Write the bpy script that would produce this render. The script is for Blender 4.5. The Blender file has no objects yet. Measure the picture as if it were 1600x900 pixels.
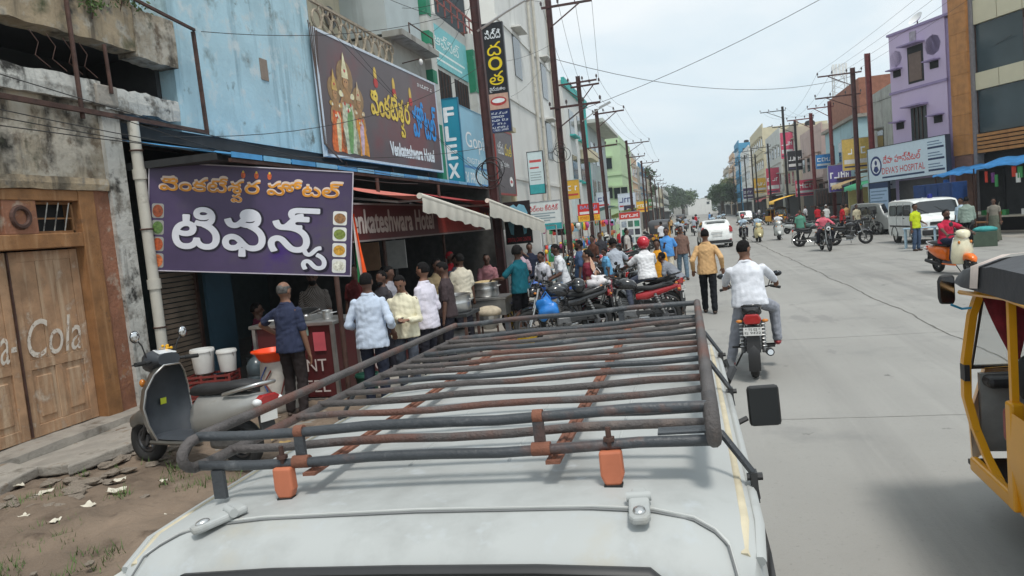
import bpy, math, random
import numpy as np
from mathutils import Vector, Matrix, Quaternion, noise
from mathutils.geometry import delaunay_2d_cdt
R = math.radians
random.seed(7)
SC = bpy.context.scene
COL = SC.collection

# ------------------------------------------------------------------ camera
cam_data = bpy.data.cameras.new('camera')
cam_data.sensor_width = 36.0
cam_data.lens = 36.0 * 1150 / 1600
cam_data.clip_start = 0.05
cam_data.clip_end = 3000
cam = bpy.data.objects.new('camera', cam_data)
COL.objects.link(cam)
ROT = Matrix(((0.968497, 0.070214, 0.238924), (0.231385, 0.100968, -0.967609), (-0.092063, 0.992409, 0.081541)))
cam.matrix_world = Matrix.Translation((0, 0, 2.15)) @ ROT.to_4x4()
SC.camera = cam

# ------------------------------------------------------------------ sky and sun (bright overcast)
SUN_EL, SUN_AZ = R(65), R(149)
world = bpy.data.worlds.new('World')
SC.world = world
world.use_nodes = True
wt = world.node_tree
bgn = wt.nodes['Background']
sky = wt.nodes.new('ShaderNodeTexSky')
sky.sky_type = 'NISHITA'
sky.sun_disc = False
sky.sun_elevation = SUN_EL
sky.sun_rotation = SUN_AZ
sky.air_density = 1.0
sky.dust_density = 2.0
tc = wt.nodes.new('ShaderNodeTexCoord')
mp = wt.nodes.new('ShaderNodeMapping')
mp.inputs['Scale'].default_value = (1.0, 1.0, 2.6)
wt.links.new(tc.outputs['Generated'], mp.inputs['Vector'])
nz = wt.nodes.new('ShaderNodeTexNoise')
nz.inputs['Scale'].default_value = 2.3
nz.inputs['Detail'].default_value = 7
nz.inputs['Roughness'].default_value = 0.55
nz.inputs['Distortion'].default_value = 0.3
wt.links.new(mp.outputs['Vector'], nz.inputs['Vector'])
rp = wt.nodes.new('ShaderNodeValToRGB')
rp.color_ramp.elements[0].position = 0.38
rp.color_ramp.elements[0].color = (0.585, 0.695, 0.76, 1)
rp.color_ramp.elements[1].position = 0.64
rp.color_ramp.elements[1].color = (0.79, 0.83, 0.845, 1)
wt.links.new(nz.outputs['Fac'], rp.inputs['Fac'])
sc10 = wt.nodes.new('ShaderNodeVectorMath')
sc10.operation = 'SCALE'
sc10.inputs['Scale'].default_value = 10.0
wt.links.new(rp.outputs['Color'], sc10.inputs[0])
mxw = wt.nodes.new('ShaderNodeMix')
mxw.data_type = 'RGBA'
mxw.inputs['Factor'].default_value = 0.90
wt.links.new(sky.outputs['Color'], mxw.inputs['A'])
wt.links.new(sc10.outputs['Vector'], mxw.inputs['B'])
wt.links.new(mxw.outputs['Result'], bgn.inputs['Color'])
bgn.inputs['Strength'].default_value = 0.10

sun_data = bpy.data.lights.new('sun', 'SUN')
sun_data.energy = 1.9
sun_data.angle = R(11)
sun_data.color = (1.0, 0.96, 0.9)
sun = bpy.data.objects.new('sun', sun_data)
COL.objects.link(sun)
sun.rotation_euler = (R(25), 0, R(31))
SC.view_settings.view_transform = 'Standard'
SC.view_settings.look = 'None'
SC.view_settings.exposure = 0.36
SC.view_settings.gamma = 1.0
SC.cycles.max_bounces = 6
SC.cycles.transparent_max_bounces = 6
SC.cycles.caustics_reflective = False
SC.cycles.caustics_refractive = False

# ------------------------------------------------------------------ materials
MATS = {}
def M(name, col, rough=0.6, metal=0.0, var=0.12, scale=6.0, bump=0.0, bscale=30.0, dirt=None, streak=None,
      spec=0.5, coat=0.0, trans=0.0, alpha=1.0, emit=0.0, detail=5):
    """procedural material: base colour with noise variation, optional dirt patches, vertical streaks and bump"""
    if name in MATS:
        return MATS[name]
    m = bpy.data.materials.new(name)
    m.use_nodes = True
    t = m.node_tree
    b = t.nodes['Principled BSDF']
    b.inputs['Roughness'].default_value = rough
    b.inputs['Metallic'].default_value = metal
    b.inputs['Specular IOR Level'].default_value = spec
    b.inputs['Coat Weight'].default_value = coat
    b.inputs['Transmission Weight'].default_value = trans
    b.inputs['Alpha'].default_value = alpha
    m.diffuse_color = (*col, 1)
    tc = t.nodes.new('ShaderNodeTexCoord')
    vec = tc.outputs['Object']
    def nse(sc_, det=5, ro=0.55, v=None):
        n = t.nodes.new('ShaderNodeTexNoise')
        n.inputs['Scale'].default_value = sc_
        n.inputs['Detail'].default_value = det
        n.inputs['Roughness'].default_value = ro
        t.links.new(v or vec, n.inputs['Vector'])
        return n.outputs['Fac']
    def ramp(fac, p0, p1):
        r = t.nodes.new('ShaderNodeMapRange')
        r.inputs['From Min'].default_value = p0
        r.inputs['From Max'].default_value = p1
        t.links.new(fac, r.inputs['Value'])
        return r.outputs['Result']
    def mix(a, bcol, fac):
        x = t.nodes.new('ShaderNodeMix')
        x.data_type = 'RGBA'
        t.links.new(fac, x.inputs['Factor'])
        for s, v in ((x.inputs['A'], a), (x.inputs['B'], bcol)):
            if isinstance(v, tuple):
                s.default_value = (*v, 1)
            else:
                t.links.new(v, s)
        return x.outputs['Result']
    if var:
        c0 = tuple(min(1, c * (1 - var)) for c in col)
        c1 = tuple(min(1, c * (1 + var)) for c in col)
        out = mix(c0, c1, ramp(nse(scale, detail), 0.3, 0.7))
    else:
        out = None
    if streak:
        sp = t.nodes.new('ShaderNodeMapping')
        sp.inputs['Scale'].default_value = (streak[2], streak[2], streak[2] * 0.09)
        t.links.new(vec, sp.inputs['Vector'])
        f = ramp(nse(1.0, 6, 0.6, sp.outputs['Vector']), streak[1], streak[1] + 0.16)
        out = mix(out or col, streak[0], f)
    if dirt:
        ds = dirt if isinstance(dirt, list) else [dirt]
        for (dc, th, dsc) in ds:
            f = ramp(nse(dsc, 8, 0.62), th, th + 0.13)
            out = mix(out or col, dc, f)
    if out is None:
        b.inputs['Base Color'].default_value = (*col, 1)
    else:
        t.links.new(out, b.inputs['Base Color'])
    if bump:
        bp = t.nodes.new('ShaderNodeBump')
        bp.inputs['Strength'].default_value = min(1.0, bump)
        bp.inputs['Distance'].default_value = 0.02
        t.links.new(nse(bscale, 6, 0.6), bp.inputs['Height'])
        t.links.new(bp.outputs['Normal'], b.inputs['Normal'])
    if emit:
        b.inputs['Emission Color'].default_value = (*col, 1)
        b.inputs['Emission Strength'].default_value = emit
    MATS[name] = m
    return m

def srgb(r, g, b):
    f = lambda c: (c / 255 / 12.92) if c / 255 <= 0.04045 else ((c / 255 + 0.055) / 1.055) ** 2.4
    return (f(r), f(g), f(b))
def P(name, rgb, rough=0.45, **k):
    return M(name, srgb(*rgb), rough, **k)

# ------------------------------------------------------------------ mesh builder
class MB:
    def __init__(s):
        s.v = []; s.f = []; s.mi = []
    def add(s, vs, fs, mi=0):
        n = len(s.v)
        s.v.extend([tuple(p) for p in vs])
        s.f.extend([tuple(i + n for i in f) for f in fs])
        s.mi.extend([mi] * len(fs))
        return s
    def box(s, c, d, rz=0.0, mi=0, rot=None):
        hx, hy, hz = d[0] / 2, d[1] / 2, d[2] / 2
        pts = [Vector((x, y, z)) for z in (-hz, hz) for y in (-hy, hy) for x in (-hx, hx)]
        if rot is not None:
            pts = [rot @ p for p in pts]
        elif rz:
            q = Matrix.Rotation(rz, 3, 'Z'); pts = [q @ p for p in pts]
        c = Vector(c)
        return s.add([p + c for p in pts], [(0, 2, 3, 1), (4, 5, 7, 6), (0, 1, 5, 4), (2, 6, 7, 3), (0, 4, 6, 2), (1, 3, 7, 5)], mi)
    def bar(s, p0, p1, w, h=None, mi=0, up=(0, 0, 1)):
        p0, p1 = Vector(p0), Vector(p1); d = (p1 - p0); L = d.length; d.normalize()
        u = Vector(up)
        if abs(d.dot(u)) > 0.98: u = Vector((0, 1, 0))
        x = d.cross(u).normalized(); u = x.cross(d)
        rot = Matrix((x, d, u)).transposed()
        return s.box((p0 + p1) / 2, (w, L, h or w), rot=rot, mi=mi)
    def cyl(s, p0, p1, r0, r1=None, n=10, mi=0, cap=True):
        return s.tube([p0, p1], [r0, r0 if r1 is None else r1], n, mi, cap)
    def tube(s, pts, r, n=8, mi=0, cap=True, closed=False):
        pts = [Vector(p) for p in pts]; k = len(pts)
        rs = [r] * k if isinstance(r, (int, float)) else r
        tang = []
        for i in range(k):
            a = pts[(i - 1) % k] if (i > 0 or closed) else pts[i]
            b = pts[(i + 1) % k] if (i < k - 1 or closed) else pts[i]
            tang.append((b - a).normalized())
        u = Vector((0, 0, 1)) if abs(tang[0].z) < 0.9 else Vector((1, 0, 0))
        x = tang[0].cross(u).normalized()
        vs = []
        for i in range(k):
            x = (x - tang[i] * x.dot(tang[i])).normalized()
            y = tang[i].cross(x)
            for j in range(n):
                a = 2 * math.pi * j / n
                vs.append(pts[i] + (x * math.cos(a) + y * math.sin(a)) * rs[i])
        fs = []
        for i in range(k if closed else k - 1):
            for j in range(n):
                a, b = i * n + j, i * n + (j + 1) % n
                c, d = ((i + 1) % k) * n + (j + 1) % n, ((i + 1) % k) * n + j
                fs.append((a, d, c, b))
        if cap and not closed:
            fs.append(tuple(range(n))); fs.append(tuple(reversed(range((k - 1) * n, k * n))))
        return s.add(vs, fs, mi)
    def loft(s, rings, mi=0, cap=True, closed=True):
        n = len(rings[0]); vs = [p for r in rings for p in r]; fs = []
        for i in range(len(rings) - 1):
            for j in range(n if closed else n - 1):
                fs.append((i * n + j, i * n + (j + 1) % n, (i + 1) * n + (j + 1) % n, (i + 1) * n + j))
        if cap and closed:
            fs.append(tuple(reversed(range(n)))); fs.append(tuple(range((len(rings) - 1) * n, len(rings) * n)))
        return s.add(vs, fs, mi)
    def lathe(s, prof, n=16, o=(0, 0, 0), rot=None, mi=0, cap=True):
        o = Vector(o); rings = []
        for (r, z) in prof:
            ring = []
            for j in range(n):
                a = 2 * math.pi * j / n
                p = Vector((r * math.cos(a), r * math.sin(a), z))
                ring.append((rot @ p if rot else p) + o)
            rings.append(ring)
        return s.loft(rings, mi, cap)
    def ell(s, c, r, n=12, m=8, rot=None, mi=0):
        c = Vector(c); r = (r, r, r) if isinstance(r, (int, float)) else r
        vs = []; fs = []
        f = (lambda p: rot @ p) if rot else (lambda p: p)
        vs.append(c + f(Vector((0, 0, -r[2]))))
        for i in range(1, m):
            t = math.pi * i / m - math.pi / 2
            for j in range(n):
                a = 2 * math.pi * j / n
                vs.append(c + f(Vector((r[0] * math.cos(t) * math.cos(a), r[1] * math.cos(t) * math.sin(a), r[2] * math.sin(t)))))
        vs.append(c + f(Vector((0, 0, r[2]))))
        for j in range(n):
            fs.append((0, 1 + (j + 1) % n, 1 + j))
            fs.append((len(vs) - 1, 1 + (m - 2) * n + j, 1 + (m - 2) * n + (j + 1) % n))
        for i in range(m - 2):
            for j in range(n):
                a = 1 + i * n + j; b = 1 + i * n + (j + 1) % n
                fs.append((a, b, b + n, a + n))
        return s.add(vs, fs, mi)
    def prism(s, poly, ext, f3, mi=0):
        """poly: 2D outline; f3 maps (a, b) to 3D; ext: extrusion vector"""
        e = Vector(ext); n = len(poly)
        p0 = [Vector(f3(*p)) for p in poly]
        vs = p0 + [p + e for p in p0]
        fs = [tuple(reversed(range(n))), tuple(range(n, 2 * n))] + [(i, (i + 1) % n, n + (i + 1) % n, n + i) for i in range(n)]
        return s.add(vs, fs, mi)
    def torus(s, c, R0, r, axis='X', n=22, m=8, mi=0, sx=1.0):
        c = Vector(c); vs = []; fs = []
        for i in range(n):
            a = 2 * math.pi * i / n
            for j in range(m):
                b = 2 * math.pi * j / m
                rr = R0 + r * math.cos(b); h = r * math.sin(b) * sx
                if axis == 'X': p = (h, rr * math.cos(a), rr * math.sin(a))
                elif axis == 'Z': p = (rr * math.cos(a), rr * math.sin(a), h)
                else: p = (rr * math.cos(a), h, rr * math.sin(a))
                vs.append(c + Vector(p))
        for i in range(n):
            for j in range(m):
                fs.append((i * m + j, ((i + 1) % n) * m + j, ((i + 1) % n) * m + (j + 1) % m, i * m + (j + 1) % m))
        return s.add(vs, fs, mi)
    def mesh(s, name, mats, smooth=None):
        me = bpy.data.meshes.new(name)
        me.from_pydata([tuple(p) for p in s.v], [], s.f)
        mats = mats if isinstance(mats, (list, tuple)) else [mats]
        for m in mats: me.materials.append(m)
        if len(mats) > 1: me.polygons.foreach_set('material_index', s.mi)
        if smooth is not None:
            me.polygons.foreach_set('use_smooth', [True] * len(me.polygons))
            if smooth < 180: me.set_sharp_from_angle(angle=R(smooth))
        me.update()
        return me
    def build(s, name, mats, parent=None, smooth=None, bevel=0.0, loc=None, fix=False):
        me = s.mesh(name, mats, smooth)
        if fix: fix_normals(me)
        return put(name, me, parent, bevel, loc)

def fix_normals(me):
    import bmesh
    bm = bmesh.new(); bm.from_mesh(me)
    bmesh.ops.recalc_face_normals(bm, faces=bm.faces)
    bm.to_mesh(me); bm.free()

def put(name, me, parent=None, bevel=0.0, loc=None, rot=None):
    o = bpy.data.objects.new(name, me)
    COL.objects.link(o)
    if parent is not None: o.parent = parent
    if loc is not None: o.location = loc
    if rot is not None: o.rotation_euler = rot
    if bevel:
        b = o.modifiers.new('bevel', 'BEVEL'); b.width = bevel; b.segments = 2; b.limit_method = 'ANGLE'; b.angle_limit = R(40)
    return o

def tag(o, label=None, cat=None, group=None, kind=None):
    if label: o['label'] = label
    if cat: o['category'] = cat
    if group: o['group'] = group
    if kind: o['kind'] = kind
    return o
def thing(name, label, cat, loc=(0, 0, 0), rz=0.0, group=None, rot=None):
    o = bpy.data.objects.new(name, None)
    o.empty_display_size = 0.2
    COL.objects.link(o)
    o.location = loc
    o.rotation_euler = rot or (0, 0, rz)
    return tag(o, label, cat, group)
def struct(o, label=None):
    o['kind'] = 'structure'
    if label: o['label'] = label
    return o
def copy_tree(o, parent=None):
    c = o.copy(); COL.objects.link(c); c.parent = parent
    for ch in list(KIDS.get(o.name, [])) or [x for x in COL.objects if x.parent == o]:
        copy_tree(ch, c)
    return c
KIDS = {}
def dup(root, loc, rz, label, group=None, rot=None, recolor=None):
    """copy a thing with its parts; recolor maps a part name prefix to a material"""
    kids = {}
    for x in COL.objects:
        if x.parent: kids.setdefault(x.parent.name, []).append(x)
    def rec(o, parent):
        c = o.copy(); COL.objects.link(c); c.parent = parent
        if recolor:
            base = o.name.split('.')[0]
            if base in recolor and o.type == 'MESH':
                c.material_slots[0].link = 'OBJECT'
                c.material_slots[0].material = recolor[base]
        for ch in kids.get(o.name, []): rec(ch, c)
        return c
    r = rec(root, None)
    r.location = loc
    r.rotation_euler = rot or (0, 0, rz)
    r['label'] = label
    if group: r['group'] = group
    return r

# ------------------------------------------------------------------ lettering as flat meshes
TMP = bpy.data.scenes.new('workshop')                          # evaluates text and remeshed bodies apart from the scene
TXT = {}
def text_mesh(body, bold=0.0, shear=0.0):
    """flat mesh of a line of lettering, 1 unit tall, left aligned; overlapping strokes are united"""
    key = (body, bold, shear)
    if key in TXT: return TXT[key]
    c = bpy.data.curves.new('lettering', 'FONT')
    c.body = body; c.size = 1.0; c.offset = bold; c.shear = shear
    c.fill_mode = 'NONE'; c.resolution_u = 4
    o = bpy.data.objects.new('lettering_source', c)
    TMP.collection.objects.link(o)
    TMP.view_layers[0].update(); dg = TMP.view_layers[0].depsgraph
    me = o.evaluated_get(dg).to_mesh()
    vs = [Vector((v.co.x, v.co.y)) for v in me.vertices]
    es = [tuple(e.vertices) for e in me.edges]
    o.evaluated_get(dg).to_mesh_clear()
    # orient edges along each contour
    nxt = {}
    adj = {}
    for a, b in es:
        adj.setdefault(a, []).append(b); adj.setdefault(b, []).append(a)
    seen = set(); loops = []
    for st in range(len(vs)):
        if st in seen or st not in adj: continue
        loop = [st]; seen.add(st); cur = st
        while True:
            nb = [x for x in adj[cur] if x not in seen]
            if not nb: break
            # contours are stored in index order: keep their direction
            cur = min(nb) if len(loop) == 1 else nb[0]
            seen.add(cur); loop.append(cur)
        loops.append(loop)
    bpy.data.objects.remove(o); bpy.data.curves.remove(c)
    r = delaunay_2d_cdt(vs, es, [], 0, 1e-6)
    V = np.array([(p.x, p.y) for p in r[0]]); T = np.array([f for f in r[2] if len(f) == 3])
    cen = V[T].mean(1)
    wn = np.zeros(len(cen))
    for lp in loops:
        q = np.array([(vs[i].x, vs[i].y) for i in lp]); q2 = np.roll(q, -1, 0)
        for (x0, y0), (x1, y1) in zip(q, q2):
            side = (x1 - x0) * (cen[:, 1] - y0) - (cen[:, 0] - x0) * (y1 - y0)
            wn += ((y0 <= cen[:, 1]) & (y1 > cen[:, 1]) & (side > 0)).astype(float)
            wn -= ((y0 > cen[:, 1]) & (y1 <= cen[:, 1]) & (side < 0)).astype(float)
    T = T[np.abs(wn) > 0.5]
    a = V[T]; ar = (a[:, 1, 0] - a[:, 0, 0]) * (a[:, 2, 1] - a[:, 0, 1]) - (a[:, 2, 0] - a[:, 0, 0]) * (a[:, 1, 1] - a[:, 0, 1])
    T[ar < 0] = T[ar < 0][:, ::-1]
    TXT[key] = (V, T)
    return TXT[key]

def lettering(board, runs, mat, x0, z0, w=None, h=None, off=0.006, name='lettering', bold=0.0, shear=0.0, fat=0.0):
    """runs: string or list of (string, dx, dy, size); fitted into w x h with its lower left at (x0, z0) of the
    board, which lies in its own local XZ plane and faces -Y"""
    if isinstance(runs, str): runs = [(runs, 'n')]
    VV = []; TT = []; n = 0; cur = 0.0; p0 = p1 = 0.0
    for run in runs:                                           # 'n' follows on, 's' is a small sign below the last letter
        V, T = text_mesh(run[0], bold, shear)
        us = np.unique(T); mn_ = V[us].min(0); mx_ = V[us].max(0)
        if run[1] == 'n':
            if len(run) > 2: cur += run[2]
            W = V + np.array([cur - mn_[0], 0]); p0 = cur; cur += mx_[0] - mn_[0] + 0.06
        else:
            sz = run[2] if len(run) > 2 else 0.55
            W = (V - np.array([mx_[0], mx_[1]])) * sz + np.array([cur + (run[3] if len(run) > 3 else 0.0), run[4] if len(run) > 4 else -0.06])
        VV.append(W); TT.append(T + n); n += len(V)
    V = np.concatenate(VV); T = np.concatenate(TT)
    used = np.unique(T); mn = V[used].min(0); mx = V[used].max(0)
    sx = sz_ = None
    if w: sx = w / (mx[0] - mn[0])
    if h: sz_ = h / (mx[1] - mn[1])
    sx = sx or sz_; sz_ = sz_ or sx
    pts = [(x0 + (p[0] - mn[0]) * sx, -off, z0 + (p[1] - mn[1]) * sz_) for p in V]
    if fat:                                                    # heavier strokes: the outline repeated round itself, each a hair prouder
        base = pts; pts = []; TT = []
        for q in range(9):
            dx, dz = (0, 0) if q == 8 else (fat * math.cos(q * math.pi / 4), fat * math.sin(q * math.pi / 4))
            TT.append(T + len(pts)); pts = pts + [(a + dx, b - .0003 * q, c + dz) for a, b, c in base]
        T = np.concatenate(TT)
    me = bpy.data.meshes.new(name)
    me.from_pydata(pts, [], [tuple(t) for t in T])
    me.materials.append(mat)
    return put(name, me, board)

def board(name, label, cat, a, b, z0, z1, mat, frame=None, th=0.04, fw=0.03, group=None, dz=0.0, face=None):
    """a flat sign: vertical board whose lower edge runs from ground-plan point a (reader's left) to b; dz drops the right end.
    Returns the Empty; local x runs a->b, local z up, front is local -Y"""
    ax = Vector((b[0] - a[0], b[1] - a[1], 0)); L = ax.length
    rz = math.atan2(ax.y, ax.x)
    tilt = math.atan2(dz, L)
    o = thing(name, label, cat, (a[0], a[1], z0), group=group)
    o.rotation_euler = (Matrix.Rotation(rz, 3, 'Z') @ Matrix.Rotation(tilt, 3, 'Y')).to_euler()
    H_ = z1 - z0
    MB().box((L / 2, th / 2, H_ / 2), (L, th, H_)).build('panel', mat, o)
    if frame:
        m = MB()
        for (c, d) in (((L / 2, th / 2, -fw / 2), (L + 2 * fw, th + 0.03, fw)), ((L / 2, th / 2, H_ + fw / 2), (L + 2 * fw, th + 0.03, fw)),
                       ((-fw / 2, th / 2, H_ / 2), (fw, th + 0.03, H_)), ((L + fw / 2, th / 2, H_ / 2), (fw, th + 0.03, H_))):
            m.box(c, d)
        m.build('frame', frame, o)
    o['w'] = L; o['h'] = H_
    return o, L, H_
def patch(bd, mat, x0, z0, w, h, off=0.004, name='print_panel', round_=0.0):
    """flat printed area on a board"""
    m = MB()
    if round_:
        pts = []
        for cx, cz, a0 in ((x0 + w - round_, z0 + h - round_, 0), (x0 + round_, z0 + h - round_, 90), (x0 + round_, z0 + round_, 180), (x0 + w - round_, z0 + round_, 270)):
            for k in range(5):
                a = R(a0 + k * 22.5); pts.append((cx + round_ * math.cos(a), -off, cz + round_ * math.sin(a)))
        m.add(pts, [tuple(reversed(range(len(pts))))])
    else:
        m.add([(x0, -off, z0), (x0 + w, -off, z0), (x0 + w, -off, z0 + h), (x0, -off, z0 + h)], [(0, 1, 2, 3)])
    return m.build(name, mat, bd)
def disc(bd, mat, cx, cz, rx, rz, off=0.005, name='print_panel', n=18, poly=None):
    m = MB()
    pts = poly or [(cx + rx * math.cos(2 * math.pi * k / n), cz + rz * math.sin(2 * math.pi * k / n)) for k in range(n)]
    m.add([(x, -off, z) for x, z in pts], [tuple(range(len(pts)))])
    return m.build(name, mat, bd)

def scribble(bd, mat, x0, z0, w, h, sd=0, off=0.006, name='illegible_print'):
    """a line of print too small to read: uneven rounded strokes"""
    rr = random.Random(sd * 31 + int(w * 100)); m = MB(); x = x0
    while x < x0 + w - h * .2:
        cw = h * rr.uniform(.45, .95)
        if rr.random() < .14: x += h * .5; continue
        cw = min(cw, x0 + w - x)
        t = h * .2; k = rr.randint(0, 3); zt = z0 + h * rr.uniform(.78, 1.0)
        bars = [(x, z0, x + t, zt), (x, zt - t, x + cw * .9, zt)] if k == 0 else [(x, z0, x + cw * .9, z0 + t), (x + cw * .7, z0, x + cw * .9, zt)] if k == 1 else \
               [(x, z0, x + t, zt), (x + cw * .7, z0, x + cw * .9, zt), (x, (z0 + zt) / 2, x + cw * .9, (z0 + zt) / 2 + t)] if k == 2 else [(x, z0, x + cw * .9, z0 + t), (x, zt - t, x + cw * .9, zt), (x, z0, x + t, zt)]
        for i, (a, b, c, d) in enumerate(bars):
            o = off + .0008 * i
            m.add([(a, -o, b), (c, -o, b), (c, -o, d), (a, -o, d)], [(0, 1, 2, 3)])
        x += cw * 1.12
    o = m.build(name, mat, bd); o['kind'] = 'stuff'
    return o

# ------------------------------------------------------------------ remeshed organic bodies
def remesh(mb, voxel, smooth=4, name='body', disp=0.0, dscale=0.12, seed=0):
    me = mb.mesh('tmp', [])
    o = bpy.data.objects.new('remesh_source', me)
    TMP.collection.objects.link(o)
    r = o.modifiers.new('r', 'REMESH'); r.mode = 'VOXEL'; r.voxel_size = voxel
    if smooth:
        s = o.modifiers.new('s', 'SMOOTH'); s.factor = 0.5; s.iterations = smooth
    TMP.view_layers[0].update(); dg = TMP.view_layers[0].depsgraph
    out = bpy.data.meshes.new_from_object(o.evaluated_get(dg))
    bpy.data.objects.remove(o); bpy.data.meshes.remove(me)
    out.name = name
    if disp:
        n = len(out.vertices)
        co = np.empty(n * 3, np.float32); out.vertices.foreach_get('co', co); co = co.reshape(-1, 3)
        no = np.empty(n * 3, np.float32); out.vertex_normals.foreach_get('vector', no); no = no.reshape(-1, 3)
        rnd = np.random.RandomState(seed + 1)
        d = np.zeros(n)
        for k in range(9):                                     # folds: sharpened plane waves running mostly across the cloth
            w = rnd.normal(size=3) * (1, 1, 1.2); w /= np.linalg.norm(w)
            ph = co @ w * (2 * math.pi / (dscale * rnd.uniform(0.5, 1.5))) + rnd.uniform(0, 6.3) + 2.0 * np.sin(co @ rnd.normal(size=3) * 9)
            d += (np.abs(np.sin(ph)) ** 1.5 - 0.5) / 3.2
        co = co + no * (d * disp)[:, None]
        out.vertices.foreach_set('co', co.ravel())
    out.polygons.foreach_set('use_smooth', [True] * len(out.polygons))
    out.update()
    return out

# ------------------------------------------------------------------ shared materials
m_road = M('road_concrete', (0.295, 0.288, 0.268), 0.85, var=0.10, scale=0.35, bump=0.25, bscale=60,
           dirt=[((0.23, 0.227, 0.215), 0.55, 0.8), ((0.315, 0.305, 0.28), 0.60, 0.22), ((0.15, 0.145, 0.14), 0.68, 1.7)], detail=9)
def road_wear(m):
    """long pale and dark wheel tracks, old repair patches and oil spots worked into the concrete"""
    t = m.node_tree; b = t.nodes['Principled BSDF']; src = b.inputs['Base Color'].links[0].from_socket
    tcn = t.nodes.new('ShaderNodeTexCoord')
    def layer(src, scl, th, wd, col, amt, det=6):
        mp = t.nodes.new('ShaderNodeMapping'); mp.inputs['Scale'].default_value = scl; t.links.new(tcn.outputs['Object'], mp.inputs['Vector'])
        n = t.nodes.new('ShaderNodeTexNoise'); n.inputs['Scale'].default_value = 1.0; n.inputs['Detail'].default_value = det; n.inputs['Roughness'].default_value = 0.62; t.links.new(mp.outputs['Vector'], n.inputs['Vector'])
        r = t.nodes.new('ShaderNodeMapRange'); r.inputs['From Min'].default_value = th; r.inputs['From Max'].default_value = th + wd; r.inputs['To Max'].default_value = amt; t.links.new(n.outputs['Fac'], r.inputs['Value'])
        x = t.nodes.new('ShaderNodeMix'); x.data_type = 'RGBA'; t.links.new(r.outputs['Result'], x.inputs['Factor']); t.links.new(src, x.inputs['A']); x.inputs['B'].default_value = (*col, 1)
        return x.outputs['Result']
    src = layer(src, (1.1, .035, 1), .50, .14, (0.205, 0.20, 0.188), .5)
    src = layer(src, (2.3, .09, 1), .55, .12, (0.335, 0.327, 0.303), .5)
    src = layer(src, (.7, .22, 1), .60, .04, (0.215, 0.21, 0.20), .7)
    src = layer(src, (2.6, 2.0, 1), .66, .05, (0.11, 0.107, 0.10), .85)
    src = layer(src, (26, 26, 1), .60, .1, (0.22, 0.215, 0.20), .6, 3)
    t.links.new(src, b.inputs['Base Color'])
road_wear(m_road)
m_earth = M('earth', (0.185, 0.138, 0.10), 0.95, var=0.3, scale=1.4, bump=0.9, bscale=24,
            dirt=[((0.10, 0.071, 0.05), 0.55, 3.0), ((0.25, 0.20, 0.155), 0.62, 1.1), ((0.32, 0.28, 0.23), 0.71, 9.0)], detail=9)
m_ground = M('far_ground', (0.25, 0.235, 0.21), 0.95, var=0.2, scale=0.2)
m_conc = M('old_concrete', (0.30, 0.275, 0.24), 0.9, var=0.2, scale=3, bump=0.6, bscale=25, dirt=[((0.12, 0.105, 0.085), 0.58, 2.5), ((0.22, 0.16, 0.11), 0.62, 5.0)])
m_plaster_old = M('decayed_plaster', (0.36, 0.31, 0.235), 0.95, var=0.25, scale=2.0, bump=0.8, bscale=14,
                  dirt=[((0.47, 0.43, 0.36), 0.47, 2.2), ((0.15, 0.115, 0.08), 0.53, 3.6), ((0.022, 0.020, 0.016), 0.50, 1.15), ((0.40, 0.37, 0.31), 0.60, 6.5), ((0.045, 0.052, 0.028), 0.58, 2.6)], streak=((0.055, 0.047, 0.037), 0.52, 4.5), detail=9)
m_plaster_ochre = M('ochre_plaster', (0.36, 0.285, 0.19), 0.95, var=0.2, scale=2.5, bump=0.7, bscale=12,
                    dirt=[((0.44, 0.40, 0.33), 0.53, 4.0), ((0.13, 0.11, 0.08), 0.51, 1.6), ((0.028, 0.026, 0.022), 0.545, 2.0), ((0.06, 0.072, 0.032), 0.60, 1.4)], streak=((0.07, 0.06, 0.046), 0.54, 4.5), detail=9)
m_white_worn = M('worn_whitewash', (0.52, 0.515, 0.48), 0.9, var=0.12, scale=3, bump=0.6, bscale=18,
                 dirt=[((0.20, 0.185, 0.16), 0.52, 3.2), ((0.03, 0.028, 0.025), 0.54, 3.4)], streak=((0.10, 0.095, 0.085), 0.56, 6.0), detail=9)
m_red_worn = M('worn_red_plaster', (0.27, 0.12, 0.07), 0.9, var=0.25, scale=3, bump=0.6, bscale=18,
               dirt=[((0.42, 0.36, 0.29), 0.555, 3.5), ((0.40, 0.20, 0.08), 0.60, 2.2)], detail=9)
m_blue_wall = M('sky_blue_wash', (0.41, 0.60, 0.675), 0.9, var=0.10, scale=1.2, bump=0.35, bscale=12,
                streak=((0.22, 0.335, 0.385), 0.53, 3.0), dirt=[((0.22, 0.29, 0.30), 0.575, 1.3), ((0.54, 0.63, 0.65), 0.54, 3.0), ((0.13, 0.15, 0.14), 0.63, 2.6)], detail=8)
m_wood = M('door_wood', (0.39, 0.235, 0.135), 0.8, var=0.25, scale=5, bump=0.3, bscale=30,
           streak=((0.50, 0.36, 0.24), 0.50, 9.0), dirt=[((0.22, 0.115, 0.06), 0.56, 4.0), ((0.60, 0.50, 0.39), 0.59, 4.0)])
m_wood_dark = M('frame_wood', (0.27, 0.13, 0.05), 0.75, var=0.25, scale=5, bump=0.3, bscale=30, streak=((0.38, 0.21, 0.10), 0.55, 8.0), dirt=((0.09, 0.05, 0.03), 0.58, 3.5))
m_black = M('black_void', (0.012, 0.012, 0.013), 0.8, var=0)
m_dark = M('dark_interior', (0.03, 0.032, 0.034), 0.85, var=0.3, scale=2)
m_glass = M('dark_glass', (0.03, 0.04, 0.045), 0.08, var=0, spec=0.6)
m_glass_teal = M('teal_glass', (0.05, 0.075, 0.085), 0.10, var=0.2, scale=0.5, spec=0.7)
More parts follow.
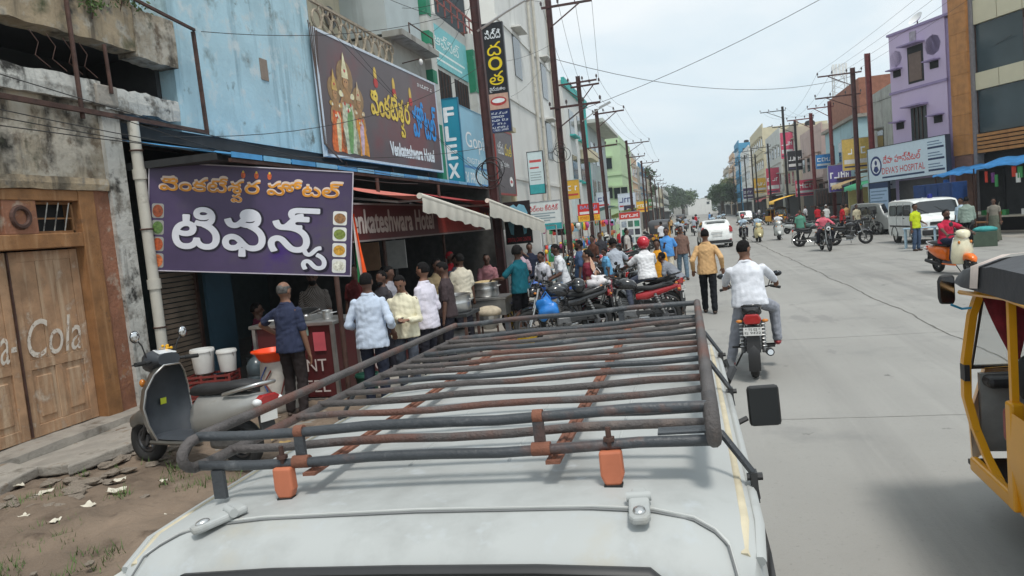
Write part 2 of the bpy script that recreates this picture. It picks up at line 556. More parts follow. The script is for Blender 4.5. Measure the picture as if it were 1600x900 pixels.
m_iron = M('rusty_iron', (0.085, 0.045, 0.035), 0.7, 0.3, var=0.4, scale=6, bump=0.3, bscale=60)
m_pole = M('pole_red_oxide', (0.075, 0.032, 0.030), 0.6, 0.2, var=0.3, scale=3, dirt=((0.04, 0.03, 0.028), 0.55, 2))
m_steel = M('steel', (0.55, 0.55, 0.54), 0.3, 0.9, var=0.1)
m_alu = M('aluminium_pot', (0.52, 0.52, 0.51), 0.35, 0.85, var=0.15, dirt=((0.20, 0.19, 0.18), 0.62, 8))
m_white = M('white_paint', (0.72, 0.73, 0.72), 0.5, var=0.05)
m_whiteplas = M('white_plastic', (0.72, 0.72, 0.69), 0.4, var=0.06, dirt=((0.52, 0.50, 0.45), 0.66, 9))
m_cable = M('cable_black', (0.02, 0.02, 0.02), 0.6, var=0)
m_pvc = M('pvc_pipe', (0.52, 0.50, 0.44), 0.5, var=0.10, scale=3, dirt=((0.30, 0.28, 0.23), 0.58, 4))

m_rubber = M('rubber', (0.02, 0.02, 0.02), 0.85, var=0.2)
m_blkplas = M('black_plastic', (0.022, 0.022, 0.023), 0.5, var=0.15)
m_chrome = M('chrome', (0.7, 0.7, 0.7), 0.12, 1.0, var=0)
m_redlens = M('red_lens', (0.35, 0.012, 0.012), 0.15, var=0.1, coat=0.5)
m_amber = M('amber_lens', (0.6, 0.2, 0.02), 0.15, var=0.1, coat=0.5)
m_clear = M('clear_lens', (0.7, 0.72, 0.72), 0.1, var=0, coat=0.5)
m_plate = P('plate_white', (215, 215, 212), 0.4)
m_ink = P('plate_ink', (25, 25, 28), 0.5)
m_carglass = M('car_glass', (0.025, 0.03, 0.034), 0.05, var=0, spec=0.8)

# ------------------------------------------------------------------ ground, road, verge
def sheet(name, x0, x1, y0, y1, z, mat, nx=1, ny=1, f=None):
    vs = []; fs = []
    for j in range(ny + 1):
        for i in range(nx + 1):
            x = x0 + (x1 - x0) * i / nx; y = y0 + (y1 - y0) * j / ny
            vs.append((x, y, z + (f(x, y) if f else 0)))
    for j in range(ny):
        for i in range(nx):
            a = j * (nx + 1) + i
            fs.append((a, a + 1, a + nx + 2, a + nx + 1))
    m = MB().add(vs, fs)
    return m.build(name, mat, smooth=180)
struct(sheet('ground', -900, 900, -200, 1800, -0.03, m_ground))
struct(sheet('road', -3.2, 12.0, -14, 700, 0.0, m_road))
m_dust = M('dusty_concrete', (0.31, 0.29, 0.255), 0.95, var=0.16, scale=0.6, bump=0.3, bscale=40, dirt=[((0.22, 0.20, 0.17), 0.56, 1.0), ((0.36, 0.33, 0.28), 0.62, 0.6)], detail=8)
struct(sheet('right_verge', 12.0, 32.0, -14, 700, 0.004, m_dust))
def hump(x, y):
    e = min(1.0, max(0.0, (-3.05 - x) / 0.5))
    return e * (0.06 * noise.fractal(Vector((x * 0.9, y * 0.9, 0)), 1.0, 2.0, 4) + 0.03 * noise.noise(Vector((x * 5, y * 5, 3))) + 0.016 * noise.noise(Vector((x * 14, y * 14, 8))) + 0.02)
struct(sheet('dirt_verge', -8.4, -3.05, 1.0, 9.6, 0.008, m_earth, 170, 250, hump))
struct(sheet('left_pavement', -8.4, -3.15, 9.6, 260, 0.006, m_dust, 3, 60))

# the long joint crack wandering down the road
m_crack = M('crack_fill', (0.12, 0.112, 0.10), 0.95, var=0.45, scale=5)
pts = []; y = 5.0; x = 4.6
cr = MB()
prev = None
while y < 60:
    x = 3.62 + 0.10 * noise.noise(Vector((0, y * 0.45, 1))) + 0.05 * noise.noise(Vector((3, y * 2.4, 1)))
    w = 0.004 + 0.018 * abs(noise.noise(Vector((7, y * 1.7, 2)))) + 0.0004 * y
    cur = ((x - w, y, 0.004), (x + w, y, 0.004))
    if prev: cr.add([prev[0], prev[1], cur[1], cur[0]], [(0, 1, 2, 3)])
    prev = cur; y += 0.22
struct(cr.build('road_crack', m_crack))
jt = MB()
for yj in (7.6, 12.1, 16.6, 21.1, 25.6, 30.1, 34.6, 39.1):
    prev = None
    for k in range(46):
        xx = -2.9 + k * 0.32
        yy = yj + 0.02 * noise.noise(Vector((xx * 2, yj, 0)))
        cur = ((xx, yy - 0.007, 0.003), (xx, yy + 0.007, 0.003))
        if prev: jt.add([prev[0], cur[0], cur[1], prev[1]], [(0, 1, 2, 3)])
        prev = cur
struct(jt.build('road_joint', M('joint_fill', (0.275, 0.27, 0.25), 0.95, var=0.25, scale=3)))

# broken slabs along the doorstep, stones and litter on the verge
def rock(cx, cy, cz, r, fl=0.55, n=7, m=5, jit=0.28, sd=0):
    mb = MB(); rr = random.Random(sd)
    mb.ell((0, 0, 0), (r, r * rr.uniform(0.7, 1.2), r * fl), n, m)
    mb.v = [tuple(Vector(p) * (1 + rr.uniform(-jit, jit))) for p in mb.v]
    return mb
slabs = [((-6.98, 5.55), 1.15, 0.62, 4, 'long cracked concrete slab by the doorstep, nearest the bottom corner'),
         ((-6.55, 6.70), 1.30, 0.72, -6, 'wide flat concrete slab with a broken corner in front of the wooden door'),
         ((-6.62, 7.90), 0.95, 0.80, 8, 'tilted concrete slab between the door and the parked grey scooter'),
         ((-7.30, 4.55), 1.0, 0.5, 2, 'half buried concrete slab at the wall below the left door leaf')]
for i, ((sx, sy), L, W, a, lb) in enumerate(slabs):
    rr = random.Random(i + 4); poly = []
    for (u, v) in ((-.5, -.5), (-.1, -.53), (.3, -.47), (.5, -.5), (.53, 0), (.46, .3), (.5, .5), (.1, .46), (-.3, .52), (-.5, .48), (-.46, 0)):
        poly.append((u * W + rr.uniform(-.04, .04), v * L + rr.uniform(-.05, .05)))
    mb = MB().prism(poly, (0, 0, 0.11), lambda p, q: (p, q, 0))
    o = mb.build('concrete_slab', m_conc, bevel=0.018)
    o.location = (sx, sy, 0.03 + 0.02 * i % 0.03); o.rotation_euler = (R(rr.uniform(-3, 3)), R(rr.uniform(-4, 4)), R(a))
    tag(o, lb, 'slab', 'broken slabs by the doorstep')
m_stone = M('stone', (0.24, 0.20, 0.16), 0.95, var=0.3, scale=9, bump=0.5, bscale=40)
m_brick = M('brick_red', (0.33, 0.12, 0.07), 0.9, var=0.25, scale=9, bump=0.4, bscale=40)
stone_meshes = [rock(0, 0, 0, 1.0, sd=k).mesh('stone', m_stone) for k in range(6)]
rr = random.Random(5)
for k in range(110):
    if k < 56: x, y = rr.uniform(-6.4, -5.6), rr.uniform(5.2, 7.4)
    else: x, y = rr.uniform(-7.0, -3.4), rr.uniform(3.6, 8.6)
    s = rr.uniform(0.03, 0.10) if k < 56 else rr.uniform(0.012, 0.045)
    o = put('stone', stone_meshes[k % 6], None, 0, (x, y, 0.035 + s * 0.2), (0, 0, rr.uniform(0, 6)))
    o.scale = (s * rr.uniform(0.8, 1.5), s, s * 0.8)
    tag(o, 'small rough stone lying loose on the brown dirt verge', 'stone', 'stones on the dirt verge')
o = MB().box((0, 0, 0.04), (0.23, 0.11, 0.08)).build('brick', m_brick, bevel=0.008, loc=(-6.75, 8.62, 0.1))
o.rotation_euler = (0, R(8), R(35)); tag(o, 'loose red brick against the wall foot behind the scooter wheel', 'brick')
o = MB().box((0, 0, 0.04), (0.23, 0.11, 0.08)).build('brick', m_brick, bevel=0.008, loc=(-6.5, 8.72, 0.1))
o.rotation_euler = (0, R(-5), R(-20)); tag(o, 'second loose red brick lying beyond the scooter wheel', 'brick')
m_paper = M('paper_scrap', (0.62, 0.58, 0.48), 0.9, var=0.15)
m_leaf = M('dry_leaf', (0.36, 0.25, 0.10), 0.9, var=0.3)
for k in range(34):
    x, y = rr.uniform(-6.9, -3.3), rr.uniform(3.4, 7.6)
    s = rr.uniform(0.03, 0.085)
    mb = MB(); g = 4
    vs = [((i / g - .5) * s * 2, (j / g - .5) * s * 1.2, 0.014 * math.sin(i * 1.9 + k) * math.cos(j * 1.3 + k)) for j in range(g + 1) for i in range(g + 1)]
    mb.add(vs, [(j * (g + 1) + i, j * (g + 1) + i + 1, (j + 1) * (g + 1) + i + 1, (j + 1) * (g + 1) + i) for j in range(g) for i in range(g)])
    o = mb.build('paper_scrap' if k % 3 else 'dry_leaf', m_paper if k % 3 else m_leaf, smooth=180, loc=(x, y, 0.055))
    o.rotation_euler = (rr.uniform(-.15, .15), rr.uniform(-.15, .15), rr.uniform(0, 6))
    if k % 3: tag(o, 'crumpled pale paper scrap lying on the dirt verge', 'litter', 'paper scraps on the verge')
    else: tag(o, 'dry brown fallen leaf on the dirt verge', 'leaf', 'dry leaves on the verge')
m_grass = M('grass_blade', (0.07, 0.135, 0.025), 0.7, var=0.4, scale=4)
gr = MB()
for k in range(230):
    x, y = rr.uniform(-6.8, -3.2), rr.uniform(2.6, 7.8)
    if noise.noise(Vector((x * 0.9, y * 0.9, 5))) < 0.02: continue
    for b in range(rr.randint(9, 24)):
        a = rr.uniform(0, 6.28); L = rr.uniform(0.03, 0.10); px, py = x + rr.gauss(0, .05), y + rr.gauss(0, .05)
        dx, dy = math.cos(a), math.sin(a)
        z = 0.03
        gr.add([(px - dy * .004, py + dx * .004, z), (px + dy * .004, py - dx * .004, z), (px + dx * L * .6, py + dy * L * .6, z + L)], [(0, 1, 2)])
tag(gr.build('grass', m_grass), 'sparse short green grass tufts growing in the dirt verge', 'grass', kind='stuff')

# ------------------------------------------------------------------ left side: the old building with the wooden door
def slab(parent, name, mat, x0, x1, y0, y1, z0, z1, bevel=0.0):
    return MB().box(((x0 + x1) / 2, (y0 + y1) / 2, (z0 + z1) / 2), (abs(x1 - x0), abs(y1 - y0), abs(z1 - z0))).build(name, mat, parent, bevel=bevel)
def rough_slab(parent, name, mat, x0, x1, y0, y1, z0, z1, amp=0.04, n=40, sd=0):
    """a wall band with worn uneven top and bottom edges and an undulating face"""
    mb = MB(); rings = []
    for i in range(n + 1):
        y = y0 + (y1 - y0) * i / n
        a = amp * noise.noise(Vector((y * 2.1, sd, 0))) + amp * .5 * noise.noise(Vector((y * 9, sd, 4)))
        b = amp * noise.noise(Vector((y * 2.7, sd, 9))) + amp * .6 * noise.noise(Vector((y * 8, sd, 14)))
        c = amp * .5 * noise.noise(Vector((y * 3, sd, 19)))
        rings.append([(x0, y, z0 + b), (x1 + c, y, z0 + b), (x1 + c + 0.012, y, (z0 + z1) / 2), (x1 + c, y, z1 + a), (x0, y, z1 + a)])
    mb.loft(rings)
    return mb.build(name, mat, parent, fix=True)

A = thing('old_building', 'decayed plaster building with wooden double door and open crumbling balcony', 'building', (0, 0, 0))
XF = -7.6
# ground floor walls around the door opening (door: y 5.92..7.98, z 0.2..3.1)
slab(A, 'wall', m_plaster_old, -8.0, XF, 2.5, 5.72, 0, 4.3)
slab(A, 'wall', m_plaster_old, -8.0, XF, 5.72, 8.52, 3.28, 4.3)
slab(A, 'red_pier', m_red_worn, -8.0, XF, 8.24, 8.52, 0, 3.28)
slab(A, 'white_pier', m_white_worn, -8.0, XF + 0.06, 8.52, 8.84, 0, 4.3)
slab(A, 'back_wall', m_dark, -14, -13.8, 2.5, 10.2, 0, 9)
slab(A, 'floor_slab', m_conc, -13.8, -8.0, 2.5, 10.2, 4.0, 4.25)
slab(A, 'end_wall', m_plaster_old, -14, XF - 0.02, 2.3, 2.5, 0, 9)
rough_slab(A, 'lintel', m_plaster_ochre, -7.75, XF + 0.05, 5.6, 8.5, 3.14, 3.3, 0.015, sd=3)
# door frame, step, leaves
DF = slab(A, 'door_frame', m_wood_dark, -7.86, XF + 0.03, 7.98, 8.24, 0.16, 3.14, 0.012)
slab(A, 'door_frame', m_wood_dark, -7.86, XF + 0.03, 5.72, 5.92, 0.16, 3.14, 0.012)
slab(A, 'door_frame', m_wood_dark, -7.86, XF + 0.02, 5.92, 7.98, 3.0, 3.14, 0.012)
slab(A, 'transom_rail', m_wood_dark, -7.86, XF + 0.02, 5.92, 7.98, 2.42, 2.60, 0.012)
slab(A, 'door_post', m_red_worn, -7.84, XF + 0.01, 6.88, 7.34, 2.60, 3.0, 0.01)
for (a, b) in ((7.34, 7.98), (5.92, 6.88)):
    w = slab(A, 'transom_window', m_black, -7.86, -7.84, a, b, 2.60, 3.0)
    mb = MB()
    mb.bar((-7.70, a, 2.62), (-7.70, b, 2.62), 0.03); mb.bar((-7.70, a, 2.98), (-7.70, b, 2.98), 0.03)
    mb.bar((-7.70, a + .02, 2.6), (-7.70, a + .02, 3.0), 0.03); mb.bar((-7.70, b - .02, 2.6), (-7.70, b - .02, 3.0), 0.03)
    mb.bar((-7.70, a, 2.79), (-7.70, b, 2.79), 0.02)
    mb.build('window_frame', m_wood_dark, A)
    n = 4
    for k in range(1, n):
        y = a + (b - a) * k / n
        MB().bar((-7.70, y, 2.62), (-7.63, y + .05, 2.98), 0.012).build('window_bar', m_white_worn, A)
mb = MB().torus((-7.58, 7.1, 2.80), 0.115, 0.032, 'X', 18, 6)
mb.build('iron_ring', m_iron, A)
rough_slab(A, 'door_step', m_conc, -8.0, -7.28, 2.6, 8.6, 0.0, 0.17, 0.02, sd=8)
rough_slab(A, 'lower_step', m_conc, -7.28, -6.98, 3.4, 8.2, -0.02, 0.08, 0.02, sd=11)
def worn_white(name, th=0.47):
    m = M(name, (0.66, 0.60, 0.52), 0.9, var=0.15, scale=8)
    t = m.node_tree; b = t.nodes['Principled BSDF']
    tcn = t.nodes.new('ShaderNodeTexCoord'); n = t.nodes.new('ShaderNodeTexNoise'); n.inputs['Scale'].default_value = 11; n.inputs['Detail'].default_value = 8
    n.inputs['Roughness'].default_value = 0.7
    t.links.new(tcn.outputs['Object'], n.inputs['Vector'])
    mr = t.nodes.new('ShaderNodeMapRange'); mr.inputs['From Min'].default_value = th; mr.inputs['From Max'].default_value = th + 0.1
    mr.inputs['To Min'].default_value = 0.95; mr.inputs['To Max'].default_value = 0.0
    t.links.new(n.outputs['Fac'], mr.inputs['Value']); t.links.new(mr.outputs['Result'], b.inputs['Alpha'])
    return m
m_faded = worn_white('faded_white_lettering', 0.52)
def door_leaf(y0, y1, text, tx, tw):
    z0, z1 = 0.18, 2.40; X = -7.74; st = 0.12
    L = thing('door_leaf', None, None, (0, 0, 0)); del_props(L); L.parent = A
    def pc(name, ya, yb, za, zb, dx=0.0, bev=0.006):
        return MB().box((X + dx, (ya + yb) / 2, (za + zb) / 2), (0.05, yb - ya, zb - za)).build(name, m_wood, L, bevel=bev)
    pc('stile', y0, y0 + st, z0, z1); pc('stile', y1 - st, y1, z0, z1)
    pc('rail', y0 + st, y1 - st, z0, z0 + .14, -.003); pc('rail', y0 + st, y1 - st, 0.98, 1.10, -.003); pc('rail', y0 + st, y1 - st, z1 - .12, z1, -.003)
    ym = (y0 + y1) / 2
    pc('muntin', ym - .05, ym + .05, z0 + .14, 0.98, -.004)
    # lower raised panels, upper planks
    for (a, b) in ((y0 + st, ym - .05), (ym + .05, y1 - st)):
        pc('panel', a, b, z0 + .14, 0.98, -.02)
        pc('raised_panel', a + .06, b - .06, z0 + .22, 0.90, -.004, 0.012)
    n = 3; w = (y1 - y0 - 2 * st) / n
    for k in range(n):
        pc('plank', y0 + st + w * k + .003, y0 + st + w * (k + 1) - .003, 1.10, z1 - .12, -.010 + 0.003 * (k % 2), 0.004)
    e = bpy.data.objects.new('painted_sign', None); COL.objects.link(e); e.parent = L
    e.location = (X + 0.026, y0, 1.05); e.rotation_euler = (0, 0, R(90))
    lettering(L, text, m_faded, 0, 0, tw, .46, 0.0, 'painted_lettering', 0.03, 0.3)
    t = [c for c in L.children if c.name.startswith('painted_lettering')][-1]
    t.location = (X + 0.034, y0 + tx, 1.12); t.rotation_euler = (0, R(0), R(90))
    bpy.data.objects.remove(e)
    return L
def del_props(o):
    for k in ('label', 'category', 'group'):
        if k in o: del o[k]
door_leaf(6.955, 7.975, 'Cola', 0.10, 0.80)
door_leaf(5.925, 6.935, 'Coca-', 0.25, 0.74)
MB().bar((-7.70, 6.945, 0.2), (-7.70, 6.945, 2.4), 0.02).build('door_chain', m_iron, A)
# balcony: lower band, dark gap, upper band
rough_slab(A, 'balcony_parapet', m_white_worn, -7.85, -7.52, 2.5, 8.55, 4.30, 4.60, 0.035, 60, 21)
rough_slab(A, 'balcony_parapet', m_white_worn, -7.85, -7.50, 8.57, 10.1, 4.24, 4.55, 0.05, 30, 33)
slab(A, 'broken_block', m_conc, -7.6, -7.47, 8.42, 8.8, 4.28, 4.56, 0.02)
rough_slab(A, 'upper_band', m_plaster_ochre, -7.85, -7.54, 2.5, 9.35, 5.16, 6.2, 0.05, 60, 41)
rough_slab(A, 'upper_band', m_plaster_old, -7.85, -7.52, 9.35, 10.22, 5.08, 5.80, 0.05, 16, 47)
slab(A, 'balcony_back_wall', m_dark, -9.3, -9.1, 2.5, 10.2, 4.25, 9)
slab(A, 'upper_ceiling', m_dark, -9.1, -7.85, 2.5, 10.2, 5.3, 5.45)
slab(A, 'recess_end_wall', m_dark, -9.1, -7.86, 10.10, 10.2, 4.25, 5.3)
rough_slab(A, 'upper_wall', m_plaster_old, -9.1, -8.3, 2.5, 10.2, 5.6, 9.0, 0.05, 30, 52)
for (y, z0, z1, r) in ((8.1, 4.05, 7.6, 0.03), (8.66, 4.45, 5.1, 0.026)):
    MB().cyl((-7.45, y, z0), (-7.45, y - 0.02, z1), r).build('iron_post', m_iron, A)
MB().bar((-7.42, 3.0, 4.20), (-7.42, 10.62, 4.12), 0.05, 0.06).build('iron_rail', m_iron, A)
MB().bar((-7.42, 10.60, 4.12), (-7.45, 10.60, 5.72), 0.05).build('iron_post', m_iron, A)
MB().bar((-7.42, 9.0, 5.9), (-7.42, 10.60, 5.74), 0.04).build('iron_rail', m_iron, A)
# hanging broken reinforcement
for k in range(4):
    y = 7.5 + k * 0.25
    MB().tube([(-7.5, y, 5.05), (-7.46, y + .08, 4.9), (-7.5, y + .05, 4.75), (-7.45, y + .2, 4.62)], 0.006, 5).build('bent_wire', m_iron, A)
# creeper growing on the parapet
m_creeper = M('creeper_leaf', (0.075, 0.13, 0.03), 0.6, var=0.4, scale=5)
def leaf_clump(cx, cy, cz, sx, sy, sz, n, ls, rr):
    mb = MB()
    for k in range(n):
        u = Vector((rr.gauss(0, .5), rr.gauss(0, .5), rr.gauss(0, .5)))
        p = Vector((cx + u.x * sx, cy + u.y * sy, cz + u.z * sz))
        q = Quaternion((rr.uniform(-1, 1), rr.uniform(-1, 1), rr.uniform(-1, 1), rr.uniform(-1, 1))).normalized()
        s = ls * rr.uniform(0.6, 1.3)
        mb.add([p + q @ Vector(v) * s for v in ((0, -1, 0), (.45, 0, .12), (0, 1, 0), (-.45, 0, .12))], [(0, 1, 2, 3)])
    return mb
o = thing('creeper_plant', 'green creeper plant sprouting on top of the decayed balcony parapet', 'plant', (-7.55, 9.1, 5.9))
leaf_clump(0, 0, 0, 0.18, 0.55, 0.20, 420, 0.035, random.Random(3)).build('foliage', m_creeper, o)
MB().tube([(0, 0, -.3), (.02, .1, -.05), (0, .3, .1)], 0.012, 5).build('stem', m_iron, o)
o = thing('creeper_plant', 'small green weed growing from the crack in the ochre balcony band', 'plant', (-7.5, 8.55, 5.62))
leaf_clump(0, 0, 0, 0.10, 0.25, 0.12, 180, 0.03, random.Random(8)).build('foliage', m_creeper, o)
MB().tube([(0, 0, -.2), (.02, .05, 0)], 0.01, 5).build('stem', m_iron, o)

# drain pipe down the pier
dp = thing('drain_pipe', 'off-white plastic drain pipe running down the whitewashed pier', 'pipe', (-7.42, 8.95, 0))
MB().cyl((0, 0, 0.1), (0, 0, 4.1), 0.075, n=14).build('pipe', m_pvc, dp, smooth=60)
for z in (1.75, 3.3):
    MB().cyl((0, 0, z), (0, 0, z + .14), 0.092, n=14).build('coupling', m_pvc, dp, smooth=60)
for z in (1.2, 2.6, 3.7):
    MB().torus((0, 0, z), 0.083, 0.012, 'Z', 14, 5).build('clamp', m_iron, dp)

# ------------------------------------------------------------------ blue upper facade over the hotel
B = thing('blue_building', 'sky blue washed upper facade above the tiffin hotel', 'building')
slab(B, 'wall', m_blue_wall, -7.85, XF, 10.22, 14.85, 4.12, 9.2)
slab(B, 'side_return', m_blue_wall, -9.0, -7.85, 10.22, 10.4, 4.12, 9.2)
slab(B, 'floor_slab', m_dark, -13, -7.62, 8.9, 23.2, 3.92, 4.12)
slab(B, 'ventilator', M('vent_brown', (0.25, 0.2, 0.16), 0.9), -7.62, -7.585, 12.7, 12.95, 5.35, 5.75)
slab(B, 'back_wall', m_dark, -13.2, -13, 8.9, 23.2, 0, 9.2)
slab(B, 'party_wall', m_dark, -13, -7.7, 8.84, 8.95, 0, 3.92)
m_shutter = M('shutter_brown', (0.15, 0.115, 0.085), 0.6, 0.3, var=0.25, scale=3)
sh = thing('rolling_shutter', 'narrow brown half-hidden rolling shutter beside the drain pipe', 'shutter', (-7.45, 9.0, 0))
for k in range(40):
    MB().box((0, 0.42, 0.12 + k * 0.075), (0.03, 0.82, 0.058), mi=0).build('slat', m_shutter, sh)
MB().box((0.01, 0.86, 1.6), (0.07, 0.06, 3.2)).build('guide_rail', m_iron, sh)

# ------------------------------------------------------------------ cream building with ornamental balcony
C_ = thing('cream_building', 'cream plaster building with ornamental balcony rail behind the large billboard', 'building')
m_cream = M('cream_plaster', (0.52, 0.47, 0.35), 0.9, var=0.12, scale=1.2, bump=0.2, bscale=20, streak=((0.30, 0.27, 0.21), 0.56, 2.0), dirt=((0.36, 0.33, 0.26), 0.58, 1.3))
m_grey_pl = M('grey_plaster', (0.36, 0.36, 0.33), 0.9, var=0.15, scale=1.5, bump=0.2, bscale=20, streak=((0.17, 0.16, 0.14), 0.54, 2.0), dirt=((0.22, 0.21, 0.19), 0.58, 1.3))
m_pale = M('pale_blue_plaster', (0.47, 0.53, 0.54), 0.9, var=0.1, scale=1.2, streak=((0.30, 0.33, 0.33), 0.57, 2.0))
slab(C_, 'wall', m_cream, -9.3, -9.0, 14.9, 19.6, 4.2, 12)
slab(C_, 'side_wall', m_cream, -9.0, -7.75, 14.9, 15.05, 6.6, 12)
slab(C_, 'balcony_slab', m_grey_pl, -9.0, -7.5, 14.9, 19.5, 6.45, 6.62)
slab(C_, 'front_wall', m_grey_pl, -7.9, -7.72, 14.9, 19.5, 4.12, 6.45)
slab(C_, 'pier', m_grey_pl, -9.0, -7.62, 19.5, 22.3, 4.12, 7.7)
slab(C_, 'pier_top', m_pale, -9.2, -7.66, 19.5, 22.3, 7.78, 12)
slab(C_, 'ledge', m_grey_pl, -7.75, -7.15, 19.3, 22.35, 7.62, 7.78)
dr = slab(C_, 'door', M('dark_brown_door', (0.07, 0.045, 0.035), 0.6, var=0.2), -8.99, -8.94, 16.4, 17.25, 6.62, 8.8)
MB().box((-8.92, 17.15, 7.6), (0.05, 0.03, 0.15)).build('handle', m_steel, dr)
slab(C_, 'door_jamb', m_white_worn, -8.99, -8.9, 17.27, 17.42, 6.62, 8.9)
fn = MB().torus((-8.95, 20.5 - 1.75, 8.2), 0.26, 0.04, 'X', 20, 6).build('vent_fan', M('grey_metal', (0.2, 0.2, 0.2), 0.5, 0.4), C_)
for k in range(5):
    a = k * 2 * math.pi / 5
    MB().box((-8.96, 18.75 + .12 * math.cos(a), 8.2 + .12 * math.sin(a)), (0.02, 0.2, 0.07), rot=Matrix.Rotation(a, 3, 'X')).build('blade', m_iron, fn)
m_rail = M('ornate_rail', (0.34, 0.29, 0.22), 0.85, var=0.2)
MB().bar((-7.56, 14.9, 7.42), (-7.56, 19.4, 7.42), 0.06).build('hand_rail', m_rail, C_)
MB().bar((-7.56, 14.9, 6.72), (-7.56, 19.4, 6.72), 0.05).build('bottom_rail', m_rail, C_)
ring = MB().torus((0, 0, 0), 0.20, 0.03, 'X', 14, 5).mesh('scroll', m_rail)
ring2 = MB().torus((0, 0, 0), 0.11, 0.024, 'X', 12, 5).mesh('scroll', m_rail)
for k in range(10):
    put('scroll', ring, C_, 0, (-7.56, 15.15 + k * 0.45, 7.06))
    put('scroll', ring2, C_, 0, (-7.56, 15.375 + k * 0.45, 7.28))
MB().tube([(-7.2, 20.0, 7.8), (-7.2, 20.0, 8.1), (-7.2, 22.0, 8.1), (-7.2, 22.0, 7.8)], 0.02, 6).build('ledge_rail', m_iron, C_)
bl = MB().tube([(-7.62, 20.3, 7.1), (-7.1, 20.3, 7.15)], 0.015, 6).build('lamp_arm', m_iron, C_)
MB().ell((-7.06, 20.3, 7.06), (0.06, 0.06, 0.09)).build('bulb', m_whiteplas, bl, smooth=180)
slab(C_, 'roof', m_grey_pl, -13, -7.6, 14.9, 22.3, 12, 12.2)

# ------------------------------------------------------------------ green and white print shop building
D = thing('print_shop_building', 'white building with green painted corner strips and teal printed sign', 'building')
m_green = M('green_paint', (0.02, 0.22, 0.12), 0.6, var=0.2, scale=2, dirt=((0.42, 0.46, 0.44), 0.62, 2.5))
m_offw = M('offwhite_plaster', (0.56, 0.57, 0.54), 0.9, var=0.08, scale=1.0, streak=((0.36, 0.36, 0.33), 0.58, 2.0), dirt=((0.42, 0.42, 0.39), 0.6, 1.2))
slab(D, 'wall', m_offw, -13, -7.75, 22.4, 28.8, 0, 9.5)
slab(D, 'corner_strip', m_offw, -7.75, -7.45, 22.42, 23.0, 3.3, 10.5)
for (z0, z1) in ((3.5, 5.6), (6.9, 7.3), (8.1, 8.5), (9.0, 10.2)):
    slab(D, 'green_band', m_green, -7.77, -7.43, 22.40, 22.8, z0, z1)
slab(D, 'corner_strip', m_offw, -7.75, -7.5, 27.6, 28.2, 6.5, 9.6)
slab(D, 'green_band', m_green, -7.77, -7.48, 27.58, 27.95, 7.4, 9.0)
for (y0, y1) in ((23.5, 25.2), (25.7, 27.3)):
    w = slab(D, 'window', m_black, -7.76, -7.72, y0, y1, 6.5, 7.6)
    for k in range(1, 5): MB().bar((-7.70, y0 + (y1 - y0) * k / 5, 6.5), (-7.70, y0 + (y1 - y0) * k / 5, 7.6), 0.02).build('window_bar', m_iron, w)
mb = MB(); mb.bar((-7.6, 22.6, 10.2), (-7.6, 28.6, 10.2), 0.06); mb.bar((-7.6, 22.6, 9.85), (-7.6, 28.6, 9.85), 0.04)
for k in range(9): mb.bar((-7.6, 22.6 + k * .75, 9.5), (-7.6, 22.6 + k * .75, 10.2), 0.04)
mb.build('roof_rail', M('red_rail', (0.25, 0.06, 0.05), 0.6), D)
ps, L_, H_ = board('printed_sign', 'teal printed shop sign with white lettering high on the print shop wall', 'sign', (-7.70, 23.1), (-7.70, 27.4), 7.75, 9.1, P('teal_board', (110, 190, 195)))
lettering(ps, 'ఆఫ్సెట్', P('pale_print', (225, 240, 238)), 0.5, 0.62, 2.9, 0.5)
patch(ps, P('pale_print', (225, 240, 238)), 0.3, 0.42, 3.6, 0.07); patch(ps, P('pale_print', (225, 240, 238)), 0.3, 0.18, 3.2, 0.07)

# ------------------------------------------------------------------ tall white building and the ones beyond
E_ = thing('white_building', 'tall plain white building with drain pipes rising behind the print shop', 'building')
m_wht = M('white_plaster', (0.70, 0.70, 0.67), 0.9, var=0.06, scale=0.6, streak=((0.52, 0.52, 0.49), 0.58, 1.2), dirt=((0.60, 0.60, 0.57), 0.6, 0.6))
slab(E_, 'wall', m_wht, -20, -7.8, 33.2, 48.4, 0, 17)
for z in (4.4, 8.2, 11.6): slab(E_, 'floor_band', m_wht, -7.8, -7.74, 33.2, 48.4, z, z + .18)
for y in (40.5, 42.0, 46.5): MB().cyl((-7.65, y, 0), (-7.65, y, 16), 0.09, n=8).build('drain_pipe', m_pvc, E_)
for (y0, z0) in ((36.3, 9.6), (43.5, 6.0), (43.5, 9.6)):
    w = slab(E_, 'window', m_glass, -7.79, -7.76, y0, y0 + 1.6, z0, z0 + 2.2); slab(E_, 'window_hood', m_wht, -7.8, -7.3, y0 - .1, y0 + 1.7, z0 + 2.3, z0 + 2.38)
w = slab(E_, 'window', m_glass, -10.6, -9.2, 33.14, 33.19, 11.2, 13.0); slab(E_, 'window_frame', m_iron, -10.65, -9.15, 33.1, 33.15, 11.1, 11.2)
MB().box((-9.9, 33.0, 11.0), (1.6, 0.3, 0.06)).build('window_grille', m_iron, E_)
AB = thing('balcony_building', 'narrow cream building with iron balcony rail behind the dentist signs', 'building')
m_cream2 = M('warm_cream_plaster', (0.60, 0.54, 0.38), 0.9, var=0.08, scale=1.2, streak=((0.42, 0.37, 0.27), 0.58, 2.0))
slab(AB, 'wall', m_cream2, -13, -8.3, 29.0, 33.0, 0, 8.3)
slab(AB, 'balcony_wall', m_cream2, -8.3, -7.5, 29.0, 33.0, 6.6, 7.6)
slab(AB, 'balcony_slab', m_cream2, -8.3, -7.3, 28.95, 33.05, 6.4, 6.6)
slab(AB, 'pillar', m_cream2, -7.7, -7.5, 32.6, 32.9, 0, 6.4)
slab(AB, 'window', m_glass, -8.28, -8.25, 29.6, 31.5, 4.2, 5.9)
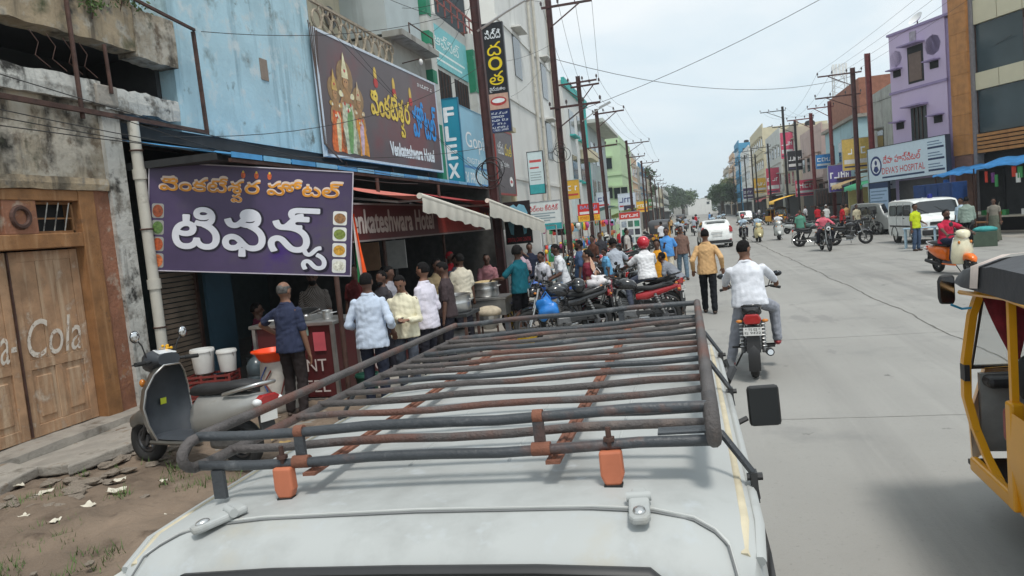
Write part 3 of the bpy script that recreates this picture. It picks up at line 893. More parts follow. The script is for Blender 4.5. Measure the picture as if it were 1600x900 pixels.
m_blackrail = M('black_rail', (0.03, 0.03, 0.03), 0.5, 0.3, var=0)
MB().bar((-7.55, 29, 8.3), (-7.55, 33, 8.3), 0.06).build('hand_rail', m_blackrail, AB)
rr = random.Random(2)
for k in range(16): MB().torus((-7.55, 29.15 + k * .25, 7.95), 0.15, 0.02, 'X', 10, 4).build('scroll', m_blackrail, AB)
F_ = thing('teal_trim_building', 'white building with teal painted trim beyond the tall white one', 'building')
m_tealp = P('teal_paint', (60, 170, 165), 0.7)
slab(F_, 'wall', m_wht, -18, -7.7, 50.5, 62, 0, 11.8)
slab(F_, 'corner_trim', m_tealp, -7.72, -7.55, 60.6, 61.4, 3, 12.0); slab(F_, 'roof_trim', m_tealp, -7.72, -7.5, 50.4, 62.1, 11.4, 11.95)
for z in (5.2, 8.4):
    for y in (52.5, 56.5):
        slab(F_, 'window', m_glass, -7.71, -7.66, y, y + 2.2, z, z + 1.7); slab(F_, 'window_sill', m_tealp, -7.7, -7.3, y - .2, y + 2.4, z - .2, z - .1)
slab(F_, 'balcony', m_cream2, -7.7, -6.9, 57, 62, 6.9, 7.6)
F2 = thing('grey_building', 'grey slab building with projecting roof between teal trim and light green buildings', 'building')
slab(F2, 'wall', m_pale, -18, -7.7, 62.3, 76, 0, 10.2)
slab(F2, 'roof', m_offw, -18.2, -6.3, 62.2, 76.2, 10.2, 10.5)
for z in (3.8, 7.0):
    for y in (63.5, 67, 71): slab(F2, 'window', m_glass, -7.71, -7.66, y, y + 2, z, z + 1.8)
G_ = thing('light_green_building', 'light green three storey building on the left of the street', 'building')
m_lgreen = M('light_green_plaster', (0.46, 0.60, 0.38), 0.9, var=0.06, scale=0.6, streak=((0.38, 0.50, 0.33), 0.6, 1.0))
slab(G_, 'wall', m_lgreen, -16, -6.9, 84, 100, 0, 11.3)
for z in (3.4, 6.9, 10.4): slab(G_, 'floor_band', m_lgreen, -16, -6.85, 83.9, 100, z, z + .25)
for (x0, z0) in ((-9.4, 7.7), (-9.6, 4.4), (-7.9, 4.3), (-12.5, 7.7), (-12.5, 4.4)):
    w = slab(G_, 'window', m_glass, x0, x0 + 1.5, 83.92, 83.98, z0, z0 + 1.2); slab(G_, 'window_hood', m_lgreen, x0 - .1, x0 + 1.6, 83.4, 83.9, z0 + 1.3, z0 + 1.4)
    slab(G_, 'window_frame', m_white, x0 + .7, x0 + .78, 83.88, 83.93, z0, z0 + 1.2)
def plain_building(name, label, x0, x1, y0, y1, h, mat, side, floors=3, bands=None, wmat=None, seed=0, group=None):
    """a plain street building with windows on its street face and its near side"""
    rr = random.Random(seed)
    o = thing(name, label, 'building', (0, 0, 0), group=group)
    slab(o, 'wall', mat, x0, x1, y0, y1, 0, h)
    xs = x1 if side < 0 else x0; s = 1 if side < 0 else -1
    fh = h / floors
    for f in range(1, floors):
        slab(o, 'floor_band', bands or mat, xs, xs + s * .12, y0 - .05, y1 + .05, f * fh - .1, f * fh + .12)
        n = max(2, int((y1 - y0) / 3.2))
        for k in range(n):
            yy = y0 + (y1 - y0) * (k + .25) / n
            slab(o, 'window', wmat or m_glass, xs, xs + s * .04, yy, yy + 1.5, f * fh + .8, f * fh + 2.2)
            slab(o, 'window_hood', bands or mat, xs, xs + s * .5, yy - .1, yy + 1.6, f * fh + 2.3, f * fh + 2.38)
        xm = (x0 + x1) / 2
        xa = x1 - 2.4 if side < 0 else x0 + 0.9
        slab(o, 'window', wmat or m_glass, xa, xa + 1.4, y0 - .05, y0, f * fh + .8, f * fh + 2.1)
    slab(o, 'shopfront', m_dark, xs, xs + s * .05, y0 + .4, y1 - .4, 0, fh - .5)
    slab(o, 'canopy', rr.choice([m_offw, m_iron, m_pale]), xs, xs + s * 1.2, y0 + .2, y1 - .2, fh - .4, fh - .3)
    slab(o, 'parapet', bands or mat, xs - s * .15, xs + s * .02, y0, y1, h, h + .7)
    tx = xs - s * 2.5
    MB().lathe([(.6, h), (.6, h + 1.0), (.45, h + 1.2), (.2, h + 1.25)], 10, (tx, (y0 + y1) / 2, 0)).build('water_tank', m_black, o, smooth=40)
    return o
m_peach = M('peach_plaster', (0.60, 0.42, 0.28), 0.9, var=0.08, scale=0.6)
m_tan = M('tan_plaster', (0.45, 0.40, 0.32), 0.9, var=0.12, scale=0.8, streak=((0.3, 0.27, 0.22), 0.58, 1.2))
plain_building('shop_building', 'peach coloured shop building just past the light green one', -16, -7.2, 103, 116, 10.5, m_peach, -1, 3, m_offw, seed=1)
plain_building('shop_building', 'grey shop building with blue roof band beyond the peach one', -16, -7.0, 118, 134, 9.8, m_grey_pl, -1, 3, P('blue_band', (70, 130, 165)), seed=2)
plain_building('shop_building', 'tan shop building far down the left side of the street', -16, -7.0, 136, 156, 8.2, m_tan, -1, 2, seed=3)
plain_building('shop_building', 'low white shop building farthest down the left side', -16, -7.0, 160, 190, 8.0, m_wht, -1, 2, seed=4)
plain_building('shop_building', 'dull cream shop building before the far trees on the left', -16, -7.0, 195, 230, 8.5, m_cream2, -1, 2, seed=5)

# ------------------------------------------------------------------ signs on the left side
W_ = P('sign_white', (235, 238, 240), 0.4)
TEL = [('వెంకటేశ', 'n'), ('వ', 's', 0.6, -0.12), ('ర', 'n')]
HOT = 'హోటల్'
m_frame = M('sign_frame', (0.55, 0.56, 0.58), 0.4, 0.6, var=0.1)
m_purple = M('purple_flex', srgb(72, 58, 92), 0.40, var=0.25, scale=0.9, dirt=[(srgb(82, 74, 90), 0.55, 0.7), (srgb(62, 30, 112), 0.60, 0.9)])
sg, L_, H_ = board('tiffin_sign', 'crooked purple tiffin sign with big white Telugu lettering over the hotel entrance', 'sign', (-7.50, 8.98), (-4.93, 10.1), 2.03, 3.55, m_purple, P('sign_edge', (190, 185, 195)), 0.03, 0.015, dz=0.37)
y_gold = M('gold_print', srgb(226, 150, 40), 0.4, var=0.35, scale=4); k_edge = P('print_dark', (25, 12, 40), 0.4); w_print = P('print_white', (222, 224, 232), 0.4, var=0.04)
title = TEL + [('హోటల్', 'n', 0.22)]
lettering(sg, title, P('print_cream', (225, 205, 190)), 0.05 * L_ - .012, H_ * .67 - .004, L_ * .90 + .02, H_ * .225 + .02, 0.004, bold=0.015, fat=.009)
lettering(sg, title, y_gold, 0.05 * L_, H_ * .67, L_ * .90, H_ * .215, 0.009, bold=0.012, fat=.004)
tif = [('టి', 'n'), ('ఫి', 'n'), ('న్', 'n'), ('స', 's', 0.60, 0.06, 0.10)]
lettering(sg, tif, k_edge, .118 * L_, H_ * .035, L_ * .765, H_ * .60, 0.004, bold=0.055, fat=.024)
lettering(sg, tif, w_print, .113 * L_, H_ * .05, L_ * .76, H_ * .58, 0.009, bold=0.055, fat=.012)
foods = [(150, 110, 70), (120, 135, 60), (200, 150, 50), (230, 225, 200), (140, 70, 40), (90, 120, 60), (170, 80, 40), (200, 110, 60)]
for k in range(4):
    zz = H_ * (.50 - .155 * k) - .02
    patch(sg, P('dish_white', (225, 225, 220)), L_ * .905, zz, .20, .205, 0.004, 'food_picture', 0.03)
    disc(sg, P('dish_%d' % k, foods[k], var=0.5, scale=25), L_ * .905 + .10, zz + .10, .085, .075, 0.007, 'food_picture')
    patch(sg, P('dish_grey', (150, 150, 145)), L_ * .012, zz, .16, .205, 0.004, 'food_picture', 0.03)
    disc(sg, P('dish_%d' % (k + 4), foods[k + 4], var=0.5, scale=25), L_ * .012 + .08, zz + .10, .07, .09, 0.007, 'food_picture')
for k in range(3):
    disc(sg, P('deity_orange', (205, 95, 45), var=0.4, scale=30), L_ * (.45 + .065 * k), H_ * .925, .03, .05, 0.006, 'icon')
    disc(sg, P('deity_gold', (225, 185, 70)), L_ * (.45 + .065 * k), H_ * .955, .014, .018, 0.008, 'icon')

m_board_dk = M('dark_flex', srgb(88, 74, 76), 0.35, var=0.25, scale=0.35, dirt=((srgb(112, 58, 60)), 0.50, 0.3))
sg, L_, H_ = board('billboard', 'large framed hotel billboard with robed figures and yellow and blue Telugu lettering', 'billboard', (-7.45, 14.75), (-7.30, 22.0), 4.10, 6.72, m_board_dk, P('billboard_frame', (205, 215, 225)), 0.06, 0.06)
def figure(bd, x, w, h, robe, sash, crown, n):
    """a printed robed figure: robe with folds, sash, garland, arms, face, tall crown and halo"""
    D = lambda rgb, pts, off, v=0.3, sc=9: disc(bd, P('figure_%d_%d_%d' % rgb, rgb, var=v, scale=sc), 0, 0, 0, 0, off, 'figure_print', poly=pts)
    el = lambda cx, cz, a, b, k=14: [(cx + a * math.cos(2 * math.pi * q / k), cz + b * math.sin(2 * math.pi * q / k)) for q in range(k)]
    D((150, 120, 80), el(x, h * .86, w * .42, w * .42), .005)
    D(robe, [(x - w * .46, .10), (x - w * .20, .06), (x + w * .10, .10), (x + w * .45, .07), (x + w * .47, h * .18), (x + w * .37, h * .36), (x + w * .30, h * .48), (x + w * .26, h * .60), (x - w * .26, h * .60), (x - w * .31, h * .46), (x - w * .40, h * .30), (x - w * .48, h * .16)], .007, .45)
    D(sash, [(x - w * .12, .10), (x + w * .03, .08), (x + w * .16, h * .25), (x + w * .22, h * .50), (x + w * .06, h * .58), (x - w * .10, h * .40)], .009, .4)
    for q in (-1, 1):
        D((175, 130, 85), [(x + q * w * .22, h * .66), (x + q * w * .36, h * .58), (x + q * w * .42, h * .44), (x + q * w * .34, h * .40), (x + q * w * .28, h * .52)], .008)
        D(crown, el(x + q * w * .30, h * .67, w * .10, h * .035), .010)
    D((165, 125, 80), [(x - w * .26, h * .58), (x + w * .26, h * .58), (x + w * .22, h * .70), (x + w * .08, h * .74), (x - w * .08, h * .74), (x - w * .22, h * .70)], .010)
    for q in range(7): D((200, 70, 60) if q % 2 else (235, 225, 200), el(x + (q - 3) * w * .075, h * (.66 - .16 * (1 - ((q - 3) / 3) ** 2)), w * .05, w * .05, 8), .012)
    D((185, 140, 95), el(x, h * .80, w * .14, h * .062), .012); D((40, 25, 20), el(x - w * .05, h * .81, w * .022, h * .008, 8), .014); D((40, 25, 20), el(x + w * .05, h * .81, w * .022, h * .008, 8), .014)
    D(crown, [(x - w * .17, h * .85), (x + w * .17, h * .85), (x + w * .15, h * .93), (x + w * .08, h * 1.02), (x + w * .03, h * 1.10), (x, h * 1.13), (x - w * .03, h * 1.10), (x - w * .08, h * 1.02), (x - w * .15, h * .93)], .014, .5, 22)
    D((190, 50, 60), el(x, h * .93, w * .05, h * .02, 8), .016)
figure(sg, .085 * L_, .72, 1.70, (222, 105, 42), (228, 205, 160), (200, 165, 90), 1)
figure(sg, .245 * L_, .70, 1.62, (238, 148, 45), (205, 175, 190), (205, 180, 140), 3)
figure(sg, .165 * L_, .95, 2.12, (196, 200, 172), (112, 158, 92), (232, 222, 180), 2)
for k in range(3):
    x = L_ * (.40 + .155 * k); z = H_ * (.83 - .03 * k)
    disc(sg, P('lamp_gold', (220, 185, 80)), x, z, .09, .2, 0.006, 'icon'); disc(sg, P('lamp_red', (190, 50, 45)), x, z - .2, .13, .12, 0.008, 'icon')
lettering(sg, TEL, P('gold_shadow', (120, 60, 20)), L_ * .345, H_ * .28, L_ * .345, H_ * .42, 0.005, bold=0.05)
lettering(sg, TEL, M('gold_yellow', srgb(238, 200, 70), 0.4, var=0.3, scale=3), L_ * .34, H_ * .29, L_ * .345, H_ * .42, 0.011, bold=0.02, fat=.018)
lettering(sg, HOT, P('blue_shadow', (215, 235, 245)), L_ * .712, H_ * .33, L_ * .265, H_ * .40, 0.005, bold=0.06)
lettering(sg, HOT, P('cyan_print', (40, 150, 225)), L_ * .715, H_ * .335, L_ * .26, H_ * .39, 0.011, bold=0.02, fat=.018)
lettering(sg, 'Venkateshwara Hotel', W_, L_ * .47, H_ * .085, L_ * .44, H_ * .13, 0.008, bold=0.012, fat=.018)
scribble(sg, W_, L_ * .80, H_ * .90, L_ * .16, H_ * .04, 1)
mb = MB()
for y in (1.0, 3.6, 6.2): mb.bar((y, 0.1, -0.1), (y, 0.0, -0.65), 0.04)
mb.bar((0, 0.05, -0.3), (L_, 0.05, -0.3), 0.05); mb.build('support_frame', m_iron, sg)

m_flexb = P('flex_blue', (40, 140, 165), var=0.12, scale=1)
sg, L_, H_ = board('projecting_sign', 'tall teal projecting sign with FLEX in white stacked letters', 'sign', (-7.57, 23.05), (-6.93, 23.05), 3.6, 6.45, m_flexb, P('flex_edge', (25, 110, 140)), 0.08, 0.02)
for k, ch in enumerate('FLEX'):
    lettering(sg, ch, W_, .16, H_ * (.745 - .21 * k), .32, H_ * .155, 0.006, bold=0.02, fat=.022)
lettering(sg, 'PRINTING', W_, .06, H_ * .02, .52, H_ * .04, 0.006)
m_gopi = M('gopi_flex', srgb(130, 185, 210), 0.4, var=0.22, scale=0.4, dirt=(srgb(180, 210, 220), 0.56, 0.5))
sg, L_, H_ = board('print_shop_sign', 'light blue digital flex printing sign between FLEX and the first pole', 'sign', (-7.4, 23.5), (-7.4, 28.2), 3.6, 6.5, m_gopi, P('gopi_edge', (90, 150, 180)), 0.05, 0.03)
lettering(sg, 'Gopi', W_, L_ * .36, H_ * .47, L_ * .5, H_ * .25, 0.006, bold=0.02)
lettering(sg, 'DIGITAL', W_, L_ * .36, H_ * .33, L_ * .4, H_ * .07, 0.006)
lettering(sg, 'FLEX PRINTING', W_, L_ * .12, H_ * .06, L_ * .80, H_ * .16, 0.006, bold=0.03)
patch(sg, P('gopi_blue', (60, 130, 185)), L_ * .05, H_ * .27, L_ * .9, H_ * .03)
sg, L_, H_ = board('dental_sign', 'tall black dental clinic sign with yellow Telugu letters above a smiling mouth', 'sign', (-6.70, 26.2), (-5.95, 26.2), 5.62, 9.45, P('dental_black', (28, 28, 32)), P('dental_edge', (70, 70, 75)), 0.12, 0.02)
lettering(sg, [('సిద్ది', 'n')], W_, .08, H_ * .86, .58, H_ * .09, 0.006, bold=0.02)
for k, ch in enumerate(('ద', 'ం', 'త')):
    lettering(sg, ch, P('dental_yellow', (235, 205, 30)), .12, H_ * (.705 - .135 * k), .52, H_ * .125, 0.006, bold=0.04)
lettering(sg, 'వైద్యశాల', W_, .08, H_ * .37, .58, H_ * .05, 0.006, bold=0.01)
patch(sg, P('dental_skin', (205, 165, 145), var=0.15), 0, H_ * .21, L_, H_ * .145, 0.004)
disc(sg, P('lip_red', (185, 60, 60)), L_ * .5, H_ * .285, .30, .16, 0.006); disc(sg, P('teeth_white', (240, 240, 238)), L_ * .5, H_ * .29, .24, .085, 0.008)
patch(sg, P('dental_navy', (30, 45, 95)), 0, 0, L_, H_ * .205, 0.004)
for k in range(5): scribble(sg, W_, .07, H_ * (.165 - .033 * k), .60 - .1 * (k % 2), H_ * .02, k)
lettering(sg, '17822 29999', W_, .10, H_ * .008, .55, H_ * .018, 0.006)

m_poster = P('poster_dark', (95, 88, 92), var=0.2)
sg, L_, H_ = board('clinic_poster', 'dark dental poster with yellow and white letters on the cream building', 'sign', (-7.35, 29.2), (-7.35, 32.2), 3.6, 6.2, m_poster, P('poster_red', (150, 60, 55)), 0.05, 0.08)
lettering(sg, 'దంత', P('dental_yellow', (235, 205, 30)), L_ * .5, H_ * .62, L_ * .4, H_ * .2, 0.006, bold=0.03)
lettering(sg, 'నవ్య', W_, L_ * .1, H_ * .62, L_ * .34, H_ * .2, 0.006, bold=0.03); lettering(sg, 'వైద్యశాల', W_, L_ * .2, H_ * .40, L_ * .5, H_ * .12, 0.006)
disc(sg, P('teeth_white', (240, 240, 238)), L_ * .75, H_ * .2, .32, .22, 0.006); disc(sg, P('lip_red', (185, 60, 60)), L_ * .75, H_ * .2, .2, .07, 0.008)
sg, L_, H_ = board('clinic_sign', 'white and teal projecting clinic sign with small red print past the dental poster', 'sign', (-7.5, 36), (-6.75, 36), 3.7, 5.75, P('clinic_pale', (205, 222, 225), var=0.06), P('clinic_edge', (40, 45, 55)), 0.10, 0.03)
patch(sg, P('clinic_teal', (60, 160, 165)), 0, 0, L_, H_ * .22); patch(sg, P('clinic_red', (200, 80, 80)), .08, H_ * .75, L_ - .16, .12); patch(sg, P('clinic_red', (200, 80, 80)), .08, H_ * .60, L_ - .3, .08)
for k in range(4): patch(sg, P('clinic_grey', (150, 165, 170)), .08, H_ * (.5 - .06 * k), L_ - .2 - .05 * (k % 2), .04)
sg, L_, H_ = board('tooth_sign', 'black sign with pale blue tooth shape and red caption at the end of the hotel', 'sign', (-4.98, 20.0), (-4.22, 20.0), 1.68, 2.86, P('tooth_black', (25, 28, 32)), None, 0.05)
tooth = [(.10, .55), (.09, .85), (.18, 1.05), (.30, 1.1), (.38, 1.02), (.46, 1.1), (.60, 1.05), (.68, .85), (.66, .55), (.60, .28), (.53, .25), (.50, .55), (.38, .72), (.27, .55), (.24, .25), (.16, .28)]
disc(sg, P('tooth_blue', (120, 190, 210)), 0, 0, 0, 0, 0.006, poly=tooth)
lettering(sg, 'DENTAL CARE CENTRE', P('tooth_red', (215, 60, 70)), .05, .07, .66, .11, 0.006, bold=0.02)
sg, L_, H_ = board('telugu_board', 'white clinic board with red Telugu line and teal lower band beyond the awnings', 'sign', (-5.83, 27), (-4.55, 27), 1.95, 3.0, P('clinic_white', (220, 225, 222), var=0.05), m_frame, 0.05, 0.02)
lettering(sg, 'పిల్లల క్లినిక్', P('telugu_red', (205, 60, 70)), .08, H_ * .68, L_ - .16, H_ * .2, 0.006, bold=0.01)
patch(sg, P('clinic_teal', (60, 160, 165)), 0, 0, L_, H_ * .22)
for k in range(4): patch(sg, P('clinic_grey', (150, 165, 170)), .08, H_ * (.56 - .085 * k), L_ - .3 - .2 * (k % 2), .045)
mb = MB(); mb.cyl((.05, .08, -1.9), (.05, .08, 0), .03); mb.cyl((L_ - .05, .08, -1.9), (L_ - .05, .08, 0), .03); mb.build('posts', m_iron, sg)
sg, L_, H_ = board('tools_sign', 'red and yellow power tools shop sign on the left side of the street', 'sign', (-6.1, 42), (-4.86, 42), 2.1, 3.1, P('tools_red', (205, 50, 45)), None, 0.06)
patch(sg, P('tools_yellow', (235, 190, 50)), 0, 0, L_, H_ * .35)
lettering(sg, 'BALAJI', P('tools_blue', (120, 170, 215)), .15, H_ * .66, L_ - .3, H_ * .24, 0.006, bold=0.03); lettering(sg, 'POWER TOOLS', P('tools_red', (205, 50, 45)), .1, H_ * .08, L_ - .2, H_ * .22, 0.008, bold=0.03)
patch(sg, P('tools_white', (225, 225, 225)), .1, H_ * .42, L_ - .2, H_ * .14)
mb = MB(); mb.cyl((.05, .1, -2.1), (.05, .1, 0), .04); mb.cyl((L_ - .05, .1, -2.1), (L_ - .05, .1, 0), .04); mb.build('posts', m_iron, sg)
SHOP = [(-7.5, 47, -6.6, 3.6, 4.8, (215, 170, 60), 'yellow and white shop sign on the teal trimmed building', 'MOBILES'),
        (-7.4, 62.5, -6.3, 3.0, 4.4, (205, 215, 225), 'pale glass shop sign below the grey building', 'SALES'),
        (-7.0, 78, -5.2, 2.9, 4.6, (215, 225, 240), 'large pale blue hoarding in front of the light green building', 'HOME'),
        (-6.3, 76, -5.2, 2.2, 3.3, (60, 55, 80), 'dark violet shop board below the pale hoarding', 'STORES'),
        (-6.5, 98, -5.0, 2.6, 4.0, (235, 180, 60), 'orange yellow shop board far along the left shops', 'BAZAR'),
        (-6.8, 118, -5.2, 3.0, 4.6, (90, 140, 90), 'green shop board beyond the peach building', 'AGRO')]
for (x0, y, x1, z0, z1, c, lb, tx) in SHOP:
    sg, L_, H_ = board('shop_sign', lb, 'sign', (x0, y), (x1, y), z0, z1, P('shop_%d_%d' % (c[0], c[2]), c, var=0.1), m_frame, 0.06, 0.03)
    scribble(sg, W_ if sum(c) < 480 else P('shop_ink', (60, 70, 130)), .12, H_ * .45, L_ - .24, H_ * .3, int(y))
    patch(sg, P('shop_stripe', (190, 60, 60)), .1, H_ * .18, L_ - .2, H_ * .1)
    mb = MB(); mb.cyl((.05, .1, -z0), (.05, .1, 0), .05); mb.cyl((L_ - .05, .1, -z0), (L_ - .05, .1, 0), .05); mb.build('posts', m_iron, sg)

# ------------------------------------------------------------------ the hotel: canopies, fascia, counters
m_bluecor = M('blue_sheet', srgb(70, 140, 190), 0.45, 0.2, var=0.15, scale=2, dirt=(srgb(140, 170, 190), 0.62, 3))
cn = thing('corrugated_canopy', 'long blue corrugated sheet canopy over the hotel front', 'canopy', (0, 0, 0))
def corr(y0, y1, parent):
    mb = MB(); n = int((y1 - y0) / 0.045); ring = []
    for i in range(n + 1):
        y = y0 + (y1 - y0) * i / n; dz = 0.018 * math.sin(i * math.pi / 2)
        ring.append([(-7.70, y, 3.88 + dz), (-5.98, y, 3.50 + dz), (-5.98, y, 3.492 + dz), (-7.70, y, 3.872 + dz)])
    mb.loft(ring); return mb.build('sheet', m_bluecor, parent, fix=True)
for k in range(7): corr(9.0 + k * 1.95, 9.0 + k * 1.95 + 1.92, cn)
mb = MB(); mb.bar((-6.0, 9.0, 3.42), (-6.0, 22.6, 3.42), 0.05); mb.bar((-7.5, 9.0, 3.78), (-7.5, 22.6, 3.78), 0.05)
mb.build('support_beam', m_iron, cn)
for k in range(17): MB().box((-5.955, 9.35 + k * .79, 3.49), (.015, .74, .075)).build('edge_strip', P('canopy_edge_%d' % (k % 2), ((75, 150, 205), (120, 180, 215))[k % 2], 0.4), cn)
for k in range(6): MB().bar((-5.98, 10 + k * 2.3, 3.44), (-7.7, 10 + k * 2.3, 3.82), 0.05).build('rafter', m_iron, cn)
m_maroon = M('maroon_flex', srgb(88, 34, 36), 0.4, var=0.2, scale=0.8)
fs, L_, H_ = board('hotel_fascia', 'long maroon fascia reading Venkateshwara Hotel under the awnings', 'sign', (-5.30, 10.4), (-5.30, 19.6), 2.17, 2.76, m_maroon, P('fascia_edge', (150, 140, 138)), 0.06, 0.03)
lettering(fs, 'Venkateshwara Hotel', P('fascia_ink', (205, 192, 186), 0.5), .35, .12, 4.25, .38, 0.006, bold=0.02, fat=.018)
patch(fs, P('fascia_red', (150, 50, 40), var=0.3), 4.9, 0.01, 3.4, .57, 0.004)
for k in range(3): disc(fs, P('fascia_food_%d' % k, ((205, 120, 60), (220, 180, 90), (190, 90, 60))[k]), 8.5 + k * .28, .30, .13, .15, 0.007)
# retractable awnings with sagging white front tubes
m_awn = M('awning_cloth', srgb(198, 112, 98), 0.8, var=0.1, scale=2)
m_val = M('valance_cloth', srgb(205, 200, 188), 0.85, var=0.08, scale=3)
def awning(name, lb, b0, b1, f0, f1, drop, cloth):
    o = thing(name, lb, 'awning')
    b0, b1, f0, f1 = map(Vector, (b0, b1, f0, f1)); n = 10
    mb = MB(); rings = []
    for i in range(n + 1):
        t = i / n; row = []
        for j in range(7):
            s = j / 6; p = b0.lerp(b1, t).lerp(f0.lerp(f1, t), s); p.z -= 0.06 * math.sin(s * math.pi); row.append(p)
        rings.append(row)
    vs = [p for r in rings for p in r]
    mb.add(vs, [(i * 7 + j, i * 7 + j + 1, (i + 1) * 7 + j + 1, (i + 1) * 7 + j) for i in range(n) for j in range(6)])
    mb.build('cloth', cloth, o, smooth=180)
    MB().cyl(f0, f1, 0.05, n=12).build('front_tube', m_val, o, smooth=60)
    mb = MB(); n = 40; rings = []
    for i in range(n + 1):
        t = i / n; p = f0.lerp(f1, t); w = 0.02 * math.sin(i * 1.3)
        rings.append([p + Vector((0.04, 0, -0.02)), p + Vector((0.045 + w * .5, 0, -drop * .5)), p + Vector((0.03 + w, 0, -drop - 0.02 * math.sin(i * .9)))])
    mb.loft(rings, closed=False, cap=False); mb.build('valance', m_val, o, smooth=180)
    for t in (0.12, 0.88):
        a = b0.lerp(b1, t) + Vector((0, 0, -.2)); c = f0.lerp(f1, t)
        e = (a + c) / 2 + Vector((0, .5 if t < .5 else -.5, -.05))
        MB().tube([a, e, c], 0.022, 6).build('folding_arm', m_white, o)
    return o
awning('awning', 'pinkish red awning with sagging white front tube nearest the tiffin sign', (-5.75, 11.4, 3.14), (-5.75, 15.4, 3.05), (-4.2, 11.35, 2.80), (-4.2, 15.4, 2.40), 0.26, m_awn)
awning('awning', 'second awning with longer white valance toward the tooth sign', (-5.75, 15.6, 3.10), (-5.75, 21.6, 2.95), (-4.2, 15.5, 2.78), (-4.2, 21.6, 2.23), 0.34, M('awning_red', srgb(150, 45, 45), 0.8, var=0.15))
# posts
for (x, y, z, lb) in ((-4.62, 9.0, 1.72, 'rusty brown pipe post at the counter under the purple sign'), (-5.62, 13.0, 3.3, 'thin dark pipe post behind the bearded man'),
                      (-5.62, 16.5, 3.3, 'thin dark pipe post behind the big cooking pot')):
    o = MB().cyl((0, 0, 0), (0, 0, z), 0.035, n=10).build('post', m_iron, smooth=60, loc=(x, y, 0)); tag(o, lb, 'post')
# interior
HI = thing('hotel_interior', 'dark interior of the tiffin hotel with tiled back wall', 'shop interior')
m_intwall = M('interior_green_shaded', (0.025, 0.038, 0.04), 0.8, var=0.2)  # blue-green with the shade of the deep room put into the colour
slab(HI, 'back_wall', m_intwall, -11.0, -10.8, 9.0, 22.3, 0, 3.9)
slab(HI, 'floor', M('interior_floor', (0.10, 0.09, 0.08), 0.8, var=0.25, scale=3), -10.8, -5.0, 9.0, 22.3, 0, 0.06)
slab(HI, 'partition', M('interior_partition_shaded', (0.06, 0.06, 0.058), 0.8, var=0.3), -10.8, -7.2, 17.2, 17.4, 0.06, 2.9)  # partition colour darkened to carry the interior shade
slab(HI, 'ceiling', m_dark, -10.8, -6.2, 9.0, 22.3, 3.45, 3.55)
slab(HI, 'end_wall', M('interior_end_shaded', (0.055, 0.055, 0.052), 0.8, var=0.3), -10.8, -5.6, 22.2, 22.4, 0.06, 3.5)  # closes the open end to darken the room, shade also in its colour
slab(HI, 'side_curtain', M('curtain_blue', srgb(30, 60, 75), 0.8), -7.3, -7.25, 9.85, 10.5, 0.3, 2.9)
for k in range(4):
    MB().box((-9.2 + .7 * k, 17.15, 1.75), (0.5, 0.04, 0.7)).build('wall_picture', P('wall_pic_%d' % k, ((190, 190, 180), (120, 130, 150), (190, 150, 120), (205, 205, 200))[k]), HI)
# counters
m_steelc = M('counter_steel', (0.40, 0.40, 0.39), 0.35, 0.8, var=0.2)
def counter(lb, x0, x1, y0, y1, h):
    o = thing('serving_counter', lb, 'counter', (0, 0, 0))
    slab(o, 'body', m_maroon, x0, x1, y0, y1, 0.08, h - .05); slab(o, 'worktop', m_steelc, x0 - .04, x1 + .05, y0 - .05, y1 + .04, h - .05, h, 0.008)
    for (x, y) in ((x0 + .03, y0 - .02), (x1 + .02, y0 - .02), (x1 + .02, y1)): slab(o, 'corner_post', m_steelc, x - .025, x + .025, y - .025, y + .025, 0, h - .05)
    return o
c1 = counter('maroon painted serving counter below the purple sign beside the navy shirt man', -6.0, -4.80, 9.05, 9.75, 1.12)
e = bpy.data.objects.new('front_print', None); COL.objects.link(e); e.parent = c1; e.location = (-6.0, 9.03, 0.08)
W2 = P('counter_ink', (205, 195, 190))
lettering(e, 'POINT', W2, .42, .36, .66, .17, bold=0.03); lettering(e, 'HOTEL', W2, .30, .07, .80, .17, bold=0.03)
patch(e, P('counter_pink', (200, 90, 100)), .92, .64, .18, .26); patch(e, P('counter_green', (120, 150, 140)), .70, .86, .16, .12)
c2 = counter('long maroon counter with white lettering facing the street behind the customers', -5.45, -4.85, 9.95, 13.2, 1.0)
e = bpy.data.objects.new('front_print', None); COL.objects.link(e); e.parent = c2; e.location = (-4.83, 9.95, 0.08); e.rotation_euler = (0, 0, R(90))
lettering(e, 'BALAJI', W2, .15, .60, 1.2, .22, bold=0.03); lettering(e, 'HOTEL', W2, .25, .34, 1.0, .18, bold=0.02); lettering(e, 'POINT', W2, .2, .08, 1.2, .17, bold=0.02)
lettering(e, 'BALAJI HOTEL', W2, 1.75, .5, 1.3, .16, bold=0.02)
def vessel(lb, x, y, z, r, h, mat=m_alu, lid=False, cat='pot', name='cooking_pot', handles=True):
    o = thing(name, lb, cat, (x, y, z))
    MB().lathe([(r * .9, 0), (r, h * .12), (r, h * .55), (r * 1.02, h * .56), (r * 1.0, h * .6), (r, h * .92), (r * 1.08, h), (r * 1.02, h * 1.01), (r * .95, h * .9), (r * .95, h * .3), (0.01, h * .28)], 24, cap=False).build('vessel', mat, o, smooth=50)
    if lid: MB().lathe([(r * 1.05, h), (r * .9, h + .03), (r * .3, h + .06), (.02, h + .065)], 20).build('lid', mat, o, smooth=50)
    if handles:
        for s in (-1, 1): MB().tube([(s * r, -.05, h * .7), (s * (r + .05), -.04, h * .72), (s * (r + .05), .04, h * .72), (s * r, .05, h * .7)], 0.008, 6).build('handle', mat, o)
    return o
vessel('small steel saucepan on the counter beside the navy shirt man', -5.0, 9.35, 1.12, 0.075, 0.12, m_steel)
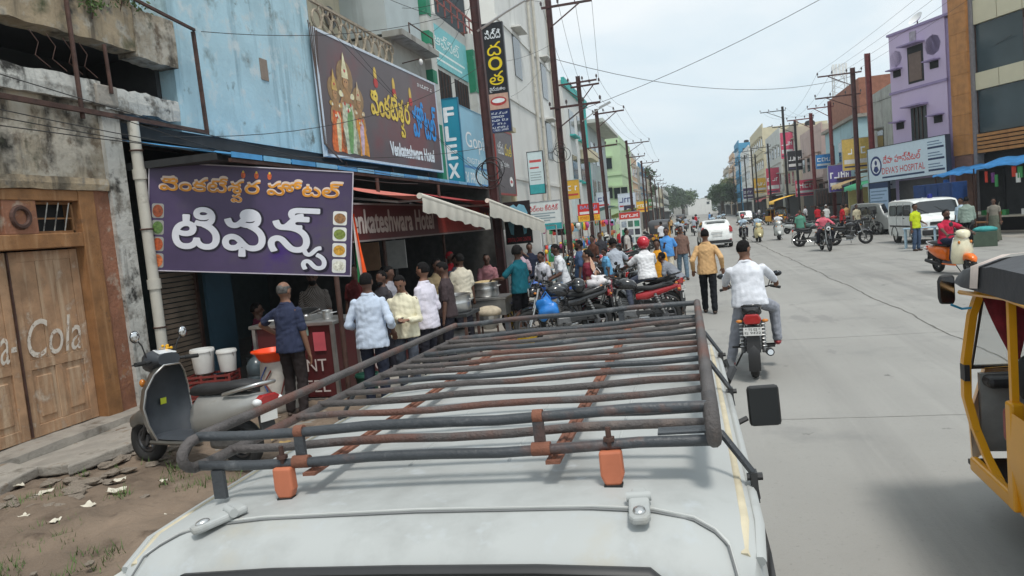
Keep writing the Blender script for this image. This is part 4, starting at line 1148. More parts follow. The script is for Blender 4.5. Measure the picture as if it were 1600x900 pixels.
vessel('blackened frying pan on the stove behind the counter', -5.45, 9.45, 1.20, 0.22, 0.07, M('soot', (0.02, 0.02, 0.02), 0.7, var=0.3), handles=False)
o = MB().box((0, 0, 0.04), (.5, .4, .08)).build('gas_stove', m_steelc, bevel=0.01, loc=(-5.45, 9.45, 1.12)); tag(o, 'flat steel gas stove on the maroon counter', 'stove')
o = thing('steel_ladle', 'long steel ladle lying over the counter stove', 'ladle', (-5.25, 9.25, 1.2)); MB().tube([(0, 0, 0), (.25, -.1, .08)], .008, 6).build('handle', m_steel, o); MB().ell((-.03, .01, -.01), (.05, .05, .025)).build('bowl', m_steel, o, smooth=180)
# big pots on a stand outside
st = thing('pot_stand', 'sooty iron stand carrying the big aluminium pot', 'stand', (-4.05, 11.9, 0))
MB().box((0, 0, .78), (.8, .8, .05)).build('shelf', m_dark, st); MB().box((0, 0, .25), (.75, .75, .04)).build('shelf', m_dark, st)
for (a, b) in ((-.36, -.36), (.36, -.36), (-.36, .36), (.36, .36)): MB().bar((a, b, 0), (a, b, .76), .045).build('leg', m_iron, st)
vessel('large aluminium cooking pot on the sooty stand near the bearded man', -4.05, 11.9, 0.805, 0.36, 0.30)
vessel('sooty steel pot on the lower shelf under the large pot', -4.05, 11.85, 0.27, 0.26, 0.25, M('sooty_steel', (0.12, 0.12, 0.12), 0.5, 0.6, var=0.4))
st = thing('frying_cart', 'food cart with steel top under the second pot', 'cart', (-4.05, 14.2, 0))
mb = MB(); mb.box((0, 0, .80), (1.0, .8, .04)); mb.build('top', m_steelc, st); MB().box((0, 0, .62), (.95, .75, .3)).build('body', m_steelc, st)
for (a, b) in ((-.45, -.35), (.45, -.35), (-.45, .35), (.45, .35)): MB().bar((a, b, 0), (a, b, .78), .045).build('leg', m_iron, st)
vessel('wide steel steamer pot piled with snacks on the food cart', -4.05, 14.2, 0.82, 0.26, 0.30)
o = MB().ell((0, 0, 0), (.25, .25, .05), 14, 6).build('snacks', M('snack', (0.5, 0.38, 0.2), 0.8, var=0.4, scale=30), smooth=180, loc=(-4.05, 14.2, 1.10)); tag(o, 'heap of pale brown snacks in the steamer pot', 'snacks')
o = thing('cloth_bundle', 'pale cloth bundle draped over a bowl by the food cart', 'cloth', (-3.75, 13.2, 0))
MB().ell((0, 0, .62), (.25, .22, .12), 14, 8).build('cloth', M('dirty_cloth', (0.45, 0.38, 0.28), 0.9, var=0.25, scale=9, bump=0.6, bscale=15), o, smooth=180); MB().lathe([(.1, .3), (.2, .45), (.22, .56)], 14).build('bowl', m_steelc, o)
for s in (-.15, .15): MB().bar((s, 0, 0), (s, 0, .35), .03).build('leg', m_iron, o)
o = thing('yellow_stool', 'yellow plastic stool frame behind the man in teal', 'stool', (-3.55, 14.5, 0))
m_yel = P('yellow_plastic', (235, 190, 20), 0.4)
MB().box((0, 0, .78), (.3, .3, .05)).build('seat', m_yel, o, bevel=.01)
for (a, b) in ((-.13, -.13), (.13, -.13), (-.13, .13), (.13, .13)): MB().bar((a, b, 0), (a, b, .76), .05).build('leg', m_yel, o)
o = thing('yellow_tub', 'shallow yellow plastic tub on the ground before the man in teal', 'tub', (-3.05, 13.0, 0))
MB().lathe([(.16, 0), (.24, .16), (.26, .165), (.22, .14), (.15, .02)], 20).build('tub', m_yel, o, smooth=50)
# crates, buckets, water can, sack with basin
m_crate = P('crate_maroon', (120, 45, 40), 0.6, var=0.2)
def crate(lb, x, y, z, rz, w=.56, d=.36, h=.30):
    o = thing('plastic_crate', lb, 'crate', (x, y, z), rz, 'maroon plastic crates')
    for k in range(5):
        zz = .02 + k * h / 5 * 1.02
        MB().box((0, -d / 2, zz + .012), (w, .016, .026)).build('slat', m_crate, o); MB().box((0, d / 2, zz + .012), (w, .016, .026)).build('slat', m_crate, o)
        MB().box((-w / 2, 0, zz + .012), (.016, d, .026)).build('slat', m_crate, o); MB().box((w / 2, 0, zz + .012), (.016, d, .026)).build('slat', m_crate, o)
    for a in (-w / 2, -w / 6, w / 6, w / 2):
        for b in (-d / 2, d / 2): MB().box((a, b * .985, h / 2), (.03, .02, h)).build('corner_post', m_crate, o)
    MB().box((0, 0, .01), (w, d, .014)).build('bottom', m_crate, o)
    return o
crate('maroon plastic crate under the white buckets', -6.35, 8.55, 0.28, R(14)); crate('lower maroon plastic crate of the stack behind the scooter', -6.35, 8.55, 0.0, R(12))
def bucket(lb, x, y, z, r, h, mat=m_whiteplas, tilt=0, rim=True):
    o = thing('bucket', lb, 'bucket', (x, y, z))
    MB().lathe([(r * .8, 0), (r * .83, .01), (r, h * .86), (r * 1.07, h * .87), (r * 1.07, h * .93), (r * 1.02, h), (r * .95, h), (r * .8, h * .1), (.01, h * .08)], 22).build('shell', mat, o, smooth=45)
    MB().tube([(math.cos(a) * r * 1.05, math.sin(a) * r * 1.05 * .5 - r * .4, h * (.9 - .45 * math.sin(a))) for a in [math.pi * k / 8 for k in range(9)]], .005, 5).build('handle', m_steel, o)
    return o
bucket('larger white plastic bucket on the maroon crate', -6.48, 8.55, 0.585, 0.15, 0.33); bucket('smaller white plastic bucket on the crate edge beside the larger one', -6.16, 8.62, 0.585, 0.125, 0.29)
o = thing('water_can', 'dark translucent water can standing behind the crates', 'water can', (-5.98, 9.0, 0))
MB().lathe([(.13, .3), (.14, .32), (.14, .42), (.132, .44), (.14, .46), (.14, .58), (.09, .66), (.04, .69), (.035, .74), (.0, .745)], 20).build('can', M('can_plastic', (0.06, 0.08, 0.09), 0.25, var=0.1), o, smooth=40)
MB().cyl((0, 0, .74), (0, 0, .80), .018).build('spout', m_steel, o); MB().box((0, 0, .15), (.36, .36, .3)).build('stand', m_dark, o)
o = thing('sack_drum', 'white printed plastic sack wrapped drum beside the navy shirt man', 'drum', (-5.42, 8.62, 0))
m_sack = M('sack_plastic', srgb(185, 180, 172), 0.6, var=0.2, scale=5, dirt=[(srgb(180, 100, 90), 0.62, 4.0), (srgb(110, 120, 140), 0.66, 6)], bump=0.7, bscale=12)
MB().lathe([(.20, .0), (.25, .06), (.26, .25), (.235, .45), (.22, .62), (.21, .70), (.0, .70)], 18).build('sack', m_sack, o, smooth=60)
MB().tube([(.05, -.24, .6), (-.05, -.26, .45), (.05, -.265, .3), (.15, -.24, .25), (.2, -.16, .5), (.22, -.12, .75)], .010, 6).build('hose', P('hose_red', (120, 50, 45)), o)
MB().tube([(-.02, -.23, .65), (-.10, -.25, .5), (-.02, -.265, .35), (.02, -.26, .12)], .009, 6).build('hose', P('hose_blue', (40, 70, 130)), o)
o = thing('orange_basin', 'bright orange plastic basin resting on the white sack drum', 'basin', (-5.42, 8.55, 0.70))
m_orange = P('basin_orange', (240, 75, 20), 0.35, var=0.05)
MB().lathe([(.15, 0), (.19, .04), (.24, .13), (.275, .135), (.275, .15), (.24, .15), (.18, .05), (.0, .03)], 28).build('bowl', m_orange, o, smooth=50)
MB().torus((0, 0, .142), .265, .01, 'Z', 28, 6).build('rim', m_orange, o)
bucket('dark green bucket on the ground beside the counter post', -4.55, 9.45, 0.0, 0.16, 0.30, P('bucket_green', (25, 75, 60)))
# flag
fl = thing('flag', 'hanging saffron white and green flag on a stick beside the purple sign', 'flag', (-4.93, 10.25, 1.50))
fl.scale = (.62, .8, .86)
rings = []; n = 14
def flagstrip(name, mat, t0, t1):
    mb = MB(); rows = []
    for i in range(9):
        t = i / 8; r = []
        for j in range(6):
            s = t0 + (t1 - t0) * j / 5
            # cloth hanging limp: strips run steeply downward
            x = 0.02 + 0.24 * s + 0.05 * (1 - t) * (s - .5) ; z = 1.25 - 1.18 * t - 0.10 * s * t
            x = (0.03 + s * (0.10 + 0.16 * t)); y = 0.05 * math.sin(s * 11 + t * 3) * (0.3 + t)
            r.append((x, y, z))
        rows.append(r)
    mb.loft(rows, closed=False, cap=False); return mb.build(name, mat, fl, smooth=180)
flagstrip('green_stripe', P('flag_green', (20, 110, 60), 0.8), 0, .33); flagstrip('white_stripe', P('flag_white', (220, 220, 215), 0.8), .33, .52); flagstrip('saffron_stripe', P('flag_saffron', (240, 85, 20), 0.8), .52, 1.0)
MB().cyl((0, 0, 0), (.01, .0, 1.3), .008).build('stick', m_iron, fl)

# ------------------------------------------------------------------ right side, angled row near the junction
RZ = R(-63.0)
RO = Vector((10.37, 43.13, 0))
def rloc(x, y=0.0, z=0.0):
    """plan point in the angled row: x along the facades toward the reader's right, y behind the facade line"""
    return (RO.x + .454 * x + .891 * y, RO.y - .891 * x + .454 * y, z)
m_lilac = M('lilac_plaster', (0.56, 0.46, 0.63), 0.85, var=0.05, scale=0.6, streak=((0.46, 0.38, 0.52), 0.6, 1.5))
m_lilac_d = M('lilac_dark', (0.30, 0.24, 0.40), 0.8, var=0.08)
LB = thing('lilac_building', 'narrow lilac building with two windows above the hospital sign', 'building', RO, RZ)
slab(LB, 'wall', m_lilac, .62, 4.20, 0, 12, 0, 10.1)
slab(LB, 'edge_strip', m_lilac_d, 4.20, 4.62, .05, 12, 0, 10.0)
slab(LB, 'floor_band', m_lilac_d, .55, 4.25, -.06, 0, 7.15, 7.27); slab(LB, 'roof_edge', m_lilac_d, .55, 4.66, -.08, 12, 10.1, 10.22)
slab(LB, 'parapet_post', m_lilac, 4.1, 4.55, 0, .4, 10.22, 11.6)
w = slab(LB, 'window', m_dark, 1.85, 2.85, -.02, .02, 7.45, 9.25); slab(LB, 'window_frame', M('brown_sash', (0.16, 0.11, 0.09), 0.6), 1.95, 2.75, -.05, -.02, 7.55, 8.9)
MB().box((2.35, -.28, 9.32), (1.3, .5, .07)).build('window_hood', m_lilac_d, LB)
w = slab(LB, 'window', m_glass, 1.90, 2.90, -.02, .02, 4.65, 6.25)
for k in range(3): MB().box((2.15 + .25 * k, -.04, 5.45), (.03, .03, 1.6)).build('window_bar', m_iron, w)
MB().box((2.40, -.28, 6.32), (1.3, .5, .07)).build('window_hood', m_lilac_d, LB)
for (x, z) in ((1.1, 8.2), (3.5, 8.1), (1.15, 5.55), (3.6, 5.5)):
    slab(LB, 'vent_opening', m_black, x - .25, x + .25, -.03, 0, z - .22, z + .12); MB().box((x, -.2, z + .16), (.75, .4, .06)).build('vent_hood', m_lilac_d, LB)
for (x, z, r) in ((1.05, 8.9, .42), (3.45, 9.0, .5)):
    MB().lathe([(r * .9, -.05), (r, -.02), (r, 0)], 8, (x, 0, z), Matrix.Rotation(R(90), 3, 'X')).build('octagon_trim', m_lilac_d, LB)
slab(LB, 'plaque', M('plaque_grey', (0.35, 0.32, 0.36), 0.8, var=0.3, scale=5), 2.05, 2.45, -.04, 0, 9.5, 9.95)
MB().lathe([(.02, 0), (.25, .06), (.38, .16)], 14, (1.5, 1.0, 10.7), Matrix.Rotation(R(50), 3, 'X'), cap=False).build('dish', m_white, LB, smooth=60); MB().cyl((1.5, 1, 10.1), (1.5, 1, 10.7), .03).build('dish_mast', m_iron, LB)
sh_ = slab(LB, 'shutter', M('shutter_grey', (0.12, 0.12, 0.12), 0.6, 0.3), .9, 4.1, -.03, 0, .15, 2.7)
for k in range(12): MB().box((2.5, -.05, .3 + k * .2), (3.15, .03, .14)).build('shutter_slat', M('shutter_grey', (0.12, 0.12, 0.12)), sh_)
GB = thing('glass_building', 'modern building with wood clad pillar, dark glass and cream panels', 'building', RO, RZ)
m_clad = M('orange_wood_clad', (0.42, 0.19, 0.06), 0.6, var=0.2, scale=3, streak=((0.33, 0.14, 0.045), 0.52, 4.0))
m_panel = M('cream_panel', (0.60, 0.55, 0.39), 0.5, var=0.06, scale=1)
slab(GB, 'core', m_dark, 5.5, 18, .4, 14, 0, 13.5)
for k in range(11): slab(GB, 'cladding_panel', m_clad, 4.66, 5.62, -.25, .4, 3.55 + k * .92, 3.55 + k * .92 + .91)
slab(GB, 'pillar_side', M('pillar_grey', (0.22, 0.21, 0.22), 0.7), 5.62, 5.78, -.1, .4, 0, 13.6)
for (z0, z1) in ((4.45, 6.35), (7.15, 9.25), (10.35, 12.4)):
    for k in range(5): slab(GB, 'glass_pane', m_glass_teal, 5.80 + k * 2.4, 5.80 + k * 2.4 + 2.34, .1, .16, z0, z1)
    for k in range(6): slab(GB, 'mullion', m_iron, 5.77 + k * 2.4, 5.81 + k * 2.4, .05, .14, z0, z1)
for (z0, z1) in ((6.37, 7.13), (9.27, 10.33), (12.42, 13.5)):
    for k in range(10): slab(GB, 'cream_panel', m_panel, 5.80 + k * 1.22, 5.80 + k * 1.22 + 1.19, -.02, .2, z0, z1)
for k in range(5): slab(GB, 'wood_slat', m_clad, 5.80, 18, -.06, .2, 3.55 + k * .18, 3.55 + k * .18 + .13)
for k in range(2): slab(GB, 'poster', P('window_poster', (90, 70, 75), var=0.4, scale=3), 8.2, 10.4, .04, .09, 7.6, 8.9) if k == 0 else None
slab(GB, 'pillar_base', M('brown_tile', (0.20, 0.10, 0.07), 0.6, var=0.2), 4.66, 5.6, -.2, .4, 0, 3.54)
slab(GB, 'shop_opening', m_black, 5.8, 18, .3, .38, 0, 3.5)
hs_t, L_, H_ = board('hospital_sign', 'white hospital sign board with round blue emblem and red lettering', 'sign', rloc(-.4, -.75)[:2], rloc(4.75, -.75)[:2], 2.75, 4.52, P('hospital_white', (205, 222, 232), var=0.04), P('hospital_edge', (45, 55, 70)), 0.25, 0.03, dz=-0.06)
lettering(hs_t, 'దేవా హాస్పిటల్', P('hospital_red', (215, 50, 50)), L_ * .21, H_ * .50, L_ * .50, H_ * .24, 0.006, bold=0.015)
lettering(hs_t, "DEVA'S HOSPITAL", P('hospital_red2', (205, 60, 60)), L_ * .19, H_ * .20, L_ * .56, H_ * .19, 0.006, bold=0.02)
disc(hs_t, P('emblem_blue', (35, 55, 110)), L_ * .11, H_ * .47, .42, .52, 0.006, 'emblem'); disc(hs_t, P('emblem_white', (225, 230, 235)), L_ * .11, H_ * .47, .32, .40, 0.008, 'emblem')
disc(hs_t, P('emblem_blue', (35, 55, 110)), L_ * .11, H_ * .56, .09, .13, 0.010, 'emblem'); disc(hs_t, P('emblem_blue', (35, 55, 110)), 0, 0, 0, 0, 0.010, 'emblem', poly=[(L_ * .11 - .2, H_ * .34), (L_ * .11, H_ * .26), (L_ * .11 + .2, H_ * .34), (L_ * .11 + .1, H_ * .46), (L_ * .11 - .1, H_ * .46)])
patch(hs_t, P('hospital_navy', (40, 60, 95)), L_ * .19, H_ * .08, L_ * .55, .09)
for k in range(3):
    patch(hs_t, P('hospital_navy', (40, 60, 95)), L_ * .79, H_ * (.70 - .30 * k), L_ * .19, H_ * .055); 
    for j in range(2): patch(hs_t, P('hospital_ink', (110, 135, 160)), L_ * .79, H_ * (.80 - .30 * k) + .13 * j, L_ * (.17 - .03 * j), .05)
ib, L_, H_ = board('hospital_information_board', 'tall pale blue hospital information board under the hospital sign', 'sign', rloc(-.35, -.8)[:2], rloc(1.0, -.8)[:2], .75, 2.7, P('info_blue', (165, 190, 215), var=0.05), P('hospital_edge', (45, 55, 70)), 0.1, 0.04)
patch(ib, P('hospital_navy', (40, 60, 95)), 0, H_ * .86, L_, H_ * .14)
for k in range(8): patch(ib, P('hospital_ink', (110, 135, 160)), .08, H_ * (.76 - .09 * k), L_ * (.86 - .12 * (k % 3)), .06)
mb = MB()
for x in (.1, L_ - .1): mb = MB().bar((x, .05, -.75), (x, .05, 0), .06).build('post', m_iron, ib)
# stalls with tarpaulins below the glass building
m_tarp = P('blue_tarp', (45, 120, 178), 0.55, var=0.25, scale=4, bump=0.5, bscale=6)
def stall(lb, x0, x1, y0, z0, tarp, goods, sd):
    o = thing('market_stall', lb, 'stall', RO, RZ); rr = random.Random(sd)
    n = 8; rows = []
    for i in range(n + 1):
        t = i / n; x = x0 + (x1 - x0) * t; rows.append([(x, y0 + 1.5, z0 + .30 + .03 * math.sin(t * 17)), (x, y0 + .7, z0 + .12 - .04 * math.sin(t * 13 + sd)), (x, y0, z0 + .03 * math.sin(t * 21)), (x, y0 - .02, z0 - .10 + .05 * math.sin(t * 18))])
    MB().loft(rows, closed=False, cap=False).build('tarpaulin', tarp, o, smooth=180)
    for x in (x0 + .1, x1 - .1): MB().cyl((x, y0 + .05, 0), (x, y0 + .05, z0), .03).build('post', m_iron, o)
    slab(o, 'table', m_tan, x0 + .2, x1 - .2, y0 + .5, y0 + 1.4, .7, .76); slab(o, 'back_shelf', m_dark, x0 + .2, x1 - .2, y0 + 1.6, y0 + 1.7, .7, z0)
    for k in range(goods):
        c = rr.choice([(200, 60, 40), (230, 190, 40), (40, 90, 160), (220, 220, 215), (60, 140, 80), (120, 60, 130)])
        x = rr.uniform(x0 + .4, x1 - .4)
        if k % 2: MB().box((x, y0 + .9, .86), (rr.uniform(.12, .3), .25, rr.uniform(.12, .3)), rz=rr.uniform(-.3, .3)).build('goods', P('goods_%d' % c[0], c), o, bevel=.01)
        else: MB().box((x, y0 + .12, z0 - rr.uniform(.35, .7)), (rr.uniform(.08, .2), .05, rr.uniform(.25, .5)), rz=rr.uniform(-.4, .4)).build('hanging_goods', P('goods_%d' % c[0], c, var=0.4, scale=9), o)
    return o
stall('stall with sagging blue tarpaulin beside the hospital van', 4.8, 7.2, -1.6, 2.75, m_tarp, 10, 1)
stall('stall with bright blue tarpaulin and colourful hanging goods at the right edge', 7.5, 11.0, -2.2, 2.9, m_tarp, 18, 2)
o = thing('goods_cabinet', 'dark blue kiosk cabinet on legs in front of the tarpaulin stalls', 'kiosk', rloc(6.0, -2.4), RZ)
m_kiosk = P('kiosk_blue', (35, 65, 115), 0.5, var=0.2)
MB().box((0, 0, 1.9), (2.2, .8, .9)).build('cabinet', m_kiosk, o, bevel=.02); MB().box((0, 0, .55), (2.1, .75, 1.0)).build('base', M('kiosk_grey', (0.22, 0.21, 0.19), 0.8, var=0.2), o)
for k in range(3): MB().box((-.7 + .7 * k, -.41, 1.9), (.6, .03, .75)).build('door_panel', m_kiosk, o)
MB().box((0, -.45, 1.42), (2.0, .3, .03)).build('shelf', m_steelc, o)
for k in range(6): MB().box((-.8 + .3 * k, -.3, 1.5), (.2, .2, .14)).build('packet', P('packet_%d' % k, ((200, 60, 40), (230, 190, 40), (220, 220, 215), (60, 140, 80), (220, 120, 40), (190, 190, 60))[k]), o)
o = thing('wooden_bench', 'long brown wooden bench at the right edge of the street', 'bench', rloc(8.8, -3.6), RZ)
MB().box((0, 0, .62), (2.6, .35, .05)).build('seat', m_wood_dark, o)
for a in (-1.1, 1.1):
    for b in (-.13, .13): MB().bar((a, b, 0), (a * .97, b * .8, .6), .05).build('leg', m_wood_dark, o)
o = thing('pale_table', 'pale blue plastic table behind the man in lime shirt', 'table', (8.3, 30.2, 0), R(-20))
MB().box((0, 0, .74), (1.1, .6, .04)).build('top', P('pale_blue_plastic', (150, 175, 190), 0.4), o, bevel=.01)
for a in (-.48, .48):
    for b in (-.24, .24): MB().bar((a, b, 0), (a, b, .73), .05).build('leg', P('pale_blue_plastic', (150, 175, 190), 0.4), o)
o = thing('green_crate', 'dark green box with a turquoise cloth heaped on it', 'crate', (9.9, 28.6, 0), R(-20))
MB().box((0, 0, .26), (.7, .5, .52)).build('box', P('crate_green', (70, 85, 70), 0.6, var=0.2), o, bevel=.01); MB().ell((0, 0, .58), (.38, .28, .12), 12, 6).build('cloth', P('turquoise_cloth', (60, 150, 150), 0.8, var=0.2, bump=0.6, bscale=12), o, smooth=180)

# ------------------------------------------------------------------ right side farther along
def rbuild(name, lb, y0, y1, h, mat, fl, seed, x0=12.6, bands=None):
    return plain_building(name, lb, x0, x0 + 10, y0, y1, h, mat, 1, fl, bands, seed=seed)
m_brickw = M('brick_wall', (0.30, 0.13, 0.085), 0.9, var=0.2, scale=4, bump=0.3, bscale=30)
m_ltblue = M('light_blue_plaster', (0.38, 0.55, 0.60), 0.9, var=0.1, scale=0.8, streak=((0.27, 0.38, 0.42), 0.58, 1.2))
m_pinkish = M('pinkish_plaster', (0.52, 0.40, 0.37), 0.9, var=0.12, scale=0.8, streak=((0.36, 0.28, 0.25), 0.58, 1.2))
rbuild('shop_building', 'grey concrete building with blue rooftop sheet beside the lilac one', 47.5, 57, 8.2, m_grey_pl, 2, 11, 12.8)
bb = thing('brick_top_building', 'light blue building with raw brick upper storey on the right', 'building')
slab(bb, 'wall', m_ltblue, 12.6, 24, 60, 73, 0, 8.0); slab(bb, 'brick_storey', m_brickw, 12.9, 24, 60.2, 72.8, 8.0, 10.8); slab(bb, 'slab_edge', m_conc, 12.3, 24, 59.8, 73.2, 7.9, 8.15)
for y in (61.5, 65, 69): slab(bb, 'window', m_glass, 12.55, 12.6, y, y + 2, 5.0, 6.6); slab(bb, 'window_sill', m_conc, 12.4, 12.6, y - .1, y + 2.1, 4.85, 4.95)
slab(bb, 'window', m_glass, 14.0, 16.0, 59.95, 60.0, 5.0, 6.6); slab(bb, 'shopfront', m_dark, 12.5, 12.6, 60.5, 72.5, 0, 3.4)
slab(bb, 'canopy', m_iron, 11.2, 12.6, 60, 73, 3.5, 3.6)
rbuild('shop_building', 'pinkish shop building past the brick topped one', 75, 88, 8.6, m_pinkish, 2, 13)
rbuild('shop_building', 'weathered tan building with many signs on the right side', 90, 104, 10.5, m_tan, 3, 14)
rbuild('shop_building', 'off-white three storey building on the right side', 106, 124, 11.5, m_offw, 3, 15)
rbuild('shop_building', 'tall cream building on the right side far along', 128, 152, 14.5, m_cream2, 4, 16)
rbuild('shop_building', 'pale building behind the roadside tree on the right', 156, 180, 13.5, m_wht, 4, 17)
rbuild('shop_building', 'slim blue fronted building far away on the right', 184, 200, 17, P('far_blue', (70, 140, 175), 0.8), 5, 18)
rbuild('shop_building', 'peach building far away on the right', 204, 226, 16, m_peach, 5, 19)
rbuild('shop_building', 'farthest tan building on the right before the trees', 232, 265, 14, m_tan, 4, 20)
plain_building('shop_building', 'hazy pale building before the far trees on the left', -18, -7.2, 236, 300, 9.5, m_offw, -1, 3, seed=21)
rbuild('shop_building', 'hazy grey building at the far end of the right side', 270, 330, 11, m_grey_pl, 3, 22)
RS = [(10.9, 49.5, 12.4, 2.4, 4.6, (165, 175, 185), 'tall grey and violet banner on the grey building at right', 'SRI SAI'),
      (11.0, 57.5, 12.8, 4.0, 6.2, (205, 175, 95), 'yellow and orange restaurant sign above the green awning', 'SWEETS'),
      (10.6, 61, 12.2, 2.6, 4.6, (90, 80, 150), 'violet and white shop banner behind the red pole', 'OPTICAL'),
      (11.2, 70, 12.5, 4.8, 6.0, (60, 135, 200), 'blue shop board on the light blue building', 'MEDICAL'),
      (10.6, 79, 12.4, 2.6, 4.2, (200, 70, 100), 'pink and red shop board at street level on the right', 'FASHION'),
      (10.9, 86, 12.4, 5.5, 7.6, (40, 40, 45), 'black sign with red top standing out from the right facades', 'CELL'),
      (11.0, 92, 12.4, 7.2, 10.2, (205, 80, 110), 'tall pink vertical sign high on the tan building', 'GOLD'),
      (10.8, 108, 12.5, 3.4, 7.0, (190, 70, 95), 'tall crimson banner hanging down the off-white building', 'SILKS'),
      (10.6, 126, 12.5, 4.0, 6.4, (215, 90, 60), 'orange red shop board before the tall cream building', 'HOTEL'),
      (10.6, 150, 12.4, 3.5, 5.5, (80, 60, 110), 'small dark violet board far along the right side', 'STORE')]
for (x0, y, x1, z0, z1, c, lb, tx) in RS:
    sg, L_, H_ = board('shop_sign', lb, 'sign', (x0, y), (x1, y), z0, z1, P('shop_%d_%d' % (c[0], c[2]), c, var=0.15), m_frame, 0.08, 0.03)
    scribble(sg, W_ if sum(c) < 520 else P('shop_ink2', (190, 50, 50)), .12, H_ * .5, L_ - .24, min(H_ * .3, .5), int(y))
    patch(sg, P('shop_stripe2', (215, 215, 215)), .1, H_ * .2, L_ - .2, H_ * .14); patch(sg, P('shop_stripe3', (60, 60, 90)), .1, H_ * .08, L_ - .3, H_ * .05)
    mb = MB().bar((L_, .05, H_ * .8), (L_ + .5, .05, H_ * .8), .05).build('bracket', m_iron, sg); MB().bar((L_, .05, H_ * .2), (L_ + .5, .05, H_ * .2), .05).build('bracket', m_iron, sg)
def awn(lb, x0, x1, y0, y1, z, c):
    o = thing('shop_awning', lb, 'awning'); m = P('awn_%d_%d' % (c[0], c[1]), c, 0.6, var=0.15); rows = []
    for i in range(9):
        t = i / 8; y = y0 + (y1 - y0) * t; rows.append([(x1, y, z + .5), ((x0 + x1) / 2, y, z + .3 - .05 * math.sin(i * 2)), (x0, y, z + .05 * math.sin(i * 1.7)), (x0 - .02, y, z - .25 + .05 * math.sin(i * 2.3))])
    MB().loft(rows, closed=False, cap=False).build('cloth', m, o, smooth=180)
    for y in (y0 + .1, y1 - .1): MB().cyl((x0, y, 0), (x0, y, z), .03).build('post', m_iron, o)
awn('bright green cloth awning near the grey parked van', 10.4, 12.6, 49, 54.5, 2.75, (25, 150, 100))
awn('tan cloth awning past the green one on the right', 10.6, 12.6, 56, 60, 3.0, (190, 160, 110))
awn('orange yellow cloth awning over the cart far on the right', 8.2, 10.2, 76, 81, 2.3, (245, 185, 40))
awn('dull red awning along the far right shops', 10.4, 12.6, 112, 122, 2.8, (170, 60, 60))
awn('dull teal awning on the left shops past the tools sign', -7.0, -5.0, 48, 54, 2.5, (70, 140, 150))
awn('green and yellow awning far along the left shops', -6.6, -4.6, 66, 74, 2.4, (150, 170, 60))
o = thing('yellow_wall_panel', 'cream yellow painted wall panel with black marks behind parked scooters', 'wall', (11.9, 57.5, 0))
MB().box((0, 0, 1.35), (1.3, .15, 2.7)).build('panel', P('cream_yellow', (215, 205, 140), 0.8, var=0.08), o); MB().box((.2, -.08, 1.3), (.3, .02, .8)).build('painted_mark', m_ink, o)
# transformer on a twin pole
tf = thing('transformer', 'dark electrical transformer box mounted between two red poles on the right', 'transformer', (10.6, 63, 0))
MB().box((0, 0, 2.3), (1.5, .9, 1.3)).build('tank', M('transformer_dark', (0.05, 0.045, 0.045), 0.6, 0.3, var=0.3), tf, bevel=.04)
for k in range(7): MB().box((-.66 + .22 * k, -.5, 2.25), (.05, .14, 1.0)).build('cooling_fin', m_iron, tf)
for k in range(3): MB().cyl((-.45 + .45 * k, 0, 2.95), (-.45 + .45 * k, 0, 3.4), .06, .04).build('bushing', m_iron, tf)
MB().box((0, 0, 1.6), (2.2, .5, .12)).build('platform', m_iron, tf)

# ------------------------------------------------------------------ poles and overhead lines
POLE_TOPS = {}
def pole(key, lb, x, y, h, lean=0.0, arms=(), r=0.11, mat=m_pole, lamp=None, group='power poles along the street'):
    o = thing('power_pole', lb, 'pole', (x, y, 0), group=group); o.rotation_euler = (0, R(lean), 0)
    mb = MB(); mb.box((0, 0, h / 2), (r * 1.3, .02, h)); mb.box((-r * .65, 0, h / 2), (.02, r * 1.2, h)); mb.box((r * .65, 0, h / 2), (.02, r * 1.2, h))
    mb.build('mast', mat, o)
    tops = []
    for (z, x0, x1) in arms:
        a = MB().bar((x0, 0, z), (x1, 0, z), .08).build('cross_arm', mat, o)
        MB().bar((0, -.05, z - .8), ((x1 if abs(x1) > abs(x0) else x0) * .75, -.05, z), .045).build('brace', mat, o)
        n = 4
        for k in range(n):
            xx = x0 + (x1 - x0) * k / (n - 1)
            MB().lathe([(.012, 0), (.012, .08), (.05, .09), (.035, .14), (.055, .15), (.035, .21), (.02, .24)], 8, (xx, 0, z + .03)).build('insulator', M('insulator_brown', (0.05, 0.03, 0.03), 0.3), a)
            p = Matrix.Rotation(R(lean), 3, 'Y') @ Vector((xx, 0, z + .26)); tops.append(Vector((x, y, 0)) + p)
    if lamp:
        z, dx = lamp
        l = MB().tube([(0, 0, z), (dx * .6, 0, z + .35), (dx, 0, z + .55)], .03, 6).build('lamp_arm', m_steel, o); MB().box((dx * 1.18, 0, z + .64), (.6, .16, .09), rot=Matrix.Rotation(R(-20 if dx > 0 else 20), 3, 'Y')).build('lamp_head', m_steel, l)
    POLE_TOPS[key] = tops
    return o
pole('l1', 'nearest dark red iron power pole standing at the hotel awnings', -4.62, 17.9, 9.6, -0.6, ((9.2, -.9, .9),), .14, lamp=(7.0, 1.3))
pole('l2', 'tall dark red power pole with long cross arm beyond the hotel', -4.7, 29.4, 10.9, -0.2, ((10.6, -.3, 1.7), (6.7, -.3, 1.7)), .15)
pole('l3', 'dark power pole with street lamp third along the left side', -4.6, 36.6, 9.2, -1.0, ((8.7, -.4, 1.0), (8.9, -1.2, .9)), .14, lamp=(7.0, 1.0))
pole('l4', 'rusty power pole fourth along the left side', -4.6, 44.0, 8.6, -1.4, ((8.3, -.2, 1.6), (6.4, -1.0, 1.0)), .14)
pole('l5', 'slim dark power pole fifth along the left side', -4.6, 64, 8.6, -.4, ((8.3, -.1, 1.9),), .13)
pole('l6', 'distant slim power pole sixth along the left side', -4.6, 84, 8.2, -.3, ((7.9, -.1, 1.9),), .13)
